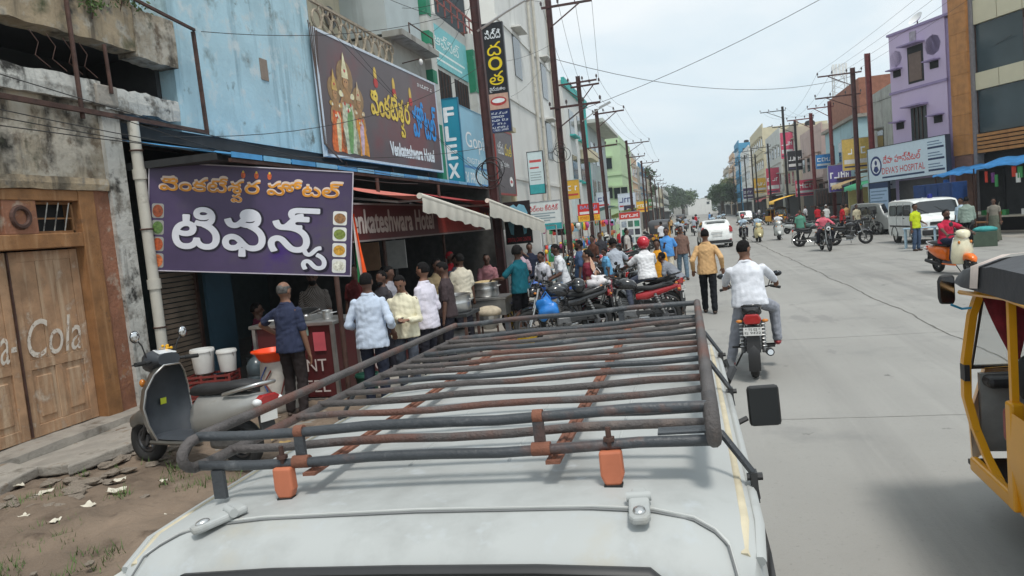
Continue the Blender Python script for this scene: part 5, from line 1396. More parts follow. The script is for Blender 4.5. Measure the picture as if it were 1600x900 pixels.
for k, y in enumerate((66, 92, 104, 118, 132, 150)):
    pole('lf%d' % k, 'distant thin power pole in the receding left row', -4.7, y, 7.6, -.2, ((7.3, -.2, 1.4),), .11, group='distant poles on the left')
pole('r1', 'dark red power pole in front of the lilac building', 10.6, 47.0, 10.2, 0, (), .2, M('pole_bright_red', (0.15, 0.035, 0.035), 0.6, 0.2, var=0.3))
pole('r2', 'dark power pole with wide cross arms left of the lilac building', 10.3, 49.5, 9.9, 0, ((9.6, -2.0, .5), (8.3, -2.2, .4)), .18)
pole('r3', 'red power pole beside the transformer on the right', 11.2, 62.4, 9.6, 0, ((9.2, -1.6, .3),), .18, M('pole_bright_red', (0.15, 0.035, 0.035)))
pole('r4', 'second red power pole beside the transformer', 10.0, 63.6, 9.0, 0, ((8.6, -1.8, .2),), .18, M('pole_bright_red', (0.15, 0.035, 0.035)))
pole('r5', 'black power pole before the pink signs on the right', 10.2, 82, 12.0, 0, ((11.6, -2.2, .3),), .16, m_blackrail)
for k, y in enumerate((74, 98, 116, 122, 136, 150, 170)):
    pole('rf%d' % k, 'distant thin power pole in the receding right row', 10.2, y, 11.0 if k > 2 else 9.6, 0, ((10.6 if k > 2 else 9.2, -2.0, .3),), .14, m_blackrail, group='distant poles on the right')
def wire(a, b, sag, r=0.007, lb=None, gr='overhead lines along the street', name='overhead_cable'):
    a, b = Vector(a), Vector(b); n = 14
    o = MB().tube([a.lerp(b, k / n) - Vector((0, 0, sag * 4 * (k / n) * (1 - k / n))) for k in range(n + 1)], r, 4).build(name, m_cable)
    return tag(o, lb or 'thin black overhead line strung between power poles', 'cable', gr)
seq = ['l1', 'l2', 'l3', 'l4', 'l5', 'l6']
for p, q in zip(seq, seq[1:]):
    for k in range(4): wire(POLE_TOPS[p][k], POLE_TOPS[q][k], .35)
for k in range(4): wire(POLE_TOPS['l1'][k] + Vector((0, -26, .6)), POLE_TOPS['l1'][k], .4)
for p, q in (('r2', 'r4'), ('r4', 'r5')):
    for k in range(4): wire(POLE_TOPS[p][k], POLE_TOPS[q][k], .4)
for k in range(4): wire(POLE_TOPS['r2'][k] + Vector((3.2, -40, 1.2)), POLE_TOPS['r2'][k], .5)
wire((-4.7, 29.4, 8.6), (10.3, 49.5, 9.4), 1.0, .012, 'black cable sagging across the street from left pole to right pole')
wire((-4.6, 36.6, 7.6), (16.5, 30.0, 14.8), .9, .012, 'black cable rising across the sky toward the top right corner')
wire((10.3, 49.5, 7.5), (13.8, 36.2, 8.3), .4, .012, 'cable running from the right poles to the glass building')
rr = random.Random(12)
# slack service wires over the hotel front and old facade
SVC = [((-7.4, 3.0, 4.9), (-5.2, 15.0, 3.3), .3), ((-7.3, 3.0, 4.3), (-6.0, 14.0, 3.6), .25), ((-7.3, 3.0, 4.1), (-5.6, 17.0, 3.4), .2), ((-7.3, 3.0, 3.95), (-4.7, 17.9, 4.2), .5),
       ((-7.2, 9.2, 3.9), (-4.62, 17.9, 6.2), .5), ((-6.9, 8.0, 4.0), (-5.0, 13.5, 3.15), .2), ((-7.3, 10.6, 5.7), (-4.62, 17.9, 7.6), .3), ((-7.4, 14.9, 8.3), (-4.62, 17.9, 7.2), .3),
       ((-7.3, 14.9, 6.9), (-5.0, 20.5, 3.3), .3), ((-7.3, 15.2, 7.1), (-5.4, 21.5, 3.4), .4), ((-7.2, 19.6, 8.4), (-4.62, 17.9, 8.2), .2), ((-7.5, 23, 8.6), (-4.62, 17.9, 8.6), .25),
       ((-7.5, 23, 7.6), (-4.62, 17.9, 8.0), .25), ((-7.5, 28, 8.6), (-4.7, 29.4, 9.2), .25), ((-7.5, 28, 5.2), (-4.62, 17.9, 6.5), .4), ((-7.6, 34, 8.2), (-4.7, 29.4, 9.0), .3), ((-7.6, 40, 5.2), (-4.7, 29.4, 6.0), .3)]
for a, b, s in SVC: wire(a, b, s, .006, 'slack black service wire looping across the hotel front', 'service wires on the left facades')
o = MB(); bund = []
for k in range(5):
    t = MB().tube([(-7.50 + .03 * k, 14.62 + .03 * k, 6.9 - .05 * k), (-7.46, 14.66 + .02 * k, 5.6), (-7.44, 14.64 + .03 * k, 4.3), (-7.2, 14.9, 3.9)], .012, 5).build('wall_cable', M('cable_brown', (0.09, 0.06, 0.05), 0.7)); tag(t, 'brown cable clipped down the wall beside the billboard', 'cable', 'cables down the billboard wall')
for (lb, x, y) in (('tangled coil of black cable on the first pole', -4.62, 17.9), ('tangled coil of black cable on the second pole', -4.7, 29.4)):
    o = thing('cable_coil', lb, 'cable', (x, y - .15, 3.6 if y < 20 else 5.0))
    for k in range(4): MB().torus((rr.uniform(-.1, .1), rr.uniform(-.05, 0), rr.uniform(-.2, .2)), rr.uniform(.2, .34), .012, 'Y', 18, 4).build('loop', m_cable, o)
# lattice mast
tw = thing('lattice_tower', 'distant grey lattice communication tower above the right side roofs', 'tower', (26, 135, 0))
hgt = 24; 
for (a, b) in ((-1, -1), (1, -1), (1, 1), (-1, 1)): MB().bar((a * 1.3, b * 1.3, 0), (a * .9, b * .9, hgt), .14).build('leg', m_steel, tw)
for k in range(14):
    z = 10 + k; w = 1.3 - .4 * z / hgt; w2 = 1.3 - .4 * (z + 1) / hgt
    for (a, b, c, d) in ((-1, -1, 1, -1), (1, -1, 1, 1), (1, 1, -1, 1), (-1, 1, -1, -1)): MB().bar((a * w, b * w, z), (c * w2, d * w2, z + 1), .07).build('brace', m_steel, tw)
for k in range(5): MB().box((-1.1 + .5 * k, -1.2, hgt - 1), (.3, .2, 2.0)).build('antenna', m_white, tw)

# ------------------------------------------------------------------ trees
m_bark = M('bark', (0.09, 0.065, 0.045), 0.95, var=0.3, bump=0.6, bscale=12)
def tree(lb, x, y, h, w, n, ls, mat, sd, group=None):
    o = thing('roadside_tree', lb, 'tree', (x, y, 0), group=group); rr = random.Random(sd)
    tr = MB(); tr.tube([(0, 0, 0), (rr.uniform(-.2, .2), 0, h * .25), (rr.uniform(-.3, .3), .2, h * .5), (0, 0, h * .75)], [w * .055, w * .045, w * .03, w * .012], 9)
    clumps = []
    for k in range(26):
        a = rr.uniform(0, 6.28); e = rr.uniform(-.25, 1); rad = w * .5 * math.sqrt(rr.uniform(.1, 1)) * math.sqrt(max(.15, 1 - max(0, e) ** 2 * .8))
        c = Vector((math.cos(a) * rad, math.sin(a) * rad, h * (.60 + .33 * e)))
        clumps.append(c)
        if k % 2 == 0: tr.tube([(0, 0, h * rr.uniform(.25, .5)), c * .6 + Vector((0, 0, h * .2)), c], [w * .02, w * .012, w * .005], 5)
    tr.build('trunk', m_bark, o)
    mb = MB()
    for c in clumps:
        cw = w * rr.uniform(.12, .2)
        for k in range(n // 26):
            v = Vector((rr.gauss(0, 1), rr.gauss(0, 1), rr.gauss(0, .75))).normalized() * cw * rr.uniform(.5, 1.05)
            p = c + v
            q = Quaternion((rr.uniform(-1, 1), rr.uniform(-1, 1), rr.uniform(-1, 1), rr.uniform(-1, 1))).normalized(); s = ls * rr.uniform(.6, 1.3)
            mb.add([p + q @ Vector(t) * s for t in ((0, -1, 0), (.5, 0, .15), (0, 1, 0), (-.5, 0, .15))], [(0, 1, 2, 3)])
    mb.build('crown', mat, o)
    return o
m_leafA = M('leaf_dark', (0.045, 0.085, 0.03), 0.6, var=0.4, scale=0.5)
m_leafB = M('leaf_mid', (0.075, 0.125, 0.035), 0.6, var=0.4, scale=0.5)
tree('large dark green tree closing the far end of the street', -11, 330, 13, 18, 5200, .5, m_leafA, 1)
tree('wide dark green tree beside the large one at the street end', -24, 330, 16, 20, 4200, .5, m_leafA, 2)
tree('rounded tree right of the large one at the street end', -2, 345, 11, 14, 3600, .45, m_leafB, 3)
tree('slender green tree among the far left poles', -8.2, 148, 12, 5.5, 2200, .25, m_leafA, 4)
tree('bushy green tree leaning over the parked bikes on the right', 9.0, 205, 8.2, 9.5, 4200, .3, m_leafA, 5)
tree('yellow green tree above the bushy one on the right', 12.5, 212, 11, 8, 2600, .3, M('leaf_yellowgreen', (0.14, 0.17, 0.04), 0.6, var=0.4, scale=0.5), 6)

# far end of the street: low hazy blocks and a belt of trees
for k, (x, y, w, h, mt) in enumerate(((-34, 350, 16, 8, m_offw), (-16, 372, 12, 7, m_tan), (6, 395, 12, 8, m_wht), (22, 345, 12, 9, m_pinkish), (-3, 410, 9, 6.5, m_grey_pl), (40, 380, 18, 10, m_cream2))):
    plain_building('far_building', 'small hazy block closing the far end of the street', x - w / 2, x + w / 2, y, y + 12, h, mt, -1, 2, seed=40 + k, group='blocks at the street end')
fw_ = MB(); q = random.Random(77)
for k in range(15000):
    x = q.uniform(-60, 60); hh = 9 + 4.5 * noise.noise(Vector((x * .09, 2, 0))) + 2.5 * noise.noise(Vector((x * .35, 7, 0)))
    p = Vector((x, 425 + q.gauss(0, 4), abs(q.betavariate(2.2, 1.3)) * hh)); u = Quaternion((q.uniform(-1, 1), q.uniform(-1, 1), q.uniform(-1, 1), q.uniform(-1, 1))).normalized(); z_ = q.uniform(.4, 1.0)
    fw_.add([p + u @ Vector(t) * z_ for t in ((0, -1, 0), (.6, 0, .15), (0, 1, 0), (-.6, 0, .15))], [(0, 1, 2, 3)])
tag(fw_.build('far_treeline', m_leafB), 'belt of hazy green trees across the far end of the street', 'trees', kind='stuff')

# ------------------------------------------------------------------ small vans (one builder for three)
def wheel(parent, x, y, r, w, rim=m_steel, name='wheel', spokes=0):
    e = bpy.data.objects.new(name, None); COL.objects.link(e); e.parent = parent; e.location = (x, y, r)
    rot = Matrix.Rotation(R(90), 3, 'Y')
    MB().lathe([(r * .62, -w / 2), (r * .93, -w / 2), (r, -w * .32), (r, w * .32), (r * .93, w / 2), (r * .62, w / 2)], 24, (0, 0, 0), rot, cap=False).build('tyre', m_rubber, e, smooth=40)
    MB().lathe([(r * .63, -w * .42), (r * .5, -w * .25), (r * .2, -w * .3), (.01, -w * .3)], 20, (0, 0, 0), rot).build('rim', rim, e, smooth=40)
    MB().lathe([(r * .63, w * .42), (r * .5, w * .25), (r * .2, w * .3), (.01, w * .3)], 20, (0, 0, 0), rot).build('rim', rim, e, smooth=40)
    return e

# roof profile along local y (rear 0 .. front 3.3): (y, z_top)
def van_top(y):
    pts = [(-0.11, 0.45), (-0.10, 0.95), (-0.062, 1.375), (-0.045, 1.435), (-0.02, 1.475), (0.03, 1.508), (0.12, 1.533), (0.45, 1.547), (1.2, 1.553), (2.0, 1.545), (2.4, 1.525), (2.56, 1.50), (2.66, 1.46), (2.95, 1.02), (3.16, 0.92), (3.27, 0.72), (3.30, 0.45)]
    for (a, b), (c, d) in zip(pts, pts[1:]):
        if y <= c: t = (y - a) / (c - a); return b + (d - b) * t
    return pts[-1][1]
VAN_Y = [-0.11, -0.10, -0.08, -0.062, -0.045, -0.02, 0.03, 0.12, 0.3, 0.6, 1.0, 1.4, 1.8, 2.2, 2.4, 2.56, 2.66, 2.75, 2.85, 2.95, 3.06, 3.16, 3.22, 3.27, 3.30]
def van_half(z, y):
    """body half width at height z: tumblehome above the waist"""
    w = 0.775 if z < 0.92 else 0.775 - 0.035 * (z - 0.92) / 0.55
    if z < 0.45: w -= 0.03 * (0.45 - z) / 0.2
    e = 0.0
    if y < 0.10: e = 0.06 * ((0.10 - y) / 0.21) ** 2
    if y > 2.7: e = 0.14 * ((y - 2.7) / 0.6) ** 2
    return w - e
def make_van(label, paint, loc, rot, roof_paint=None, group=None):
    V = thing('small_van', label, 'van', loc, rot=rot, group=group)
    rings = []
    fr = [0.0, .30, .55, .74, .86, .93, .965, 1.0]
    for y in VAN_Y:
        zt = van_top(y); zb = 0.26
        ring = []
        hs = [zb, 0.36, 0.45, 0.7, 0.92, 1.1, 1.28, 1.40]
        side = []
        for h in hs:
            z = zb + (h - zb) * (zt - 0.05 - zb) / (1.55 - 0.05 - zb) if zt > 0.5 else zb + (zt - zb) * (h - zb) / 1.3
            side.append((van_half(z, y), z))
        ge = van_half(min(zt, 1.45), y)
        crown = [(ge - 0.01, zt - 0.052), (ge - 0.05, zt - 0.035), (ge * .80, zt - 0.013), (ge * .5, zt - 0.003), (0.0, zt)]
        half = side + crown
        for (x, z) in half: ring.append((x, y, z))
        for (x, z) in reversed(half[:-1]): ring.append((-x, y, z))
        rings.append(ring)
    mb = MB().loft(rings)
    mb.build('body', paint, V, smooth=50, fix=True)
    # side glass
    def side_glass(y0, y1, s, z0=0.98, z1=1.36, name='side_window'):
        n = 8; rows = []
        for i in range(n + 1):
            y = y0 + (y1 - y0) * i / n
            k = 0.05 if (i in (0, n)) else 0.0
            rows.append([(s * (van_half(z, y) + 0.006), y, z) for z in [z0 + k + (z1 - k * 1.4 - z0 - k) * j / 4 for j in range(5)]])
        mb = MB().loft(rows, closed=False, cap=False); o = mb.build(name, m_carglass, V, smooth=180)
        rim = MB(); zz0, zz1 = z0 + .01, z1 - .01
        rim.tube([(s * (van_half(z, y) + .008), y, z) for (y, z) in ((y0, zz0 + .05), (y0 + .05, zz0), (y1 - .05, zz0), (y1, zz0 + .05), (y1, zz1 - .05), (y1 - .05, zz1), (y0 + .05, zz1), (y0, zz1 - .05))], .011, 5, closed=True)
        rim.build('seal', m_blkplas, o)
        return o
    for s in (-1, 1):
        side_glass(0.22, 0.95, s); side_glass(1.02, 1.62, s); side_glass(1.70, 2.42, s)
        for (y0, y1) in ((0.98, 1.66), (1.66, 2.52)):                                  # door seams
            MB().tube([(s * (van_half(z, y0) + .002), y0, z) for z in (.36, .7, .95, 1.2, 1.42)], .006, 4).build('door_seam', m_blkplas, V)
        MB().box((s * .782, 1.75, .90), (.03, .12, .03)).build('door_handle', m_blkplas, V, bevel=.005)
        # drip gutter along the roof edge with old sealant in its channel
        pts = [(s * (van_half(1.45, y) - .004), y, van_top(y) - .058) for y in (0.02, .12, .3, .6, 1., 1.4, 1.8, 2.2, 2.45, 2.58)]
        MB().tube(pts, .012, 6).build('gutter', paint, V, smooth=60)
        MB().tube([(p[0] - s * .028, p[1], p[2] + .008) for p in pts], .012, 6).build('gutter_sealant', m_seal, V, smooth=60)
        MB().box((s * .782, 1.4, .62), (.012, 2.3, .05)).build('side_moulding', m_blkplas, V)
        # mirror
        e = MB().tube([(s * .74, 2.5, 1.02), (s * .86, 2.55, 1.06)], .014, 6).build('mirror_arm', m_blkplas, V)
        MB().box((s * .95, 2.56, 1.12), (.16, .05, .215)).build('mirror', m_blkplas, V, bevel=.02)
        MB().box((s * .95, 2.533, 1.12), (.145, .004, .195)).build('mirror_glass', m_mirror, V, bevel=.001)
        MB().box((s * .58, 3.27, .70), (.20, .06, .16)).build('headlight', m_clear, V, bevel=.03)
        MB().box((s * .60, 3.31, .56), (.16, .03, .06)).build('indicator', m_amber, V, bevel=.01)
        MB().box((s * .66, -.115, .72), (.10, .05, .26)).build('tail_light', m_redlens, V, bevel=.015)
        wheel(V, s * .675, 0.72, .27, .16, m_steel); wheel(V, s * .675, 2.62, .27, .16, m_steel)
        a = [(s * .778, yy + .33 * math.cos(t), .27 + .33 * math.sin(t)) for yy in (0.72,) for t in [math.pi * k / 10 for k in range(11)]]
        MB().tube(a, .018, 5).build('wheel_arch', m_blkplas, V)
        a = [(s * .772, 2.62 + .33 * math.cos(t), .27 + .33 * math.sin(t)) for t in [math.pi * k / 10 for k in range(11)]]
        MB().tube(a, .018, 5).build('wheel_arch', m_blkplas, V)
    # windscreen on the front slope
    rows = []
    for i in range(7):
        t = i / 6; y = 2.67 + (2.94 - 2.67) * t; z = van_top(y); w = van_half(z, y) - .07
        rows.append([(w * u, y + .008, z + .006 - (.045 if abs(u) > .99 else 0.012 * u * u)) for u in (-1, -.8, -.4, 0, .4, .8, 1)])
    MB().loft(rows, closed=False, cap=False).build('windscreen', m_carglass, V, smooth=180)
    for s in (-.25, .35): MB().bar((s, 2.97, 1.03), (s + .35, 2.80, 1.26), .015).build('wiper', m_blkplas, V)
    MB().box((0, 3.30, .70), (.85, .02, .10)).build('grille', m_blkplas, V)
    MB().box((0, 3.33, .40), (1.40, .14, .18)).build('front_bumper', m_blkplas, V, bevel=.03)
    MB().box((0, -.16, .40), (1.42, .14, .18)).build('rear_bumper', m_blkplas, V, bevel=.03)
    # tailgate: rear window, rubber seal, shut line, hinges, plate
    tg = [(-0.062, 1.375), (-0.10, 0.95)]
    rows = []
    for i in range(6):
        t = i / 5; y = -0.041 + (-0.096 + 0.041) * t; z = 1.45 + (1.00 - 1.45) * t
        w = .60 - .04 * (1 - t)
        rows.append([(w * u, y - .006 + (.02 if abs(u) > .99 else 0), z - (.03 if abs(u) > .99 and i == 0 else 0)) for u in (-1, -.9, -.5, 0, .5, .9, 1)])
    MB().loft(rows, closed=False, cap=False).build('rear_window', m_carglass, V, smooth=180)
    cor = [(-.60, -.085, 1.10), (-.60, -.058, 1.34), (-.57, -.050, 1.405), (-.52, -.040, 1.448), (-.3, -.037, 1.456), (0, -.037, 1.458), (.3, -.037, 1.456), (.52, -.040, 1.448), (.57, -.050, 1.405), (.60, -.058, 1.34), (.60, -.085, 1.10)]
    MB().tube(cor, .014, 6).build('window_seal', m_blkplas, V, smooth=60)
    sl = []
    for (x, y) in ((-.685, -.075), (-.685, -.05), (-.682, -.02), (-.672, .03), (-.65, .06), (-.61, .085), (-.53, .105), (-.40, .112), (0, .114), (.40, .112), (.53, .105), (.61, .085), (.65, .06), (.672, .03), (.682, -.02), (.685, -.05), (.685, -.075)):
        ge = van_half(1.45, y); zt = van_top(y); u = abs(x) / ge
        dz = float(np.interp(abs(x), [0, ge * .5, ge * .8, ge - .05, ge - .01, ge], [0, .003, .013, .035, .052, .075]))
        sl.append((x, y, zt - dz + .002))
    MB().tube(sl, .0042, 6).build('tailgate_bead', m_bead, V, smooth=60)
    MB().tube([(p[0], p[1] - .010, p[2] - .002) for p in sl], .0025, 5).build('shut_line', m_shut, V)
    for s in (-.50, .50):
        h = bpy.data.objects.new('hinge', None); COL.objects.link(h); h.parent = V; h.location = (s, .112, van_top(.11) - .004); h.rotation_euler = (R(7), 0, R(-38 if s < 0 else 4))
        MB().prism([(-.014, -.085), (.014, -.085), (.022, -.07), (.022, .0), (.016, .05), (-.016, .05), (-.022, .0), (-.022, -.07)], (0, 0, .018), lambda p, q: (p, q, 0)).build('plate', paint, h, bevel=.006)
        MB().ell((0, -.055, .018), (.014, .018, .008), 12, 6).build('bolt_cap', m_steel, h, smooth=180)
        MB().cyl((-.026, .012, .016), (.026, .012, .016), .011, n=10).build('knuckle', paint, h, smooth=60)
    MB().box((0, -.125, .62), (.50, .01, .11)).build('number_plate', m_plate, V)
    return V
m_shut = M('shut_grey', (0.16, 0.165, 0.165), 0.8, var=0.1)
m_mirror = M('mirror_dark', (0.06, 0.065, 0.07), 0.06, 1.0, var=0)
m_seal = M('old_sealant', (0.52, 0.46, 0.33), 0.8, var=0.15, scale=12, dirt=((0.30, 0.17, 0.09), 0.66, 14))
m_bead = M('bead_white', (0.50, 0.51, 0.49), 0.6, var=0.08, dirt=((0.42, 0.38, 0.28), 0.64, 12))
m_silver = M('silver_paint', (0.41, 0.425, 0.415), 0.58, 0.0, var=0.05, scale=1.2, spec=0.3, coat=0.0, streak=None, dirt=[((0.33, 0.34, 0.33), 0.50, 2.2), ((0.40, 0.375, 0.31), 0.585, 1.5), ((0.42, 0.445, 0.45), 0.58, 14), ((0.26, 0.22, 0.16), 0.70, 9)], bump=0.02, bscale=4)
VAN_ROT = (R(-1.0), R(-1.9), R(0.2))
van = make_van('silver small van with a rusty roof rack filling the foreground', m_silver, (-0.592, 1.385, 0.0), VAN_ROT)
# filler neck cap seen at the lower left corner
MB().box((-.735, 0.02, 1.42), (.06, .10, .03)).build('corner_patch', m_bead, van, bevel=.01)

# roof rack: black painted tubes with rust showing through
m_rack = M('rack_paint', (0.045, 0.05, 0.056), 0.42, 0.0, var=0.25, scale=5, bump=0.25, bscale=70,
           dirt=[((0.13, 0.135, 0.14), 0.58, 9.0), ((0.115, 0.055, 0.04), 0.55, 3.1), ((0.17, 0.075, 0.05), 0.63, 5.0)])
m_rack2 = M('rack_paint_rusty', (0.085, 0.075, 0.072), 0.6, 0.0, var=0.3, scale=6, bump=0.5, bscale=90,
            dirt=[((0.125, 0.056, 0.04), 0.49, 2.6), ((0.20, 0.15, 0.125), 0.60, 4.0), ((0.04, 0.042, 0.046), 0.60, 3.2)])
m_rustbar = M('rust_bar', (0.20, 0.08, 0.048), 0.85, var=0.3, scale=9, bump=0.4, bscale=60)
m_foot = M('foot_orange', (0.48, 0.15, 0.075), 0.6, var=0.12, scale=12, dirt=((0.25, 0.09, 0.05), 0.66, 14))
rk = bpy.data.objects.new('roof_rack', None); COL.objects.link(rk); rk.parent = van; rk.location = (0, 0, 0)
XL, XR, Y0, Y1 = -.665, .668, .222, 2.53
ZB, ZT = 1.622, 1.697
def rp_(name, pts, r, mat=m_rack, n=10): return MB().tube(pts, r, n).build(name, mat, rk, smooth=60)
def side_rail(x, s):
    """one bent tube: top rail with a half loop at the rear down to the bottom rail"""
    pts = [(x, Y1, ZT), (x, 1.6, ZT + .003), (x, .8, ZT), (x, Y0 + .06, ZT)]
    for k in range(1, 8):
        a = math.pi / 2 + math.pi * k / 8
        pts.append((x, Y0 + .03 + .058 * math.cos(a) * 1.1 - .0, (ZT + ZB) / 2 + (ZT - ZB) / 2 * math.sin(a)))
    pts += [(x - s * .004, Y0 + .06, ZB), (x - s * .004, .8, ZB), (x - s * .004, 1.6, ZB), (x - s * .004, Y1, ZB), ]
    return rp_('side_rail', pts, .0145 if s < 0 else .0165, m_rack2)
side_rail(XL, -1); side_rail(XR, 1)
def curved_bar(y, z, r, mat, name='cross_bar', x0=XL, x1=XR, bow=0.0):
    return rp_(name, [(x0 + (x1 - x0) * k / 8, y + bow * math.sin(math.pi * k / 8), z + .004 * math.sin(k * 1.7 + y * 9)) for k in range(9)], r, mat)
# rear corner: the top and bottom rear bars meet the loops
curved_bar(Y0 + .035, ZT, .0128, m_rack, 'rear_top_bar'); curved_bar(Y0 + .02, ZB, .0128, m_rack, 'rear_bottom_bar')
curved_bar(Y1, ZT, .014, m_rack, 'front_top_bar'); curved_bar(Y1, ZB, .015, m_rack, 'front_bottom_bar')
for i, y in enumerate((.385, .525, .735, .91, 1.10, 1.26, 1.43, 1.60, 1.78, 1.95, 2.14, 2.33)):
    curved_bar(y, ZB + .006, .0108 if i % 3 else .0118, (m_rack2, m_rack, m_rack2, m_rack2)[i % 4], bow=.012 * math.sin(i * 2.3))
for x in (-.33, .30):
    rp_('long_bar', [(x, Y0 + .02, ZB - .024), (x, 1.2, ZB - .022), (x, Y1, ZB - .024)], .006, m_rustbar)
    MB().box((x, (Y0 + Y1) / 2, ZB - .028), (.034, Y1 - Y0, .008)).build('flat_strip', m_rustbar, rk)
for x in (-.36, .27):
    MB().box((x, Y0 + .03, (ZB + ZT) / 2), (.026, .012, ZT - ZB)).build('upright', m_rack, rk); MB().box((x, Y1, (ZB + ZT) / 2), (.03, .012, ZT - ZB)).build('upright', m_rack, rk)
    MB().cyl((x - .02, Y0 + .022, ZB), (x + .025, Y0 + .022, ZB), .0165, n=10).build('rust_collar', m_rustbar, rk, smooth=60)
    MB().cyl((x - .012, Y0 + .036, ZT), (x + .012, Y0 + .036, ZT), .0165, n=10).build('rust_collar', m_rustbar, rk, smooth=60)
MB().box((.60, Y0 + .05, ZB + .018), (.11, .05, .005)).build('weld_plate', m_rack, rk)
for (x, y) in ((-.405, Y0 + .012), (.435, Y0 + .012)):
    f = MB().prism([(-.026, .002), (.026, .002), (.027, -.055), (.018, -.078), (-.018, -.078), (-.027, -.055)], (0, .03, 0), lambda p, q: (x + p, y - .016, ZB - .010 + q)).build('foot', m_foot, rk, bevel=.006, fix=True)
    MB().cyl((x, y, ZB), (x, y, ZB + .045), .0065, n=8).build('bolt', m_iron, f); MB().cyl((x, y, ZB + .013), (x, y, ZB + .022), .014, n=6).build('nut', m_iron, f)
    MB().box((x, y - .004, ZB - .092), (.042, .026, .012)).build('rubber_pad', m_rubber, f)
for y in (.33, 1.25, 2.0):
    for s in (-1, 1):
        if s < 0 and y < .5: continue
        x = XL if s < 0 else XR
        g = (s * .732, 1.490 - (.006 if y > 1 else 0.0))
        lg = rp_('clamp_leg', [(x, y, ZB), (x + s * .018, y, ZB - .01), (g[0] + s * .012, y - .02, g[1] + .035), (g[0] + s * .018, y - .02, g[1] - .03)], .009, m_rack, 6)
        MB().box((g[0] + s * .016, y - .02, g[1] + .0), (.014, .032, .07)).build('clamp_plate', m_blkplas, lg); MB().cyl((g[0] - s * .0, y - .02, g[1] + .022), (g[0] + s * .035, y - .02, g[1] + .022), .009, n=6).build('clamp_bolt', m_blkplas, lg)
MB().box((-.60, .235, 1.575), (.035, .012, .075)).build('side_plate', m_rack, rk)
# small things on the roof
MB().tube([(.668 + .09, 1.9, 1.40), (.79, 2.0, 1.43), (.79, 2.3, 1.41), (.76, 2.4, 1.38)], .02, 6).build('window_visor', m_blkplas, van)

# pressed stiffening ribs along the roof panel, and dust-caught dents
for x in (-.42, -.14, .14, .42):
    pts = []
    for y in (.42, .7, 1.0, 1.4, 1.8, 2.2, 2.38):
        ge = van_half(1.45, y); u = abs(x) / ge; pts.append((x, y, van_top(y) - (.003 if u < .5 else .003 + .010 * (u - .5) / .3) - .0035))
    MB().tube(pts, .007, 6).build('roof_rib', m_silver, van, smooth=180)

# ------------------------------------------------------------------ motorcycles, scooters, auto-rickshaws, hatchback
def spoke_wheel(parent, y, r, w, name='wheel', alloy=False):
    e = bpy.data.objects.new(name, None); COL.objects.link(e); e.parent = parent; e.location = (0, y, r)
    MB().torus((0, 0, 0), r - w * .55, w * .55, 'X', 26, 8).build('tyre', m_rubber, e, smooth=180)
    MB().torus((0, 0, 0), r - w * 1.15, w * .22, 'X', 26, 6, sx=1.6).build('rim', m_alloyd if alloy else m_chrome, e, smooth=180)
    mb = MB(); n = 6 if alloy else 12
    for k in range(n):
        a = 2 * math.pi * k / n
        mb.cyl((0, 0, 0), (0.0, (r - w) * math.cos(a), (r - w) * math.sin(a)), .014 if alloy else .004, n=5)
    mb.lathe([(.01, -.06), (.06, -.055), (.06, .055), (.01, .06)], 12, (0, 0, 0), Matrix.Rotation(R(90), 3, 'Y'))
    mb.build('spokes', m_alloyd if alloy else m_steel, e)
    return e
m_alloyd = M('alloy_dark', (0.10, 0.10, 0.105), 0.4, 0.6, var=0)
m_engine = M('engine_metal', (0.16, 0.16, 0.16), 0.45, 0.7, var=0.25, scale=20)
m_seatv = M('seat_vinyl', (0.02, 0.02, 0.021), 0.6, var=0.15, bump=0.15, bscale=60)
m_bikeblack = M('bike_black', (0.018, 0.018, 0.02), 0.2, var=0, coat=0.6)
m_bikered = M('bike_red', (0.42, 0.015, 0.02), 0.25, var=0, coat=0.6)
m_bikeblue = M('bike_blue', (0.02, 0.10, 0.42), 0.25, var=0, coat=0.6)
def superloft(mb, secs, n=14, p=2.6):
    """sections (y, zc, hw, hh): rounded boxes lofted along y"""
    rings = []
    for (y, zc, hw, hh) in secs:
        ring = []
        for k in range(n):
            a = 2 * math.pi * k / n; c, s = math.cos(a), math.sin(a)
            ring.append((math.copysign(abs(c) ** (2 / p), c) * hw, y, zc + math.copysign(abs(s) ** (2 / p), s) * hh))
        rings.append(ring)
    return mb.loft(rings)
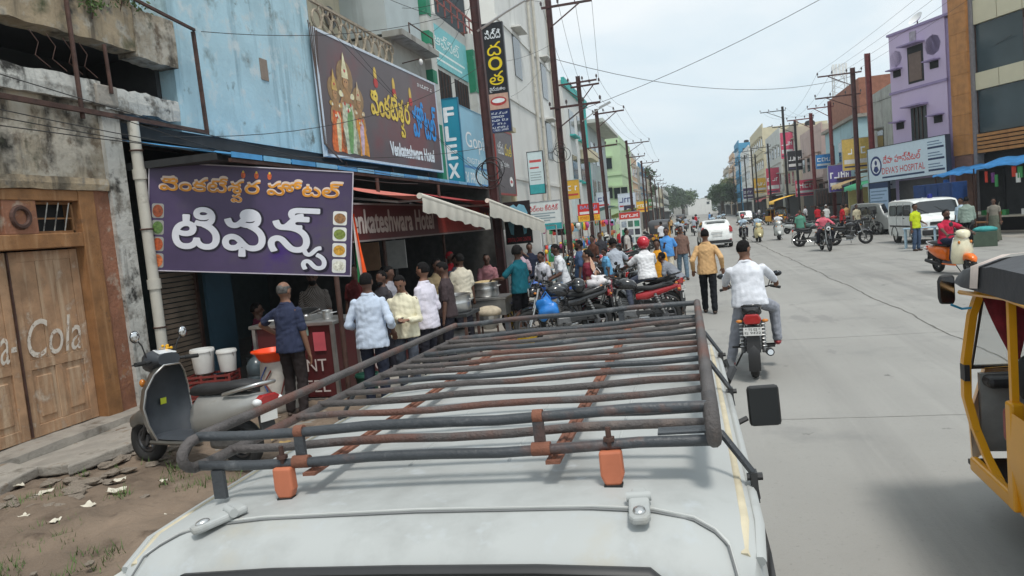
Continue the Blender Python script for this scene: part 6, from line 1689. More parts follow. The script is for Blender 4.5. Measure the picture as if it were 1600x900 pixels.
def make_bike(label, loc, rz, tank=m_bikeblack, lean=0.0, group=None, plate=None):
    B_ = thing('motorcycle', label, 'motorcycle', loc, group=group)
    B_.rotation_euler = Matrix.Rotation(rz, 3, 'Z').to_4x4().__matmul__(Matrix.Rotation(R(lean), 4, 'Y')).to_euler() if lean else (0, 0, rz)
    spoke_wheel(B_, -.62, .30, .10, 'rear_wheel', True); spoke_wheel(B_, .66, .30, .085, 'front_wheel', True)
    superloft(MB(), [(.30, .90, .05, .05), (.24, .90, .11, .09), (.10, .91, .135, .11), (-.06, .88, .115, .09), (-.12, .84, .06, .05)]).build('fuel_tank', tank, B_, smooth=60, fix=True)
    superloft(MB(), [(-.08, .80, .06, .03), (-.15, .81, .115, .05), (-.40, .80, .125, .05), (-.60, .84, .115, .05), (-.76, .86, .09, .04), (-.80, .86, .05, .02)]).build('seat', m_seatv, B_, smooth=60, fix=True)
    superloft(MB(), [(-.10, .66, .06, .06), (-.30, .68, .10, .09), (-.60, .76, .09, .07), (-.86, .82, .06, .04)]).build('side_panel', tank, B_, smooth=60, fix=True)
    t = MB().prism([(-.085, 0), (.085, 0), (.11, .06), (.075, .12), (-.075, .12), (-.11, .06)], (0, .07, 0), lambda p, q: (p, -.93, .72 + q)).build('tail_light', m_redlens, B_, bevel=.015, fix=True)
    MB().tube([(-.10, -.60, .86), (-.11, -.84, .93), (-.08, -.90, .95), (.08, -.90, .95), (.11, -.84, .93), (.10, -.60, .86)], .014, 6).build('grab_rail', m_bikeblack, B_, smooth=60)
    rows = []
    for k in range(9):
        a = R(205 - k * 14); rr_ = .345
        rows.append([(-.07, -.62 + rr_ * math.cos(a), .30 + rr_ * math.sin(a) * 1.02), (0, -.62 + (rr_ + .02) * math.cos(a), .30 + (rr_ + .02) * math.sin(a) * 1.02), (.07, -.62 + rr_ * math.cos(a), .30 + rr_ * math.sin(a) * 1.02)])
    MB().loft(rows, closed=False, cap=False).build('rear_mudguard', m_blkplas, B_, smooth=180)
    MB().prism([(-.085, .0), (.085, 0), (.07, .32), (-.07, .32)], (0, .012, 0), lambda p, q: (p, -.955 + q * .14, .38 + q)).build('mud_flap', m_blkplas, B_)
    pl = MB().box((0, -.962, .64), (.215, .008, .10)).build('number_plate', m_plate, B_)
    if plate:
        lettering(pl, plate[0], m_ink, -.085, .650, .17, .032, .969); lettering(pl, plate[1], m_ink, -.092, .602, .185, .036, .969)
    rows = []
    for k in range(8):
        a = R(150 - k * 16); rr_ = .345
        rows.append([(-.06, .66 + rr_ * math.cos(a), .30 + rr_ * math.sin(a)), (0, .66 + (rr_ + .02) * math.cos(a), .30 + (rr_ + .02) * math.sin(a)), (.06, .66 + rr_ * math.cos(a), .30 + rr_ * math.sin(a))])
    MB().loft(rows, closed=False, cap=False).build('front_mudguard', tank, B_, smooth=180)
    for s in (-1, 1):
        MB().tube([(s * .085, .66, .30), (s * .09, .52, .68), (s * .09, .44, .98)], .02, 7).build('fork_leg', m_steel, B_)
        sp = [( s * .13 + .022 * math.cos(k * .9), -.52 + .012 * k * .5, .36 + .022 * k * .85) for k in range(1)]
        MB().tube([(s * .125, -.62, .32), (s * .125, -.46, .70)], .026, 8).build('shock_absorber', m_engine, B_)
        for k in range(7): MB().torus((s * .125, -.585 + k * .018, .40 + k * .043), .034, .007, 'Z', 10, 4).build('spring_coil', m_steel, B_)
        MB().cyl((s * .10, .05, .30), (s * .28, .05, .30), .016).build('footpeg', m_rubber, B_); MB().cyl((s * .12, -.42, .36), (s * .26, -.42, .36), .014).build('pillion_peg', m_rubber, B_)
        hb = MB().tube([(0, .40, 1.0), (s * .14, .40, 1.02), (s * .26, .34, 1.05), (s * .36, .25, 1.03)], .012, 7).build('handlebar', m_bikeblack, B_, smooth=60)
        MB().cyl((s * .27, .33, 1.05), (s * .385, .235, 1.03), .019).build('grip', m_rubber, hb); MB().tube([(s * .26, .40, 1.05), (s * .38, .31, 1.03)], .006, 5).build('lever', m_steel, hb)
        mr = MB().tube([(s * .24, .36, 1.05), (s * .28, .36, 1.16), (s * .34, .36, 1.20)], .007, 5).build('mirror_stem', m_bikeblack, B_)
        MB().ell((s * .36, .36, 1.21), (.065, .016, .04), 12, 6).build('mirror', m_blkplas, mr, smooth=180); MB().ell((s * .36, .352, 1.21), (.057, .012, .034), 12, 6).build('mirror_glass', m_mirror, mr, smooth=180)
        MB().ell((s * .15, -.90, .76), (.04, .03, .022), 8, 5).build('indicator', m_amber, B_, smooth=180); MB().ell((s * .17, .52, .90), (.035, .03, .022), 8, 5).build('indicator', m_amber, B_, smooth=180)
    MB().lathe([(.02, .10), (.085, .07), (.10, 0), (.085, -.08), (.03, -.12)], 16, (0, .54, .93), Matrix.Rotation(R(-90), 3, 'X')).build('headlight_shell', tank, B_, smooth=60)
    MB().lathe([(.0, .02), (.06, .012), (.085, 0)], 16, (0, .615, .93), Matrix.Rotation(R(-90), 3, 'X')).build('headlight', m_clear, B_, smooth=60)
    MB().prism([(-.10, 0), (.10, 0), (.07, .16), (-.07, .16)], (0, .01, 0), lambda p, q: (p, .60 - q * .5, 1.0 + q)).build('visor', m_bikeblack, B_)
    MB().box((0, .44, 1.06), (.18, .08, .06)).build('instrument_cluster', m_blkplas, B_, bevel=.015)
    mb = MB(); mb.box((0, .02, .34), (.24, .30, .20)); mb.build('crankcase', m_engine, B_, bevel=.05)
    for k in range(6): MB().box((0, .12 + .012 * k, .47 + .032 * k), (.20, .17, .016)).build('cooling_fin', m_engine, B_)
    MB().tube([(.06, .22, .48), (.10, .30, .36), (.13, .16, .24), (.15, -.10, .24), (.16, -.30, .27)], .022, 8).build('exhaust_pipe', m_chrome, B_, smooth=60)
    MB().tube([(.17, -.28, .27), (.185, -.45, .30), (.19, -.84, .36)], [.03, .052, .048], 12).build('silencer', m_blkplas, B_, smooth=60); MB().cyl((.19, -.84, .36), (.191, -.87, .365), .034, n=12).build('exhaust_tip', m_chrome, B_)
    MB().tube([(0, .42, .92), (0, .30, .62), (0, .22, .28)], .022, 7).build('frame_tube', m_blkplas, B_); MB().tube([(0, -.05, .75), (0, -.25, .40), (0, -.62, .30)], .03, 7).build('swingarm', m_blkplas, B_)
    MB().box((-.10, -.30, .36), (.03, .55, .08)).build('chain_cover', m_blkplas, B_, bevel=.01)
    MB().tube([(-.10, .05, .28), (-.24, .02, .02)], .012, 6).build('side_stand', m_blkplas, B_)
    return B_
def make_scooter(label, loc, rz, paint, inner, group=None, lean=0.0, front=None):
    S_ = thing('scooter', label, 'scooter', loc, rz, group=group)
    if lean: S_.rotation_euler = (Matrix.Rotation(rz, 4, 'Z') @ Matrix.Rotation(R(lean), 4, 'Y')).to_euler()
    front = front or paint
    spoke_wheel(S_, .62, .23, .10, 'front_wheel', True); spoke_wheel(S_, -.60, .23, .10, 'rear_wheel', True)
    # leg shield: outer skin and inner panel
    prof = [(.40, .27, .20), (.43, .42, .255), (.47, .58, .265), (.46, .74, .235), (.42, .88, .17), (.38, .96, .09)]
    rows = [[(-w, y - .14, z), (-w * .88, y - .04, z), (-w * .4, y + .05, z), (0, y + .075, z), (w * .4, y + .05, z), (w * .88, y - .04, z), (w, y - .14, z)] for (y, z, w) in prof]
    MB().loft(rows, closed=False, cap=False).build('leg_shield', front, S_, smooth=180)
    rows = [[(-w * .97, y - .142, z), (-w * .82, y - .06, z), (-w * .3, y - .03, z), (w * .3, y - .03, z), (w * .82, y - .06, z), (w * .97, y - .142, z)] for (y, z, w) in prof]
    MB().loft(rows, closed=False, cap=False).build('inner_panel', inner, S_, smooth=180)
    MB().tube([(p[2] * s, p[0] - .14, p[1]) for s, pp in ((1, prof),) for p in pp] + [(-p[2], p[0] - .14, p[1]) for p in reversed(prof)], .009, 5).build('shield_trim', m_steel, S_, smooth=60)
    superloft(MB(), [(.83, .36, .03, .03), (.78, .40, .08, .07), (.66, .45, .10, .08), (.52, .44, .10, .09), (.44, .40, .07, .08)]).build('front_fender', front, S_, smooth=60, fix=True)
    for s in (-1, 1): MB().tube([(s * .075, .62, .23), (s * .07, .55, .45)], .018, 6).build('fork_leg', m_blkplas, S_)
    superloft(MB(), [(.36, .28, .17, .03), (.20, .28, .19, .035), (-.10, .28, .19, .035), (-.18, .30, .17, .05)]).build('floorboard', inner, S_, smooth=60, fix=True)
    MB().tube([(-.19, .36, .25), (-.195, .1, .25), (-.19, -.15, .26)], .02, 6).build('floor_trim', paint, S_); MB().tube([(.19, .36, .25), (.195, .1, .25), (.19, -.15, .26)], .02, 6).build('floor_trim', paint, S_)
    superloft(MB(), [(-.10, .46, .13, .16), (-.20, .50, .17, .20), (-.45, .53, .185, .17), (-.70, .58, .165, .12), (-.88, .62, .11, .08), (-.94, .63, .06, .05)]).build('rear_body', paint, S_, smooth=60, fix=True)
    superloft(MB(), [(-.08, .70, .10, .03), (-.14, .72, .145, .055), (-.40, .735, .155, .055), (-.62, .765, .14, .055), (-.80, .77, .10, .04), (-.83, .77, .05, .02)]).build('seat', m_seatv, S_, smooth=60, fix=True)
    MB().tube([(.15, -.55, .70), (.145, -.80, .76), (.09, -.93, .79), (-.09, -.93, .79), (-.145, -.80, .76), (-.15, -.55, .70)], .018, 7).build('grab_rail', m_steel, S_, smooth=60)
    tl = MB().prism([(-.12, 0), (.12, 0), (.15, .07), (.08, .11), (-.08, .11), (-.15, .07)], (0, .06, 0), lambda p, q: (p, -.955 + .0 * q, .58 + q)).build('tail_light', m_redlens, S_, bevel=.015, fix=True)
    for s in (-1, 1): MB().ell((s * .13, -.925, .63), (.045, .045, .035), 10, 6).build('rear_indicator', m_clear, tl, smooth=180)
    MB().prism([(-.09, 0), (.09, 0), (.08, .25), (-.08, .25)], (0, .02, 0), lambda p, q: (p, -.93 + q * .2, .33 + q)).build('rear_mudguard', m_blkplas, S_); MB().box((0, -.93, .50), (.2, .01, .10)).build('number_plate', m_plate, S_)
    MB().box((-.11, -.55, .27), (.10, .42, .14)).build('engine_case', m_engine, S_, bevel=.04); MB().tube([(.15, -.30, .24), (.17, -.50, .26), (.17, -.85, .32)], [.025, .05, .045], 10).build('silencer', m_blkplas, S_, smooth=60)
    # steering head turns with the bar
    superloft(MB(), [(.53, .96, .06, .06), (.48, .99, .14, .10), (.39, 1.01, .175, .095), (.27, 1.01, .125, .06)]).build('headset', front, S_, smooth=60, fix=True)
    MB().prism([(-.085, -.05), (.085, -.05), (.06, .05), (-.06, .05)], (0, 0, .012), lambda p, q: (p * 1.2, .34 + q * 1.2, 1.078 + q * .3)).build('instrument_cluster', m_clear, S_, bevel=.004)
    MB().lathe([(.0, .03), (.07, .015), (.095, -.02)], 14, (0, .50, .97), Matrix.Rotation(R(-80), 3, 'X')).build('headlight', m_clear, S_, smooth=60)
    for s in (-1, 1):
        hb = MB().cyl((s * .10, .36, 1.0), (s * .34, .29, 1.0), .017).build('handlebar', m_blkplas, S_); MB().cyl((s * .23, .322, 1.0), (s * .355, .285, 1.0), .021).build('grip', m_rubber, hb); MB().tube([(s * .15, .40, 1.0), (s * .34, .35, .99)], .007, 5).build('lever', m_blkplas, hb)
        mr = MB().tube([(s * .16, .38, 1.04), (s * .20, .38, 1.16), (s * .25, .38, 1.22)], .007, 5).build('mirror_stem', m_blkplas, S_)
        MB().ell((s * .27, .38, 1.25), (.055, .014, .06), 12, 6).build('mirror', m_blkplas, mr, smooth=180); MB().ell((s * .27, .373, 1.25), (.048, .011, .052), 12, 6).build('mirror_glass', m_chrome, mr, smooth=180)
        MB().ell((s * .15, .47, .80), (.03, .03, .04), 8, 5).build('front_indicator', m_amber, S_, smooth=180)
    MB().tube([(-.08, -.05, .22), (-.20, -.02, .02)], .012, 6).build('side_stand', m_blkplas, S_)
    return S_
m_autoy = M('auto_yellow', srgb(228, 160, 20), 0.4, var=0.08, scale=3, coat=0.2, dirt=((0.32, 0.18, 0.05), 0.68, 7))
m_hood = M('auto_hood', (0.045, 0.047, 0.052), 0.5, var=0.25, scale=2, bump=0.3, bscale=9)
m_redvinyl = M('red_vinyl', (0.24, 0.035, 0.03), 0.5, var=0.15, bump=0.15, bscale=40)
def make_auto(label, loc, rz, group=None):
    A_ = thing('auto_rickshaw', label, 'auto-rickshaw', loc, rz, group=group)
    for s in (-1, 1): wheel(A_, s * .56, .10, .21, .10)
    wheel(A_, 0, 1.92, .21, .10)
    # rear tub
    rows = []
    for (y, z0, z1, w) in ((-.42, .42, .78, .52), (-.36, .34, .90, .60), (-.1, .36, .93, .64), (.5, .37, .93, .65), (.92, .37, .93, .65)):
        rows.append([(-w, y, z1), (-w - .01, y, (z0 + z1) / 2), (-w + .03, y, z0), (w - .03, y, z0), (w + .01, y, (z0 + z1) / 2), (w, y, z1)])
    MB().loft(rows, closed=False, cap=False).build('rear_body', m_autoy, A_, smooth=40)
    MB().box((0, -.40, .62), (1.05, .03, .40)).build('rear_panel', m_autoy, A_, bevel=.02); MB().box((0, .70, .37), (1.20, 2.2, .03)).build('floor', m_blkplas, A_)
    for s in (-1, 1):
        MB().box((s * .62, .95, .68), (.07, .09, .60)).build('door_post', m_autoy, A_, bevel=.015)
        MB().box((s * .62, .95, 1.25), (.035, .035, .62)).build('hood_post', m_autoy, A_)
        MB().box((s * .56, -.44, .60), (.10, .03, .14)).build('tail_light', m_redlens, A_, bevel=.01)
        MB().box((s * .66, .10, .42), (.03, .5, .03)).build('wheel_lip', m_blkplas, A_)
        # front frame: one yellow band from the roof down to the floor
        MB().loft([[(s * (x - .022), y - .03, z), (s * (x + .022), y - .03, z), (s * (x + .022), y + .03, z), (s * (x - .022), y + .03, z)] for (x, y, z) in
                   ((.53, 1.58, 1.60), (.585, 1.66, 1.35), (.615, 1.71, 1.05), (.62, 1.71, .82), (.60, 1.64, .64), (.585, 1.50, .50), (.60, 1.25, .425), (.62, .98, .40))]).build('front_frame', m_autoy, A_, smooth=40, fix=True)
        MB().box((s * .625, 1.70, .98), (.03, .085, .10)).build('hinge_plate', m_blkplas, A_)
    # front cowl and windscreen
    rows = []
    for (y, w, z0, z1) in ((1.70, .60, .36, 1.0), (1.86, .56, .34, .98), (2.02, .42, .36, .92), (2.14, .24, .42, .82), (2.19, .10, .50, .72)):
        rows.append([(-w, y, z0), (-w * 1.02, y, (z0 + z1) / 2), (-w * .85, y, z1), (0, y, z1 + .02), (w * .85, y, z1), (w * 1.02, y, (z0 + z1) / 2), (w, y, z0)])
    MB().loft(rows, closed=False, cap=False).build('cowl', m_autoy, A_, smooth=60)
    MB().prism([(-.56, 0), (.56, 0), (.51, .58), (-.51, .58)], (0, .008, 0), lambda p, q: (p, 1.74 - q * .26, 1.0 + q)).build('windscreen', m_wscreen, A_)
    MB().tube([(-.57, 1.75, 1.0), (-.52, 1.60, 1.58), (.52, 1.60, 1.58), (.57, 1.75, 1.0)], .016, 6, closed=True).build('windscreen_frame', m_blkplas, A_)
    MB().box((0, 1.64, .93), (1.08, .16, .07)).build('dashboard', m_blkplas, A_, bevel=.03); MB().box((.0, 1.70, .72), (1.1, .04, .5)).build('inner_cowl', M('grey_panel', (0.26, 0.26, 0.25), 0.7, var=0.2), A_)
    hb = MB().tube([(-.30, 1.38, .98), (-.12, 1.46, .98), (.12, 1.46, .98), (.30, 1.38, .98)], .016, 6).build('handlebar', m_blkplas, A_); MB().tube([(0, 1.46, .98), (0, 1.62, .5)], .03, 6).build('steering_column', m_blkplas, hb)
    MB().lathe([(.0, .02), (.06, .015), (.09, -.02)], 14, (0, 2.2, .66), Matrix.Rotation(R(-90), 3, 'X')).build('headlight', m_clear, A_, smooth=60)
    MB().prism([(-.13, 0), (.13, 0), (.13, .1), (-.13, .1)], (0, .3, 0), lambda p, q: (p, 1.78, .40 + q)).build('front_mudguard', m_autoy, A_)
    # black canvas hood: roof and back
    prof = [(1.80, 1.575, .50), (1.76, 1.612, .60), (1.66, 1.655, .665), (1.42, 1.725, .70), (1.0, 1.775, .69), (.5, 1.76, .66), (.0, 1.70, .66), (-.28, 1.58, .64), (-.40, 1.38, .62), (-.44, 1.10, .61), (-.43, .84, .60)]
    rows = []
    for i, (y, z, w) in enumerate(prof):
        dn = .22 if .0 < y < 1.3 else .17 if y < 1.5 else .10 if y < 1.7 else .05
        if z < 1.6 and y < 1: rows.append([(-w, y + .22, z - .0), (-w, y + .06, z), (-w * .8, y, z), (0, y - .02, z), (w * .8, y, z), (w, y + .06, z), (w, y + .22, z)])
        else: rows.append([(-w - .012, y, z - dn), (-w, y, z - .07), (-w * .78, y, z - .018), (0, y, z), (w * .78, y, z - .018), (w, y, z - .07), (w + .012, y, z - dn)])
    MB().loft(rows, closed=False, cap=False).build('hood', m_hood, A_, smooth=60)
    rows = [[(-.60, .40, 1.0), (-.63, .40, 1.25), (-.655, .38, 1.52)], [(-.61, .10, .95), (-.64, .1, 1.25), (-.655, .05, 1.55)], [(-.60, -.2, .92), (-.63, -.2, 1.2), (-.64, -.2, 1.48)]]
    for s in (-1, 1):
        MB().loft([[(s * -p[0] * -1 if s < 0 else -p[0], p[1], p[2]) for p in r] for r in rows], closed=False, cap=False).build('side_flap', m_hood, A_, smooth=60)
        MB().tube([(s * .66, 1.62, 1.50), (s * .67, .9, 1.55), (s * .67, .1, 1.52)], .014, 5).build('hood_rail', m_autoy, A_)
        MB().box((s * .615, 1.30, .41), (.05, .68, .09)).build('sill', m_autoy, A_, bevel=.015)
    MB().box((0, -.46, 1.28), (.46, .012, .20)).build('rear_window', P('auto_rear_window', (150, 120, 105), 0.4, var=0.3), A_, bevel=.003)
    MB().box((0, -.455, .70), (.5, .02, .12)).build('number_plate', P('plate_yellow', (225, 185, 40)), A_)
    # seats
    MB().box((0, .25, .62), (1.1, .5, .16)).build('passenger_seat', m_redvinyl, A_, bevel=.05); MB().box((0, -.02, .95), (1.1, .12, .5)).build('passenger_backrest', m_redvinyl, A_, bevel=.05)
    MB().box((0, 1.12, .72), (.62, .34, .17)).build('driver_seat', m_redvinyl, A_, bevel=.04); MB().box((0, 1.15, .46), (.55, .3, .36)).build('seat_box', m_blkplas, A_)
    return A_
m_wscreen = M('auto_windscreen', (0.75, 0.85, 0.83), 0.05, var=0, trans=0.0, alpha=0.22)
def make_hatchback(label, loc, rz, paint):
    H_ = thing('hatchback_car', label, 'car', loc, rz)
    st = [(-2.0, .78, .50, .62), (-1.97, .80, .62, .72), (-1.88, .83, .92, 1.0), (-1.72, .84, .96, 1.22), (-1.40, .84, .96, 1.47), (-.9, .845, .96, 1.54), (-.1, .845, .95, 1.54), (.5, .845, .94, 1.45), (.95, .84, .93, 1.18), (1.2, .83, .92, .98), (1.6, .80, .84, .88), (1.85, .74, .66, .74), (1.95, .62, .5, .6)]
    rings = []
    for (y, w, zs, zt) in st:
        half = [(w * .90, .24), (w, .36), (w, .55 if zs > .55 else zs * .9), (w * .99, zs), (w * .99 - .5 * max(0, zt - zs) * .38, zs + (zt - zs) * .55), (w * .99 - max(0, zt - zs) * .30, zt - .05), (w * .55, zt - .005), (0, zt)]
        rings.append([(x, y, z) for x, z in half] + [(-x, y, z) for x, z in reversed(half[:-1])])
    MB().loft(rings).build('body', paint, H_, smooth=45, fix=True)
    MB().prism([(-.55, 0), (.55, 0), (.47, .36), (-.47, .36)], (0, -.01, 0), lambda p, q: (p, -1.80 + q * .83, 1.05 + q * .98)).build('rear_window', m_carglass, H_)
    MB().box((0, -1.45, 1.52), (1.1, .2, .03)).build('spoiler', paint, H_, bevel=.01)
    for s in (-1, 1):
        MB().prism([(-1.45, 1.0), (.95, .98), (.45, 1.36), (-.2, 1.46), (-1.0, 1.44), (-1.38, 1.30)], (s * .01, 0, 0), lambda p, q: (s * (.838 - (q - .96) * .33), p, q)).build('side_window', m_carglass, H_, fix=True)
        MB().prism([(0, 0), (.17, -.02), (.16, .2), (.06, .34), (.0, .30)], (0, .10, 0), lambda p, q: (s * (.66 + p), -1.98 + q * .35, .86 + q)).build('tail_light', m_redlens, H_, bevel=.01, fix=True)
        wheel(H_, s * .76, -1.25, .30, .19, m_alloyd); wheel(H_, s * .76, 1.28, .30, .19, m_alloyd)
        MB().box((s * .93, .70, 1.02), (.18, .08, .12)).build('mirror', paint, H_, bevel=.02); MB().box((s * .70, -2.03, .42), (.12, .03, .10)).build('reflector', m_redlens, H_)
        MB().box((s * .62, 1.90, .66), (.25, .08, .12)).build('headlight', m_clear, H_, bevel=.02)
    MB().box((0, -2.02, .36), (1.50, .06, .16)).build('lower_bumper', m_blkplas, H_, bevel=.02); MB().box((0, -2.01, .70), (.50, .02, .11)).build('number_plate', m_plate, H_); MB().box((0, -1.985, .86), (.6, .03, .04)).build('chrome_strip', m_chrome, H_)
    return H_

# ---- place them
hero_bike = make_bike('black motorcycle with red tail light ridden by the man in white shirt', (0.72, 10.15, 0), R(-4), m_bikeblack, 0, 'motorcycles in the street', plate=('* TS 02 *', 'EJ 9422'))
m_scgrey = M('scooter_grey', (0.12, 0.118, 0.108), 0.35, 0.25, var=0.05, coat=0.3, dirt=((0.24, 0.20, 0.15), 0.64, 6))
m_scin = M('scooter_inner', (0.045, 0.052, 0.062), 0.55, var=0.2, scale=6)
near_sc = make_scooter('grey scooter parked on the dirt verge before the hotel', (-5.08, 6.40, 0.02), R(79), m_scgrey, m_scin, lean=4)
MB().box((.03, .425, .60), (.08, .004, .06), rz=.2).build('sticker', P('sticker_yellow', (215, 225, 60)), near_sc)
mb = MB()
for k in range(16): mb.ell((.10 + random.uniform(-.05, .05), .42 + random.uniform(-.05, .05), 1.09 + random.uniform(-.02, .04)), .016, 6, 4)
g = mb.build('flower_garland', P('marigold', (225, 170, 40), 0.8), near_sc); g['kind'] = 'stuff'
osc = make_scooter('orange and cream scooter ridden toward us by the man in red shirt', (6.30, 20.3, 0), R(196), P('scooter_orange', (235, 110, 10), 0.3, coat=0.4), m_scin, front=P('scooter_cream', (222, 215, 185), 0.3, coat=0.4))
for c in osc.children:
    if c.name.split('.')[0] in ('front_fender',): c.data.materials[0] = P('scooter_orange', (235, 110, 10))
SC_CREAM, SC_WHITE, SC_GREEN = P('scooter_ivory', (205, 195, 150), 0.3, coat=0.4), P('scooter_white', (205, 208, 205), 0.3, coat=0.4), P('scooter_teal', (90, 120, 115), 0.3, coat=0.4)
GA = 'parked two wheelers on the left'; GR = 'parked two wheelers on the right'; GM = 'two wheelers riding along the street'
def sdup(lb, x, y, a, c, gr, z=0, lean=0): return dup(near_sc, (x, y, z), R(a), lb, gr, rot=(Matrix.Rotation(R(a), 4, 'Z') @ Matrix.Rotation(R(lean), 4, 'Y')).to_euler(), recolor={'leg_shield': c, 'front_fender': c, 'rear_body': c, 'headset': c, 'floor_trim': c})
def bdup(lb, x, y, a, c, gr, lean=0): return dup(hero_bike, (x, y, 0), R(a), lb, gr, rot=(Matrix.Rotation(R(a), 4, 'Z') @ Matrix.Rotation(R(lean), 4, 'Y')).to_euler(), recolor={'fuel_tank': c, 'side_panel': c, 'front_mudguard': c, 'headlight_shell': c})
bk = m_bikeblack
nb = bdup('red trimmed motorcycle with its tail to the road, nearest of the parked row', -1.15, 13.75, 86, bk, GA, 7)
for c in nb.children:
    if c.name.startswith('side_panel'): c.material_slots[0].material = m_bikered
bdup('black motorcycle under the man with the red helmet', -1.05, 15.55, 62, bk, GA)
bdup('black parked motorcycle with headlight toward the hotel beside the blue bag', -2.35, 13.35, 112, bk, GA, 7)
bdup('black motorcycle in the parked row behind the nearest red one', -2.45, 14.0, 96, bk, GA, 7)
bdup('blue tank motorcycle beside the woman in saree', -3.0, 14.7, 130, m_bikeblue, GA, 7)
bdup('black motorcycle the man in grey tee sits on', -1.85, 18.5, 20, bk, GA)
sdup('white scooter behind the man with the backpack', -3.0, 16.4, 75, SC_WHITE, GA, 0, 5)
for k in range(9):
    x, y = -2.7 - .35 * (k % 3), 20.6 + k * 1.15
    if k % 3 == 2: sdup('parked scooter number %s along the left shops counted from the grey tee man' % ('three', 'six', 'nine')[k // 3], x, y, 70 + 9 * (k % 4), (SC_GREEN, SC_WHITE, SC_CREAM)[k // 3], GA, 0, 5)
    else: bdup('parked motorcycle in the dense left row beyond the grey tee man', x, y, 72 + 11 * (k % 4), (bk, bk, bk, m_bikered)[k % 4], GA, 7)
for k in range(7): bdup('distant parked motorcycle along the far left shops', -3.0 - .4 * (k % 2), 33 + k * 3.4, 70 + 13 * (k % 3), bk, 'distant bikes on the left', 7)
bdup('black motorcycle coming toward us with the rider in pink', 5.42, 32.7, 184, bk, GM)
sdup('ivory scooter in the middle distance with a rider', 3.85, 45.0, 183, SC_CREAM, GM)
sdup('white scooter to the right of the ivory one with a rider', 5.05, 45.6, 178, SC_WHITE, GM)
bdup('dark motorcycle beside the ivory scooter', 3.2, 47.2, 180, bk, GM)
bdup('motorcycle riding away past the white car on its left', -.55, 52, -3, m_bikered, GM)
bdup('distant motorcycle riding away ahead of the white car', -.9, 62, -3, bk, GM)
bdup('black motorcycle with spoked wheels parked before the grey van', 6.9, 35.5, 250, bk, GR, 7)
bdup('black motorcycle parked crosswise behind the pink shirt rider', 5.6, 36.8, 262, bk, GR, 7)
sdup('teal grey scooter parked near the yellow painted wall', 8.1, 51.5, 255, SC_GREEN, GR, 0, 5)
sdup('white scooter parked with its front toward the road on the right', 6.9, 52.5, 235, SC_WHITE, GR, 0, 5)
for k in range(5): bdup('parked motorcycle in the right row before the green awning', 9.0 + .2 * (k % 2), 42.5 + k * 2.2, 245 + 8 * (k % 3), (bk, m_bikered, bk)[k % 3], GR, 7)
for k in range(12): bdup('distant parked motorcycle in the long right hand row', 9.0 + .5 * (k % 2), 66 + k * 5, 250 + 9 * (k % 3), (bk, m_bikered, bk, m_bikeblue)[k % 4], 'distant bikes on the right', 7)
for k, (x, y) in enumerate(((.4, 66), (2.2, 74), (-.3, 82), (3.4, 88), (1.0, 100), (4.6, 104), (-1.2, 96))):
    bdup('far away motorcycle riding in the traffic', x, y, (0, 180)[k % 2], bk, 'far traffic')
auto = make_auto('yellow and black auto-rickshaw cut by the right edge close to us', (2.22, 3.40, 0), R(-1))
# extras on the near auto: mirror, blue stalk, hanging red cloth, roof tape, driver's arm rest
ma = MB().tube([(-.58, 1.62, 1.40), (-.64, 1.66, 1.39), (-.70, 1.66, 1.42)], .008, 6).build('mirror_stalk', P('stalk_blue', (60, 150, 190)), auto)
MB().prism([(-.042, -.085), (.035, -.09), (.045, -.06), (.045, .08), (.03, .10), (-.038, .095), (-.052, .06), (-.052, -.045)], (0, .03, 0), lambda p, q: (-.715 + p, 1.66, 1.51 + q)).build('mirror', m_blkplas, ma, bevel=.012, fix=True)
MB().prism([(-.034, -.072), (.028, -.077), (.036, -.05), (.036, .068), (.024, .086), (-.03, .08), (-.042, .052), (-.042, -.038)], (0, .002, 0), lambda p, q: (-.715 + p, 1.655, 1.51 + q)).build('mirror_glass', m_chrome, ma, fix=True)
m_redcloth = M('red_check_cloth', srgb(120, 28, 38), 0.9, var=0.35, scale=14, bump=0.4, bscale=20)
rows = []
for i in range(10):
    t = i / 9; w = .16 * (1 - t) + .03
    rows.append([(-.46 + w * (u - .5) * 1.4 + .05 * t, 1.50 + .03 * math.sin(u * 9 + t * 4), 1.56 - .46 * t - .05 * abs(u - .5)) for u in (0, .2, .4, .6, .8, 1)])
MB().loft(rows, closed=False, cap=False).build('hanging_cloth', m_redcloth, auto, smooth=180)
rows = []
for (y, z, w) in ((1.26, 1.755, .70), (1.14, 1.765, .698)):
    rows.append([(-w - .016, y, z - .19), (-w - .006, y, z - .065), (-w * .78, y, z - .010), (0, y, z + .008), (w * .78, y, z - .010), (w + .006, y, z - .065)])
MB().loft(rows, closed=False, cap=False).build('roof_tape', P('tape_white', (205, 190, 180), 0.6, var=0.15, scale=9), auto, smooth=180)
MB().box((-.50, 1.06, .80), (.22, .24, .20)).build('side_box', m_redvinyl, auto, bevel=.03)
MB().ell((-.36, 1.30, 1.02), (.14, .12, .16), 12, 8).build('bag', M('bag_black', (0.02, 0.02, 0.022), 0.7), auto, smooth=180)
near_sc.scale = (1.09, 1.09, 1.09)
for c in near_sc.children:
    if c.name.split('.')[0] == 'headset': c.material_slots[0].link = 'OBJECT'; c.material_slots[0].material = m_scin
    if c.name.split('.')[0] == 'rear_body': c.material_slots[0].link = 'OBJECT'; c.material_slots[0].material = M('scooter_silver', (0.36, 0.36, 0.345), 0.35, 0.25, var=0.06, coat=0.3, dirt=((0.25, 0.22, 0.17), 0.62, 6))
G3 = 'auto-rickshaws in the distance'
dup(auto, (-2.0, 51.0, 0), R(-3), 'yellow and black auto-rickshaw seen from behind beside the left shops', G3)
dup(auto, (-1.2, 118, 0), R(0), 'tiny distant auto-rickshaw in the far traffic', G3)
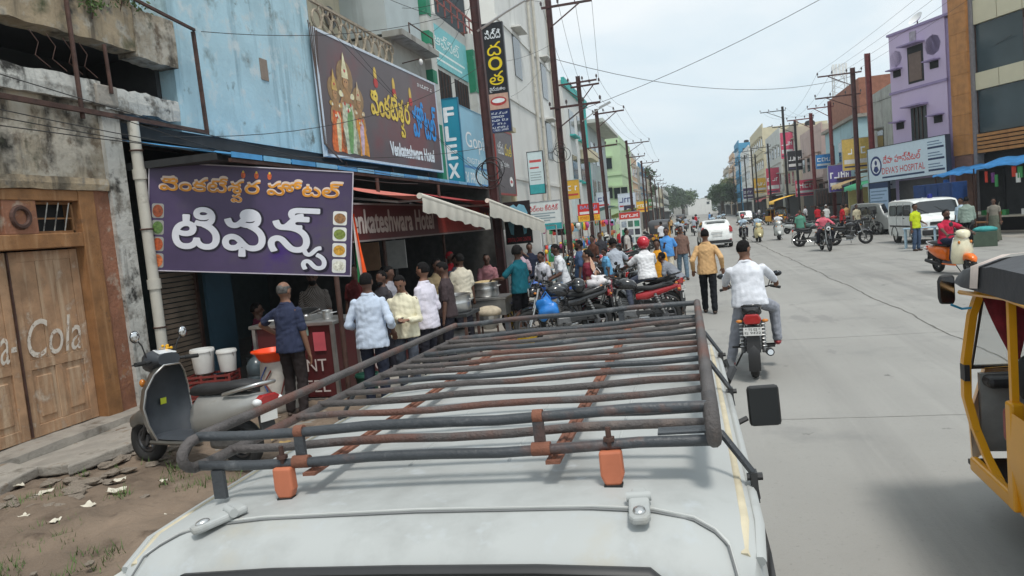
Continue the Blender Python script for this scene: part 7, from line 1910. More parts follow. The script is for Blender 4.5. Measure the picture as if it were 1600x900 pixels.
dup(auto, (8.2, 78.5, 0), R(200), 'orange and yellow auto-rickshaw by the right kerb under the yellow awning', G3)
make_hatchback('white hatchback car seen from behind in the middle of the street', (1.34, 43.6, 0), R(3), P('car_white', (225, 228, 226), 0.3, coat=0.5))
amb = make_van('white van ambulance with blue roof beacon in front of the hospital', P('van_white', (222, 226, 224), 0.35, coat=0.3), (9.2, 35.0, 0), (0, 0, R(186)))
amb.scale = (1.1, 1.0, 1.16)
MB().lathe([(.09, 0), (.09, .08), (.07, .14), (.0, .15)], 12, (0, 2.2, 1.54)).build('beacon', P('beacon_blue', (30, 40, 120), 0.2), amb, smooth=60)
gv = make_van('grey van parked nose out before the information board', M('van_grey', (0.33, 0.345, 0.335), 0.4, 0.3, var=0.05, coat=0.2), (9.6, 45.0, 0), (0, 0, R(198)))
gv.scale = (1.08, 1.05, 1.1)
make_van('distant white van among the right side traffic', P('van_white', (222, 226, 224)), (6.6, 96, 0), (0, 0, R(182)))

# ------------------------------------------------------------------ people
SKIN = [M('skin_brown', (0.20, 0.098, 0.06), 0.55, var=0.08, scale=12), M('skin_dark', (0.105, 0.05, 0.032), 0.55, var=0.08, scale=12), M('skin_light', (0.29, 0.155, 0.10), 0.55, var=0.08, scale=12)]
m_hair = M('hair_black', (0.010, 0.009, 0.009), 0.85, spec=0.15, var=0.3, scale=40, bump=0.5, bscale=90)
m_hairg = M('hair_grey', (0.10, 0.096, 0.092), 0.8, spec=0.2, var=0.5, scale=30, bump=0.5, bscale=90)
m_eye = M('eye_dark', (0.015, 0.012, 0.01), 0.2, var=0)
m_shoe = M('shoe_brown', (0.05, 0.03, 0.022), 0.5, var=0.2); m_sandal = M('sandal', (0.06, 0.04, 0.03), 0.7, var=0.2)
def cloth(name, rgb, stripe=None, check=None):
    if name in MATS: return MATS[name]
    m = M(name, srgb(*rgb), 0.9, var=0.10, scale=5, bump=0.6, bscale=11, spec=0.15)
    if stripe:
        t = m.node_tree; b = t.nodes['Principled BSDF']
        link = b.inputs['Base Color'].links[0]; src = link.from_socket
        tcn = t.nodes.new('ShaderNodeTexCoord'); w = t.nodes.new('ShaderNodeTexWave'); w.inputs['Scale'].default_value = stripe[1]; w.bands_direction = 'X' if not check else 'DIAGONAL'
        t.links.new(tcn.outputs['Object'], w.inputs['Vector'])
        mr = t.nodes.new('ShaderNodeMapRange'); mr.inputs['From Min'].default_value = 0.62; mr.inputs['From Max'].default_value = 0.78; t.links.new(w.outputs['Fac'], mr.inputs['Value'])
        x = t.nodes.new('ShaderNodeMix'); x.data_type = 'RGBA'; t.links.new(mr.outputs['Result'], x.inputs['Factor']); t.links.new(src, x.inputs['A']); x.inputs['B'].default_value = (*srgb(*stripe[0]), 1)
        t.links.new(x.outputs['Result'], b.inputs['Base Color'])
    return m
def cap_(mb, p0, p1, r0, r1, n=10):
    mb.tube([p0, p1], [r0, r1], n); mb.ell(p0, r0, n, 6); mb.ell(p1, r1, n, 6)
def ik(a, t, l1, l2, pole):
    a, t = Vector(a), Vector(t); d = t - a; L = min(d.length, (l1 + l2) * .998)
    if L < 1e-4: L = 1e-4
    u = d.normalized(); x = (l1 * l1 - l2 * l2 + L * L) / (2 * L); h = math.sqrt(max(0, l1 * l1 - x * x))
    p = Vector(pole); p = p - u * p.dot(u)
    p = p.normalized() if p.length > 1e-5 else Vector((0, -1, 0))
    return a + u * x + p * h, a + u * L
def ring_(c, ax, ay, rx, ry, n=16): return [c + ax * (rx * math.cos(2 * math.pi * k / n)) + ay * (ry * math.sin(2 * math.pi * k / n)) for k in range(n)]
PERSON_N = [0]
def person(label, loc, rz, shirt=None, trousers=None, skin=0, height=1.70, pelvis=(0, 0, .93), lean=0.0, side=0.0, hl=None, hr=None, fl=(-.10, .02, 0), fr=(.10, .02, 0),
           kl=(0, 1, 0), kr=(0, 1, 0), el=(-.4, -1, -.2), er=(.4, -1, -.2), sleeve='half', legs='long', hair='short', hairmat=None, belly=0.0, look=0.0, nod=0.0, shoes=True, hem=-.10,
           vox=0.013, beard=False, group=None, grip=False, saree=None, wide=1.0, cat='person', lod=False, sit=False):
    k = height / 1.70; PERSON_N[0] += 1; sd = PERSON_N[0]
    root = thing('person', label, cat, loc, rz, group=group)
    V = Vector; sk = SKIN[skin]
    Pv = V(pelvis)
    sp = V((math.sin(R(side)), math.sin(R(lean)), math.cos(R(lean)))).normalized()
    rx = V((1, 0, 0)); rx = (rx - sp * rx.dot(sp)).normalized(); fy = sp.cross(rx)
    sh = Pv + sp * .475; nk = Pv + sp * .535
    hd = (Matrix.Rotation(R(look), 3, 'Z') @ Matrix.Rotation(R(-nod), 3, 'X'))
    hsp = (hd @ V((0, 0, 1))) * .6 + sp * .4; hsp.normalize()
    hc = nk + hsp * .120; hx = hd @ V((1, 0, 0)); hy = hd @ V((0, 1, 0)); hz = hx.cross(hy)
    rot = Matrix((hx, hy, hz)).transposed()
    SL, SR = sh - rx * .168 * wide - sp * .068, sh + rx * .168 * wide - sp * .068
    HL, HR = Pv - rx * .09, Pv + rx * .09
    hl = V(hl) if hl else SL + V((-.07, .05, -.56)); hr = V(hr) if hr else SR + V((.07, .05, -.56))
    EL, hl = ik(SL, hl, .285, .26, el); ER, hr = ik(SR, hr, .285, .26, er)
    aL, aR = V(fl) + V((0, -.03, .085)), V(fr) + V((0, -.03, .085))
    KL, aL = ik(HL, aL, .43, .42, kl); KR, aR = ik(HR, aR, .43, .42, kr)
    # ---- body: one continuous skin
    b = MB()
    tor = [(0.0, .15, .10), (.10, .145, .10), (.22, .14, .095), (.34, .155, .105), (.41, .150, .09), (.48, .10, .07), (.56, .052, .055), (.62, .050, .055)]
    b.loft([ring_(Pv + sp * t, rx, fy, a * wide, c) for t, a, c in tor]); b.ell(Pv, (.15 * wide, .105, .11), 12, 8)
    for (S, E, W) in ((SL, EL, hl), (SR, ER, hr)):
        cap_(b, S, E, .050, .040); cap_(b, E, W, .040, .027)
    for (Hh, K, A) in ((HL, KL, aL), (HR, KR, aR)):
        cap_(b, Hh, K, .085, .056); cap_(b, K, K.lerp(A, .35), .054, .056); cap_(b, K.lerp(A, .35), A, .056, .036)
    b.ell(hc + hz * .025 - hy * .005, (.080, .098, .102), 14, 10, rot); b.ell(hc - hz * .055 + hy * .025, (.056, .066, .066), 12, 8, rot)
    cap_(b, nk - sp * .03, hc - hz * .05 - hy * .01, .055, .052)
    b.ell(hc - hz * .012 + hy * .100, (.013, .022, .022), 8, 6, rot); b.ell(hc + hz * .026 + hy * .080, (.045, .02, .012), 10, 6, rot); b.ell(hc - hz * .062 + hy * .078, (.026, .016, .014), 8, 6, rot)
    for s in (-1, 1): b.ell(hc + hx * s * .077 - hy * .005, (.012, .022, .032), 8, 6, rot)
    fine = not lod
    for (E, W, s) in ((EL, hl, -1), (ER, hr, 1)):
        d = (W - E).normalized(); sx = d.cross(V((0, 0, 1)));  sx = sx.normalized() if sx.length > .1 else V((0, 1, 0))
        up = sx.cross(d); q = Matrix((sx, d, up)).transposed()
        b.ell(W + d * .045, (.040, .052, .020), 10, 6, q)
        if fine:
            for j, (o, L) in enumerate(((-.030, .070), (-.010, .082), (.010, .078), (.029, .062))):
                p0 = W + d * .085 + sx * o; p1 = p0 + d * L * (.55 if not grip else .3) - up * L * (.15 if not grip else .45); p2 = p1 + d * L * (.35 if not grip else -.25) - up * L * (.35 if not grip else .35)
                b.tube([p0 - d * .02, p1, p2], [.0105, .0095, .008], 6)
            t0 = W + d * .03 - sx * s * .030; b.tube([t0, t0 + d * .035 - sx * s * .03 - up * .01, t0 + d * .065 - sx * s * .03 - up * .025], [.013, .0115, .009], 6)
    feet = MB()
    for A, K in ((aL, KL), (aR, KR)):
        f = V((0, 1, 0)) if not sit else V((0, 1, 0))
        b.ell(A + V((0, .06, -.045)), (.042, .105, .036), 10, 6); 
        feet.ell(A + V((0, .065, -.048)), (.052, .135, .046), 12, 6)
    me = remesh(b, vox if fine else .018, 3, 'body'); me.materials.append(sk); bo = put('body', me, root)
    # ---- clothes
    if shirt:
        c = MB(); g = .022
        tt = [(hem, .196, .155), (.0, .188, .148 + belly * .4), (.12, .172, .132 + belly), (.25, .168, .124 + belly * .5), (.36, .178, .124), (.40, .172, .112), (.45, .135, .092), (.495, .09, .075), (.53, .068, .064)]
        if not sit: c.loft([ring_(Pv + sp * t + fy * (belly * .4 if .05 < t < .3 else 0), rx, fy, a * wide * 1.03, cc) for t, a, cc in tt])
        else: c.loft([ring_(Pv + sp * max(t, -.06) + fy * (belly * .4 if .05 < t < .3 else 0), rx, fy, a * wide * 1.03, cc * (1.1 if t < .05 else 1)) for t, a, cc in tt])
        for (S, E, W) in ((SL, EL, hl), (SR, ER, hr)):
            if sleeve == 'full': cap_(c, S, E, .054, .054); cap_(c, E, E.lerp(W, .93), .053, .040)
            elif sleeve == 'roll': cap_(c, S, E, .054, .055); cap_(c, E, E.lerp(W, .35), .054, .050)
            else: cap_(c, S, S.lerp(E, .72), .055, .062)
        me = remesh(c, vox if fine else .018, 3, 'shirt', .0085, .24, sd); me.materials.append(shirt); so = put('shirt', me, root)
        if fine:
            nb = nk - sp * .025; col = MB(); col.torus((0, 0, 0), .066, .014, 'Z', 18, 6); qq = Matrix((rx, fy, sp)).transposed()
            col.v = [tuple(nb + qq @ V(p)) for p in col.v]; col.build('collar', shirt, root, smooth=180)
    if trousers:
        c = MB(); c.loft([ring_(Pv + sp * t, rx, fy, a * wide, cc) for t, a, cc in ((-.09, .158, .112), (0, .156, .112), (.08, .148, .106), (.13, .140, .102))]); 
        for (Hh, K, A) in ((HL, KL, aL), (HR, KR, aR)):
            if legs == 'short': cap_(c, Hh, Hh.lerp(K, .82), .098, .092)
            else: cap_(c, Hh, K, .096, .074); cap_(c, K, A + V((0, 0, .015)), .073, .060)
        me = remesh(c, vox if fine else .018, 3, 'trousers', .008, .2, sd + 50); me.materials.append(trousers); put('trousers', me, root)
    if saree:
        c = MB(); c.loft([ring_(V((Pv.x, Pv.y, Pv.z * t)) , V((1, 0, 0)), V((0, 1, 0)), a, cc) for t, a, cc in ((.05, .25, .22), (.4, .21, .19), (.8, .20, .16), (1.0, .19, .15), (1.12, .165, .13))])
        c2 = MB(); c2.loft([ring_(Pv + sp * t, rx, fy, a, cc) for t, a, cc in ((.05, .17, .125), (.2, .165, .12), (.34, .175, .125), (.46, .165, .10), (.52, .08, .07))])
        for (S, E) in ((SL, EL), (SR, ER)): cap_(c2, S, S.lerp(E, .5), .062, .058)
        me = remesh(c, vox, 3, 'skirt', .008, .18, sd); me.materials.append(saree[0]); put('skirt', me, root)
        me = remesh(c2, vox, 3, 'blouse', .004, .2, sd); me.materials.append(saree[1]); put('blouse', me, root)
        rows = []
        for i in range(12):
            t = i / 11; p = Pv + sp * (.05 + .46 * t) ; ang = R(150 - 240 * t)
            q = p + rx * math.cos(R(60 + 95 * t)) * .205 + fy * math.sin(R(60 + 95 * t)) * .165 * -1
            rows.append([q + rx * .0 + sp * (-.10 + .06 * j) + (rx * math.cos(R(60 + 95 * t)) - fy * math.sin(R(60 + 95 * t))) * (.008 * (j % 2)) for j in range(5)])
        MB().loft(rows, closed=False, cap=False).build('drape', saree[2], root, smooth=180)
    if shoes:
        me = remesh(feet, .013 if fine else .02, 2, 'shoes'); me.materials.append(shoes if not isinstance(shoes, bool) else m_shoe); put('shoes', me, root)
    # ---- head details
    hm = hairmat or m_hair
    if hair == 'helmet' or hair == 'helmet_grey':
        c = MB(); c.ell(hc + hz * .03, (.125, .145, .135), 20, 14, rot); mh = P('helmet_red', (190, 25, 45), 0.2, coat=0.6) if hair == 'helmet' else P('helmet_dark', (45, 45, 50), 0.3, coat=0.4)
        o = c.build('helmet', mh, root, smooth=180); MB().ell(hc + hz * .02 + hy * .05, (.105, .11, .07), 14, 8, rot).build('visor', m_carglass, o, smooth=180)
    elif hair != 'none':
        c = MB(); c.ell((0, 0, 0), (1, 1, 1), 22, 16); rrr = random.Random(sd); vs = []
        big = {'short': 1.07, 'bushy': 1.30, 'balding': 1.07, 'long': 1.16, 'crop': 1.05}[hair]
        for p in c.v:
            d = V(p); n_ = noise.noise(V(p) * 4 + V((sd, 0, 0))) * .05 + noise.noise(V(p) * 9 + V((sd, 3, 0))) * (.05 if hair == 'bushy' else .02)
            ok = not (d.y > .28 and d.z < .50 + .1 * d.y) and d.z > -.55 + (.45 if d.y > -.2 else 0)
            if abs(d.x) > .75 and d.z < .05 and d.y > -.25: ok = False
            if hair == 'balding' and d.z > .42 and d.y > -.75: ok = False
            s_ = (big + n_ * (1 if ok else 0)) if ok else .86
            q = V((d.x * .078, d.y * .097, d.z * .102)) * s_
            vs.append(tuple(hc + hz * .027 - hy * .004 + rot @ q))
        c.v = vs; o = c.build('hair', hm, root, smooth=180)
        if hair == 'long':
            MB().ell(hc - hy * .11 + hz * .0, (.05, .045, .05), 10, 8, rot).build('bun', hm, o, smooth=180)
    if beard:
        MB().ell(hc - hz * .075 + hy * .040, (.058, .062, .052), 12, 8, rot).build('beard', hm, root, smooth=180)
    if fine:
        for s in (-1, 1):
            MB().ell(hc + hx * s * .031 + hz * .006 + hy * .086, (.012, .008, .007), 8, 6, rot).build('eye', m_eye, root, smooth=180)
            MB().ell(hc + hx * s * .031 + hz * .030 + hy * .089, (.019, .008, .005), 8, 6, rot).build('eyebrow', hm, root, smooth=180)
        if not beard: MB().ell(hc - hz * .043 + hy * .088, (.024, .009, .006), 8, 5, rot).build('moustache', hm, root, smooth=180) if hair in ('crop', 'balding') else None
    root.scale = (k, k, k)
    root['hands'] = [*hl, *hr, *hc]
    return root
T = cloth
# standing customers at the hotel
pz = R(-62)
p1 = person('man in navy polo shirt standing with hand on hip facing the counter', (-4.95, 8.22, 0.03), R(-8), T('navy_polo', (52, 58, 80)), T('dark_brown_trousers', (48, 42, 42)), 0, 1.70, hl=(-.25, .12, 1.02), el=(-1, -.35, 0), hair='balding', hairmat=m_hairg, sleeve='half', shoes=m_sandal, vox=.010)
MB().torus((0, 0, 0), .068, .012, 'Z', 18, 6).build('sleeve_band', m_white, p1).location = (-.225, 0.02, 1.235)
p2 = person('man in white striped long shirt seen from behind at the counter', (-4.02, 8.62, 0.02), R(8), T('white_stripe', (205, 215, 228), ((165, 182, 208), 28)), T('charcoal_trousers', (38, 42, 55)), 1, 1.72, hl=(-.22, .20, 1.0), hr=(.25, .12, .93), sleeve='roll', hair='crop', hem=-.16, wide=1.06, vox=.010)
p3 = person('man in cream shirt looking down at the phone in his hand', (-3.88, 9.40, 0.02), R(186), T('cream_shirt', (222, 216, 190)), T('grey_trousers', (75, 80, 90)), 0, 1.62, hr=(-.02, .30, 1.10), hl=(-.14, .27, 1.08), sleeve='full', hair='short', nod=28, belly=.03, hem=-.12, wide=1.05, vox=.010)
o = MB().box((0, 0, 0), (.075, .15, .009)).build('phone', m_blkplas, bevel=.004, loc=(-3.80, 9.06, 1.06)); o.rotation_euler = (R(25), 0, R(10)); tag(o, 'dark mobile phone held by the man in cream shirt', 'phone')
p4 = person('bearded man in pale lavender shirt standing side on behind the cream shirt man', (-3.75, 9.95, 0.02), R(75), T('lavender_shirt', (214, 210, 222)), T('dark_trousers', (40, 40, 48)), 0, 1.74, hl=(-.10, .25, 1.05), hr=(.15, .22, 1.05), sleeve='full', hair='short', beard=True, hem=-.14, vox=.011)
person('man in checked shirt behind the counter facing the street', (-5.75, 10.4, 0.06), R(200), T('check_shirt', (120, 112, 105), ((60, 55, 55), 20), True), T('dark_trousers', (40, 40, 48)), 1, 1.72, hair='short', beard=True, vox=.012)
person('man in dark maroon shirt deep inside the hotel behind the counter', (-5.6, 11.6, 0.06), R(170), T('maroon_shirt', (92, 40, 42)), T('dark_trousers', (40, 40, 48)), 1, 1.70, hair='short', lod=True)
person('seated man in maroon shirt inside the dark hotel holding food', (-6.85, 10.5, 0.06), R(-60), T('maroon_dark', (95, 32, 55)), T('dark_trousers', (40, 40, 48)), 1, 1.68, pelvis=(0, 0, .50), fl=(-.12, .42, 0), fr=(.12, .42, 0), hl=(-.06, .42, .85), hr=(.10, .45, .90), hair='short', sit=True)
o = thing('plastic_stool', 'dark plastic stool under the seated man inside the hotel', 'stool', (-6.85, 10.45, 0.06)); MB().box((0, 0, .40), (.34, .34, .04)).build('seat', m_dark, o, bevel=.01)
for (a, b_) in ((-.14, -.14), (.14, -.14), (-.14, .14), (.14, .14)): MB().bar((a, b_, 0), (a, b_, .4), .035).build('leg', m_dark, o)
person('cook in beige shirt bending over the big pot', (-4.55, 12.6, 0.02), R(-120), T('beige_shirt', (160, 140, 108)), T('navy_trousers', (40, 45, 65)), 1, 1.70, lean=12, hl=(-.15, .42, 1.0), hr=(.18, .42, 1.0), hair='short', vox=.012)
person('vendor in grey shirt behind the snack steamer', (-4.75, 14.6, 0.02), R(-130), T('grey_blue_shirt', (120, 125, 138)), T('dark_trousers', (40, 40, 48)), 1, 1.66, hl=(-.15, .40, 1.0), hr=(.18, .40, 1.05), hair='short', vox=.012)
person('vendor in dull pink top leaning over the food cart', (-4.35, 15.5, 0.02), R(-160), T('dull_pink', (150, 105, 110)), T('dark_trousers', (40, 40, 48)), 1, 1.62, lean=14, hl=(-.10, .40, 1.0), hr=(.15, .42, 1.0), hair='crop', vox=.013)
person('person with red head scarf standing in the hotel doorway', (-5.2, 15.6, 0.05), R(-100), T('red_scarf', (185, 45, 55)), T('dark_trousers', (40, 40, 48)), 1, 1.68, hair='short', hairmat=T('red_scarf', (185, 45, 55)), lod=True)
person('curly haired man in teal tee and black shorts at the food cart', (-3.28, 13.95, 0.01), R(60), T('teal_tee', (28, 92, 105)), T('black_shorts', (22, 22, 26)), 1, 1.76, hl=(-.28, .38, 1.12), look=-70, hair='bushy', legs='short', shoes=m_sandal, vox=.011)
person('person in white top and pale skirt behind the man in teal', (-3.15, 15.9, 0.01), R(150), T('white_top', (215, 215, 222)), T('mauve_skirt', (175, 160, 185)), 1, 1.55, hair='short', legs='short', shoes=m_sandal, hem=-.25, vox=.013, lean=10)
person('person in dark blue shirt with raised hand by the shop step', (-4.1, 18.9, 0.01), R(200), T('dark_blue_shirt', (40, 45, 62)), T('dark_trousers', (40, 40, 48)), 1, 1.68, hr=(.12, .18, 1.40), hair='short', lod=True)
bp = person('young man in white polo with black backpack stepping between the bikes', (-2.72, 15.75, 0.01), R(112), T('white_polo', (212, 214, 218)), T('light_jeans', (125, 150, 180)), 1, 1.70, lean=10, hl=(-.2, .35, .95), hr=(.15, .30, .92), fl=(-.10, .25, .0), fr=(.10, -.2, 0), hair='short', nod=20, vox=.012)
pk = MB(); superloft(pk, [(-.14, 1.20, .13, .19), (-.22, 1.20, .15, .22), (-.32, 1.18, .13, .20), (-.35, 1.17, .08, .14)]); o = pk.build('backpack', M('backpack_black', (0.018, 0.018, 0.02), 0.7, bump=0.4, bscale=20), None, smooth=60, fix=True)
o.location = bp.location; o.rotation_euler = (R(10), 0, R(112)); o.location = (-2.72 + .12, 15.75, -.02); tag(o, 'black backpack worn by the young man in white polo', 'backpack')
person('woman in peach saree with maroon blouse walking past the bikes', (-1.98, 14.35, 0.01), R(95), None, None, 2, 1.56, hl=(-.05, .25, 1.0), hr=(.30, .05, 1.08), hair='long', shoes=m_sandal, saree=(T('maroon_saree', (110, 40, 55)), T('maroon_blouse', (120, 45, 58)), T('peach_saree', (222, 180, 155))), vox=.012)
person('man in grey tee sitting on a motorcycle with his back to us', (-1.85, 18.30, 0), R(25), T('grey_tee', (165, 172, 182)), T('grey_jeans', (95, 105, 120)), 1, 1.70, pelvis=(0, -.15, .88), lean=14, fl=(-.28, .10, .24), fr=(.28, .10, .24), kl=(-.5, 1, .3), kr=(.5, 1, .3), hl=(-.3, .28, 1.10), hr=(.3, .28, 1.10), hair='bushy', nod=25, grip=True, sit=True)
person('man in white shirt and red helmet sitting on a parked motorcycle', (-1.00, 15.45, 0), R(30), T('white_kurta', (222, 222, 224)), T('slate_trousers', (80, 85, 100)), 1, 1.72, pelvis=(0, -.20, .90), lean=8, fl=(-.28, .10, .24), fr=(.28, .10, .24), kl=(-.5, 1, .3), kr=(.5, 1, .3), hl=(-.28, .30, 1.08), hr=(.28, .30, 1.08), hair='helmet', wide=1.05, grip=True, sit=True, vox=.011)
person('child in light blue top beside the man with the red helmet', (-1.75, 15.9, 0.4), R(120), T('child_blue', (110, 170, 210)), T('pink_check', (190, 110, 120), ((120, 50, 60), 18)), 1, 1.12, hair='short', lean=10)
person('woman in orange kurta standing behind the red helmet man', (-.75, 17.2, 0.0), R(170), T('orange_kurta', (215, 150, 45)), T('maroon_leggings', (110, 40, 50)), 1, 1.56, hair='long', hem=-.40, lod=True)
person('boy in grey tee and brown shorts bending beside the parked bikes', (-.30, 15.75, 0.0), R(70), T('boy_grey_tee', (130, 134, 142)), T('brown_shorts', (75, 45, 42)), 1, 1.45, lean=42, hl=(-.2, .50, .85), hr=(.2, .42, .80), hair='short', legs='short', shoes=m_sandal)
person('man in bright blue tee and cream shorts looking at his phone', (-.70, 23.1, 0), R(172), T('bright_blue_tee', (88, 150, 215)), T('cream_shorts', (205, 195, 175)), 1, 1.70, hr=(.02, .30, 1.22), hl=(-.28, .10, .88), hair='short', legs='short', belly=.03, wide=1.05, shoes=m_sandal)
person('man in brown shirt walking just behind the blue tee man', (-.28, 23.9, 0), R(190), T('brown_shirt', (120, 95, 85)), T('blue_jeans', (105, 125, 140)), 1, 1.70, hair='short', fl=(-.1, .15, 0), fr=(.1, -.1, 0))
person('man in tan shirt and black trousers walking away up the road', (0.30, 15.7, 0), R(-3), T('tan_shirt', (202, 164, 118)), T('black_trousers', (30, 32, 36)), 0, 1.74, hl=(-.28, .06, .90), hr=(.30, .0, .92), fl=(-.09, .16, 0), fr=(.10, -.12, .0), sleeve='full', hair='short', hem=-.12, shoes=m_sandal, vox=.011)
rid = person('heavy man in white shirt riding the black motorcycle ahead of the van', (0.72, 10.05, 0), R(-4), T('rider_white', (216, 219, 226)), T('light_grey_trousers', (150, 153, 162)), 0, 1.70, pelvis=(-.02, -.30, .94), lean=6, side=-3, fl=(-.30, -.05, .03), fr=(.30, .12, .30), kl=(-.5, 1, .2), kr=(.6, 1, .3), hl=(-.34, .36, 1.06), hr=(.36, .36, 1.08), el=(-1, -.3, -.4), er=(1, -.3, -.4), sleeve='full', hair='short', look=-38, belly=.04, wide=1.16, grip=True, vox=.010, hem=-.14, sit=True, shoes=P('shoe_red', (150, 50, 55)))
# right side
person('man in red tee riding the orange scooter', (6.30, 20.3, 0), R(196), T('crimson_tee', (185, 45, 72)), T('navy_trousers', (40, 45, 65)), 1, 1.70, pelvis=(0, -.25, .82), lean=4, fl=(-.14, .18, .30), fr=(.14, .18, .30), hl=(-.32, .26, 1.02), hr=(.32, .26, 1.02), hair='crop', beard=True, grip=True, sit=True, look=10)
person('man in lime yellow shirt standing by the white van with his back half turned', (7.78, 28.8, 0), R(-150), T('lime_shirt', (190, 205, 45)), T('slate_blue_trousers', (72, 88, 112)), 1, 1.66, hair='short', hl=(-.2, .2, 1.0))
person('man in pale blue shirt leaning at the front of the white van', (9.75, 30.4, 0), R(120), T('pale_blue_shirt', (180, 200, 215)), T('dark_trousers', (40, 40, 48)), 1, 1.70, hair='short')
person('man in sage grey shirt with his back to us beside the white van', (9.55, 29.2, 0), R(-15), T('sage_shirt', (140, 155, 145)), T('black_trousers', (30, 32, 36)), 1, 1.74, sleeve='roll', hair='short', wide=1.08)
person('woman in grey shawl standing beyond the sage shirt man', (10.9, 30.6, 0), R(150), None, None, 1, 1.58, hair='long', saree=(T('grey_green_saree', (95, 100, 88)), T('grey_blouse', (130, 125, 115)), T('grey_shawl', (165, 160, 145))))
person('person in red seated near the kiosk at the right edge', (12.6, 31.4, 0), R(120), T('brick_red_top', (170, 80, 80)), T('dark_trousers', (40, 40, 48)), 1, 1.6, hair='short', lod=True)
person('rider in pink shirt coming toward us on the black motorcycle', (5.42, 32.75, 0), R(184), T('pink_shirt', (215, 110, 125)), T('dark_trousers', (40, 40, 48)), 1, 1.70, pelvis=(0, -.25, .88), lean=8, fl=(-.27, .05, .24), fr=(.27, .05, .24), kl=(-.5, 1, .2), kr=(.5, 1, .2), hl=(-.34, .26, 1.06), hr=(.34, .26, 1.06), hair='short', sleeve='full', grip=True, sit=True, wide=1.1)
person('man in green shirt standing behind the pink shirt rider', (5.15, 37.5, 0), R(160), T('green_shirt', (95, 150, 130)), T('dark_trousers', (40, 40, 48)), 1, 1.72, hair='short', lod=True)
person('man in red shirt by the parked bikes before the grey van', (8.4, 44.8, 0), R(100), T('red_shirt', (190, 45, 55)), T('dark_trousers', (40, 40, 48)), 1, 1.72, hair='short', lod=True)
person('person in cream top among the bikes beside the grey van', (8.9, 43.6, 0), R(200), T('cream_top', (205, 195, 165)), T('dark_trousers', (40, 40, 48)), 1, 1.66, hair='short', lod=True)
person('person wrapped in white cloth sitting by the yellow wall', (9.2, 54.5, 0), R(180), T('white_wrap', (215, 215, 212)), T('white_wrap', (215, 215, 212)), 1, 1.7, hair='short', hairmat=T('white_wrap', (215, 215, 212)), lod=True)
def rider(lb, x, y, a, c, hair='short', bike=True):
    return person(lb, (x, y, 0), R(a), c, T('dark_trousers', (40, 40, 48)), 1, 1.70, pelvis=(0, -.25, .86), lean=5, fl=(-.2, .10, .26), fr=(.2, .10, .26), kl=(-.3, 1, .2), kr=(.3, 1, .2), hl=(-.32, .26, 1.04), hr=(.32, .26, 1.04), hair=hair, grip=True, sit=True, lod=True, group='riders in the traffic')
r0 = rider('rider in pale shirt on the ivory scooter', 3.85, 45.0, 183, T('pale_blue_shirt', (180, 200, 215)), 'helmet_grey')
rider('rider in white on the white scooter', 5.05, 45.6, 178, T('white_polo', (212, 214, 218)), 'short')
rider('rider in pale blue on the dark motorcycle beside the ivory scooter', 3.2, 47.2, 180, T('pale_blue_shirt', (180, 200, 215)), 'helmet')
r1 = rider('rider in grey on the red motorcycle left of the white car', -.55, 52, -3, T('grey_tee', (165, 172, 182)), 'helmet_grey')
GRP = 'small figures far down the street'
for kx, (x, y) in enumerate(((-.9, 62), (.4, 66), (2.2, 74), (-.3, 82), (3.4, 88), (1.0, 100), (4.6, 104), (-1.2, 96))):
    o = dup(r1 if kx % 2 else r0, (x, y, 0), R((0, 180)[(kx + 1) % 2]), 'tiny far away rider on a motorcycle', GRP)
std = person('person in dark clothes walking along the left shops', (-2.6, 31.5, 0), R(10), T('black_top', (35, 35, 42)), T('dark_trousers', (40, 40, 48)), 1, 1.68, hair='short', lod=True, group=GRP)
cols = [T('red_shirt', (190, 45, 55)), T('white_polo', (212, 214, 218)), T('sage_shirt', (140, 155, 145)), T('bright_blue_tee', (88, 150, 215)), T('tan_shirt', (202, 164, 118))]
for kx, (x, y) in enumerate(((-3.2, 36), (-1.6, 44), (-2.6, 58), (-3.0, 70), (-1.8, 78), (9.2, 58), (9.8, 68), (8.6, 84), (9.0, 92), (-2.8, 88), (.8, 92), (9.4, 106), (-2.4, 110), (3.0, 112), (10.0, 52))):
    dup(std, (x, y, 0), R(37 * kx), 'tiny far away person walking at the roadside', GRP, recolor={'shirt': cols[kx % 5]})


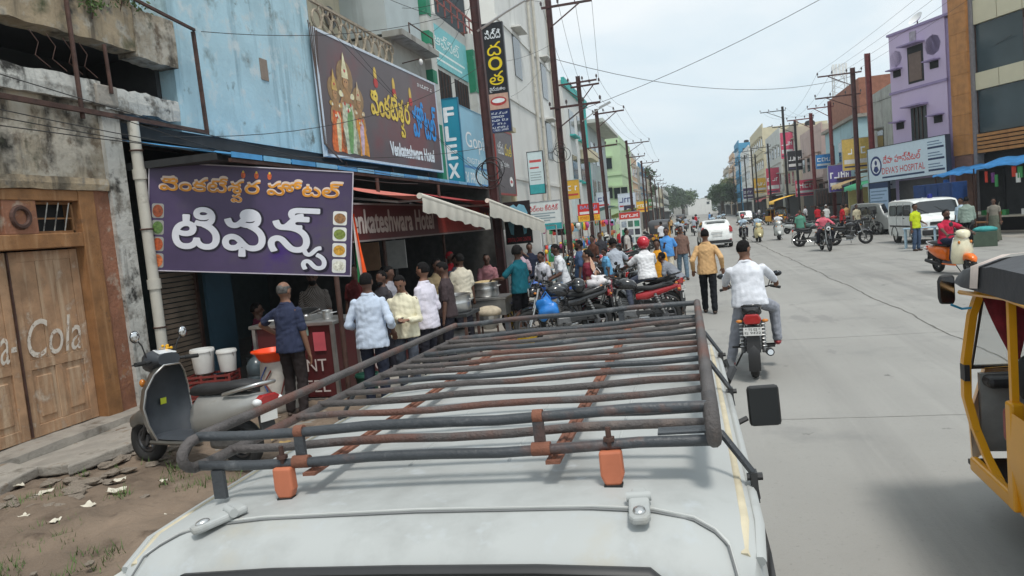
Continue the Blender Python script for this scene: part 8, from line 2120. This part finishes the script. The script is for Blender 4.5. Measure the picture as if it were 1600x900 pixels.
# ------------------------------------------------------------------ shop clutter beyond the hotel
rr = random.Random(31)
COLS = [(205, 60, 50), (235, 190, 60), (60, 110, 180), (225, 225, 220), (60, 150, 100), (225, 130, 60), (190, 80, 140), (40, 40, 46), (150, 190, 210)]
def lumpy(r, sd, amp=.3):
    mb = MB().ell((0, 0, 0), r, 18, 12)
    mb.v = [tuple(Vector(p) * (1 + amp * noise.noise(Vector(p) * 9 + Vector((sd, 0, 0))) + amp * .5 * noise.noise(Vector(p) * 22 + Vector((sd, 5, 0))))) for p in mb.v]
    return mb
def rack_of_goods(lb, x, y, w, h, n, sd):
    """open shop rack: posts, rails, shelves and rows of hanging or standing goods"""
    o = thing('goods_rack', lb, 'rack', (x, y, 0)); q = random.Random(sd)
    for a in (-w / 2, w / 2): MB().cyl((a, 0, 0), (a, 0, h), .025).build('post', m_steel, o)
    for z in (h, h * .62, h * .3):
        MB().bar((-w / 2, 0, z), (w / 2, 0, z), .03).build('rail', m_steel, o)
    for k in range(n):
        c = q.choice(COLS); m = P('goods_c_%d_%d' % (c[0], c[2]), c, 0.6, var=0.2); a = q.uniform(-w / 2 + .1, w / 2 - .1); z = q.choice((h, h * .62, h * .3)); L = q.uniform(.2, .48)
        if q.random() < .6:
            ww = q.uniform(.08, .16)
            MB().loft([[(a - ww * f, -.05 + dy, zz), (a + ww * f, -.05 + dy, zz), (a + ww * f, .04 + dy, zz), (a - ww * f, .04 + dy, zz)] for (f, dy, zz) in ((.4, 0, z), (1, -.03, z - L * .3), (.9, -.03, z - L * .7), (1.05, 0, z - L))]).build('hanging_goods', m, o, smooth=60)
        else: MB().ell((a, -.06, z - L * .4), (q.uniform(.06, .12), .07, L * .4), 8, 6).build('hanging_goods', m, o, smooth=180)
    return o
for k, (x, y) in enumerate(((-5.3, 22.6), (-5.2, 24.6), (-5.1, 29.8), (-4.9, 32.5), (-5.2, 36), (-5.0, 40), (-5.3, 46), (-5.2, 52))):
    rack_of_goods('crowded rack of bright goods outside the %s shop past the hotel' % ('first', 'second', 'third', 'fourth', 'fifth', 'sixth', 'seventh', 'eighth')[k], x, y, 1.7, 2.1, 26 if k < 5 else 16, k)
wd = thing('white_door_panel', 'plain white shop door panel standing open beyond the tooth sign', 'door', (-4.95, 22.0, 0)); MB().box((0, 0, 1.05), (1.15, .05, 2.1)).build('panel', m_white, wd, bevel=.01); MB().box((.45, -.04, 1.0), (.04, .03, .16)).build('handle', m_steel, wd)
ss = thing('shop_step', 'low stone shop step with a red box behind the teal tee man', 'step', (-4.4, 19.5, 0)); MB().box((0, 0, .2), (1.8, 1.2, .4)).build('step', m_conc, ss, bevel=.02)
o = MB().box((0, 0, .12), (.24, .2, .24)).build('red_box', P('box_red', (215, 50, 50)), bevel=.01, loc=(-4.1, 19.3, .4)); tag(o, 'small red box on the shop step', 'box')
bs, L_, H_ = board('banner_stand', 'tall white banner stand with small pictures among the parked bikes', 'banner', (-2.95, 32.8), (-2.05, 32.8), .5, 2.35, P('banner_white', (220, 225, 222)), m_frame, .03, .02)
patch(bs, P('banner_red', (205, 70, 60)), 0, H_ * .84, L_, H_ * .16); scribble(bs, W_, .08, H_ * .88, L_ - .16, .14, 3)
for i in range(4):
    for j in range(3): patch(bs, P('banner_pic_%d' % ((i * 3 + j) % 5), ((90, 110, 100), (60, 140, 110), (120, 120, 130), (60, 60, 70), (150, 160, 170))[(i * 3 + j) % 5], var=0.4, scale=9), .07 + j * .28, .12 + i * .36, .22, .26)
for a in (.05, L_ - .05): MB().bar((a, .02, -.5), (a, .02, 0), .03).build('leg', m_iron, bs)
o = thing('plastic_bag', 'bright blue plastic bag hanging on the parked motorcycle beside the yellow tub', 'bag', (-2.62, 13.1, .62)); lumpy((.20, .14, .20), 1, .5).build('bag', P('bag_blue', (45, 125, 205), 0.3, var=0.15, bump=0.8, bscale=9), o, smooth=180); MB().tube([(-.08, 0, .2), (0, 0, .32), (.08, 0, .2)], .012, 5).build('handle', P('bag_blue', (45, 125, 205)), o)
o = thing('plastic_bag', 'white and pink plastic bag on the bike beside the woman in saree', 'bag', (-1.75, 13.9, .98)); lumpy((.19, .12, .15), 2, .6).build('bag', P('bag_white', (222, 218, 220), 0.4, var=0.1, bump=0.8, bscale=9), o, smooth=180); MB().tube([(-.07, 0, .17), (0, 0, .28), (.07, 0, .17)], .01, 5).build('handle', P('bag_white', (222, 218, 220)), o)
o = thing('helmet', 'black motorcycle helmet resting on the parked bike seat', 'helmet', (-2.05, 13.4, .98)); MB().ell((0, 0, 0), (.13, .15, .14), 16, 12).build('shell', m_bikeblack, o, smooth=180); MB().ell((0, -.06, .0), (.11, .11, .06), 12, 8).build('visor', m_carglass, o, smooth=180)
for k, (x, y, c) in enumerate(((-2.9, 22.5, (90, 60, 50)), (-3.1, 26.2, (60, 60, 65)), (-2.4, 29.2, (180, 175, 170)))):
    person('shopper in %s standing between the left parked bikes' % ('brown', 'dark grey', 'pale grey')[k], (x, y, 0), R(140 + 60 * k), cloth('shopper_%d' % k, c), cloth('dark_trousers', (40, 40, 48)), 1, 1.68, hair='short', lod=True)
for k, (x, y, a, c, lb) in enumerate(((-4.75, 10.75, 150, (60, 58, 62), 'customer in dark shirt at the counter behind the bearded man'), (-4.95, 11.5, -100, (150, 150, 158), 'cook in pale grey shirt between the counter and the big pot'), (-3.75, 10.9, 100, (70, 60, 62), 'man in dark brown shirt waiting beside the big pot'),
                                      (-4.25, 13.3, 40, (205, 198, 180), 'man in off-white shirt between the pot and the food cart'), (-5.5, 12.6, -90, (110, 60, 58), 'hotel worker in brick red shirt deep behind the counter'), (-3.9, 16.9, 170, (170, 150, 160), 'person in mauve top near the end of the food cart'), (-2.5, 16.9, 100, (70, 90, 120), 'man in blue shirt between the parked bikes and the shop step'))):
    person(lb, (x, y, 0.03), R(a), cloth('crowd_%d' % k, c), cloth('dark_trousers', (40, 40, 48)), 1, 1.62 + .03 * (k % 4), hair='short', beard=k % 3 == 0, hl=(-.18, .28, 1.02) if k % 2 else None, hr=(.16, .30, 1.05) if k % 3 else None, nod=10 * (k % 3), lod=True)
# two conical road markers and dust
o = thing('traffic_marker', 'small orange marker standing on the road in the distance', 'marker', (7.0, 40.5, 0)); MB().lathe([(.16, 0), (.15, .03), (.05, .5), (.0, .52)], 12).build('cone', P('cone_orange', (225, 90, 50)), o, smooth=40); MB().box((0, 0, .015), (.36, .36, .03)).build('base', m_rubber, o)
bpy.data.scenes.remove(TMP)

# ------------------------------------------------------------------ air
hz = MB().box((0, 205, 13), (80, 470, 29.5)).build('haze', [])
hz['kind'] = 'stuff'; hz['label'] = 'thin pale haze hanging in the street air'; hz['category'] = 'haze'
mh = bpy.data.materials.new('haze_air'); mh.use_nodes = True; tt = mh.node_tree; tt.nodes.clear()
ov = tt.nodes.new('ShaderNodeOutputMaterial'); pv = tt.nodes.new('ShaderNodeVolumePrincipled')
pv.inputs['Color'].default_value = (0.86, 0.91, 0.95, 1); pv.inputs['Density'].default_value = 0.0006; pv.inputs['Anisotropy'].default_value = 0.2
tt.links.new(pv.outputs['Volume'], ov.inputs['Volume']); hz.data.materials.append(mh)
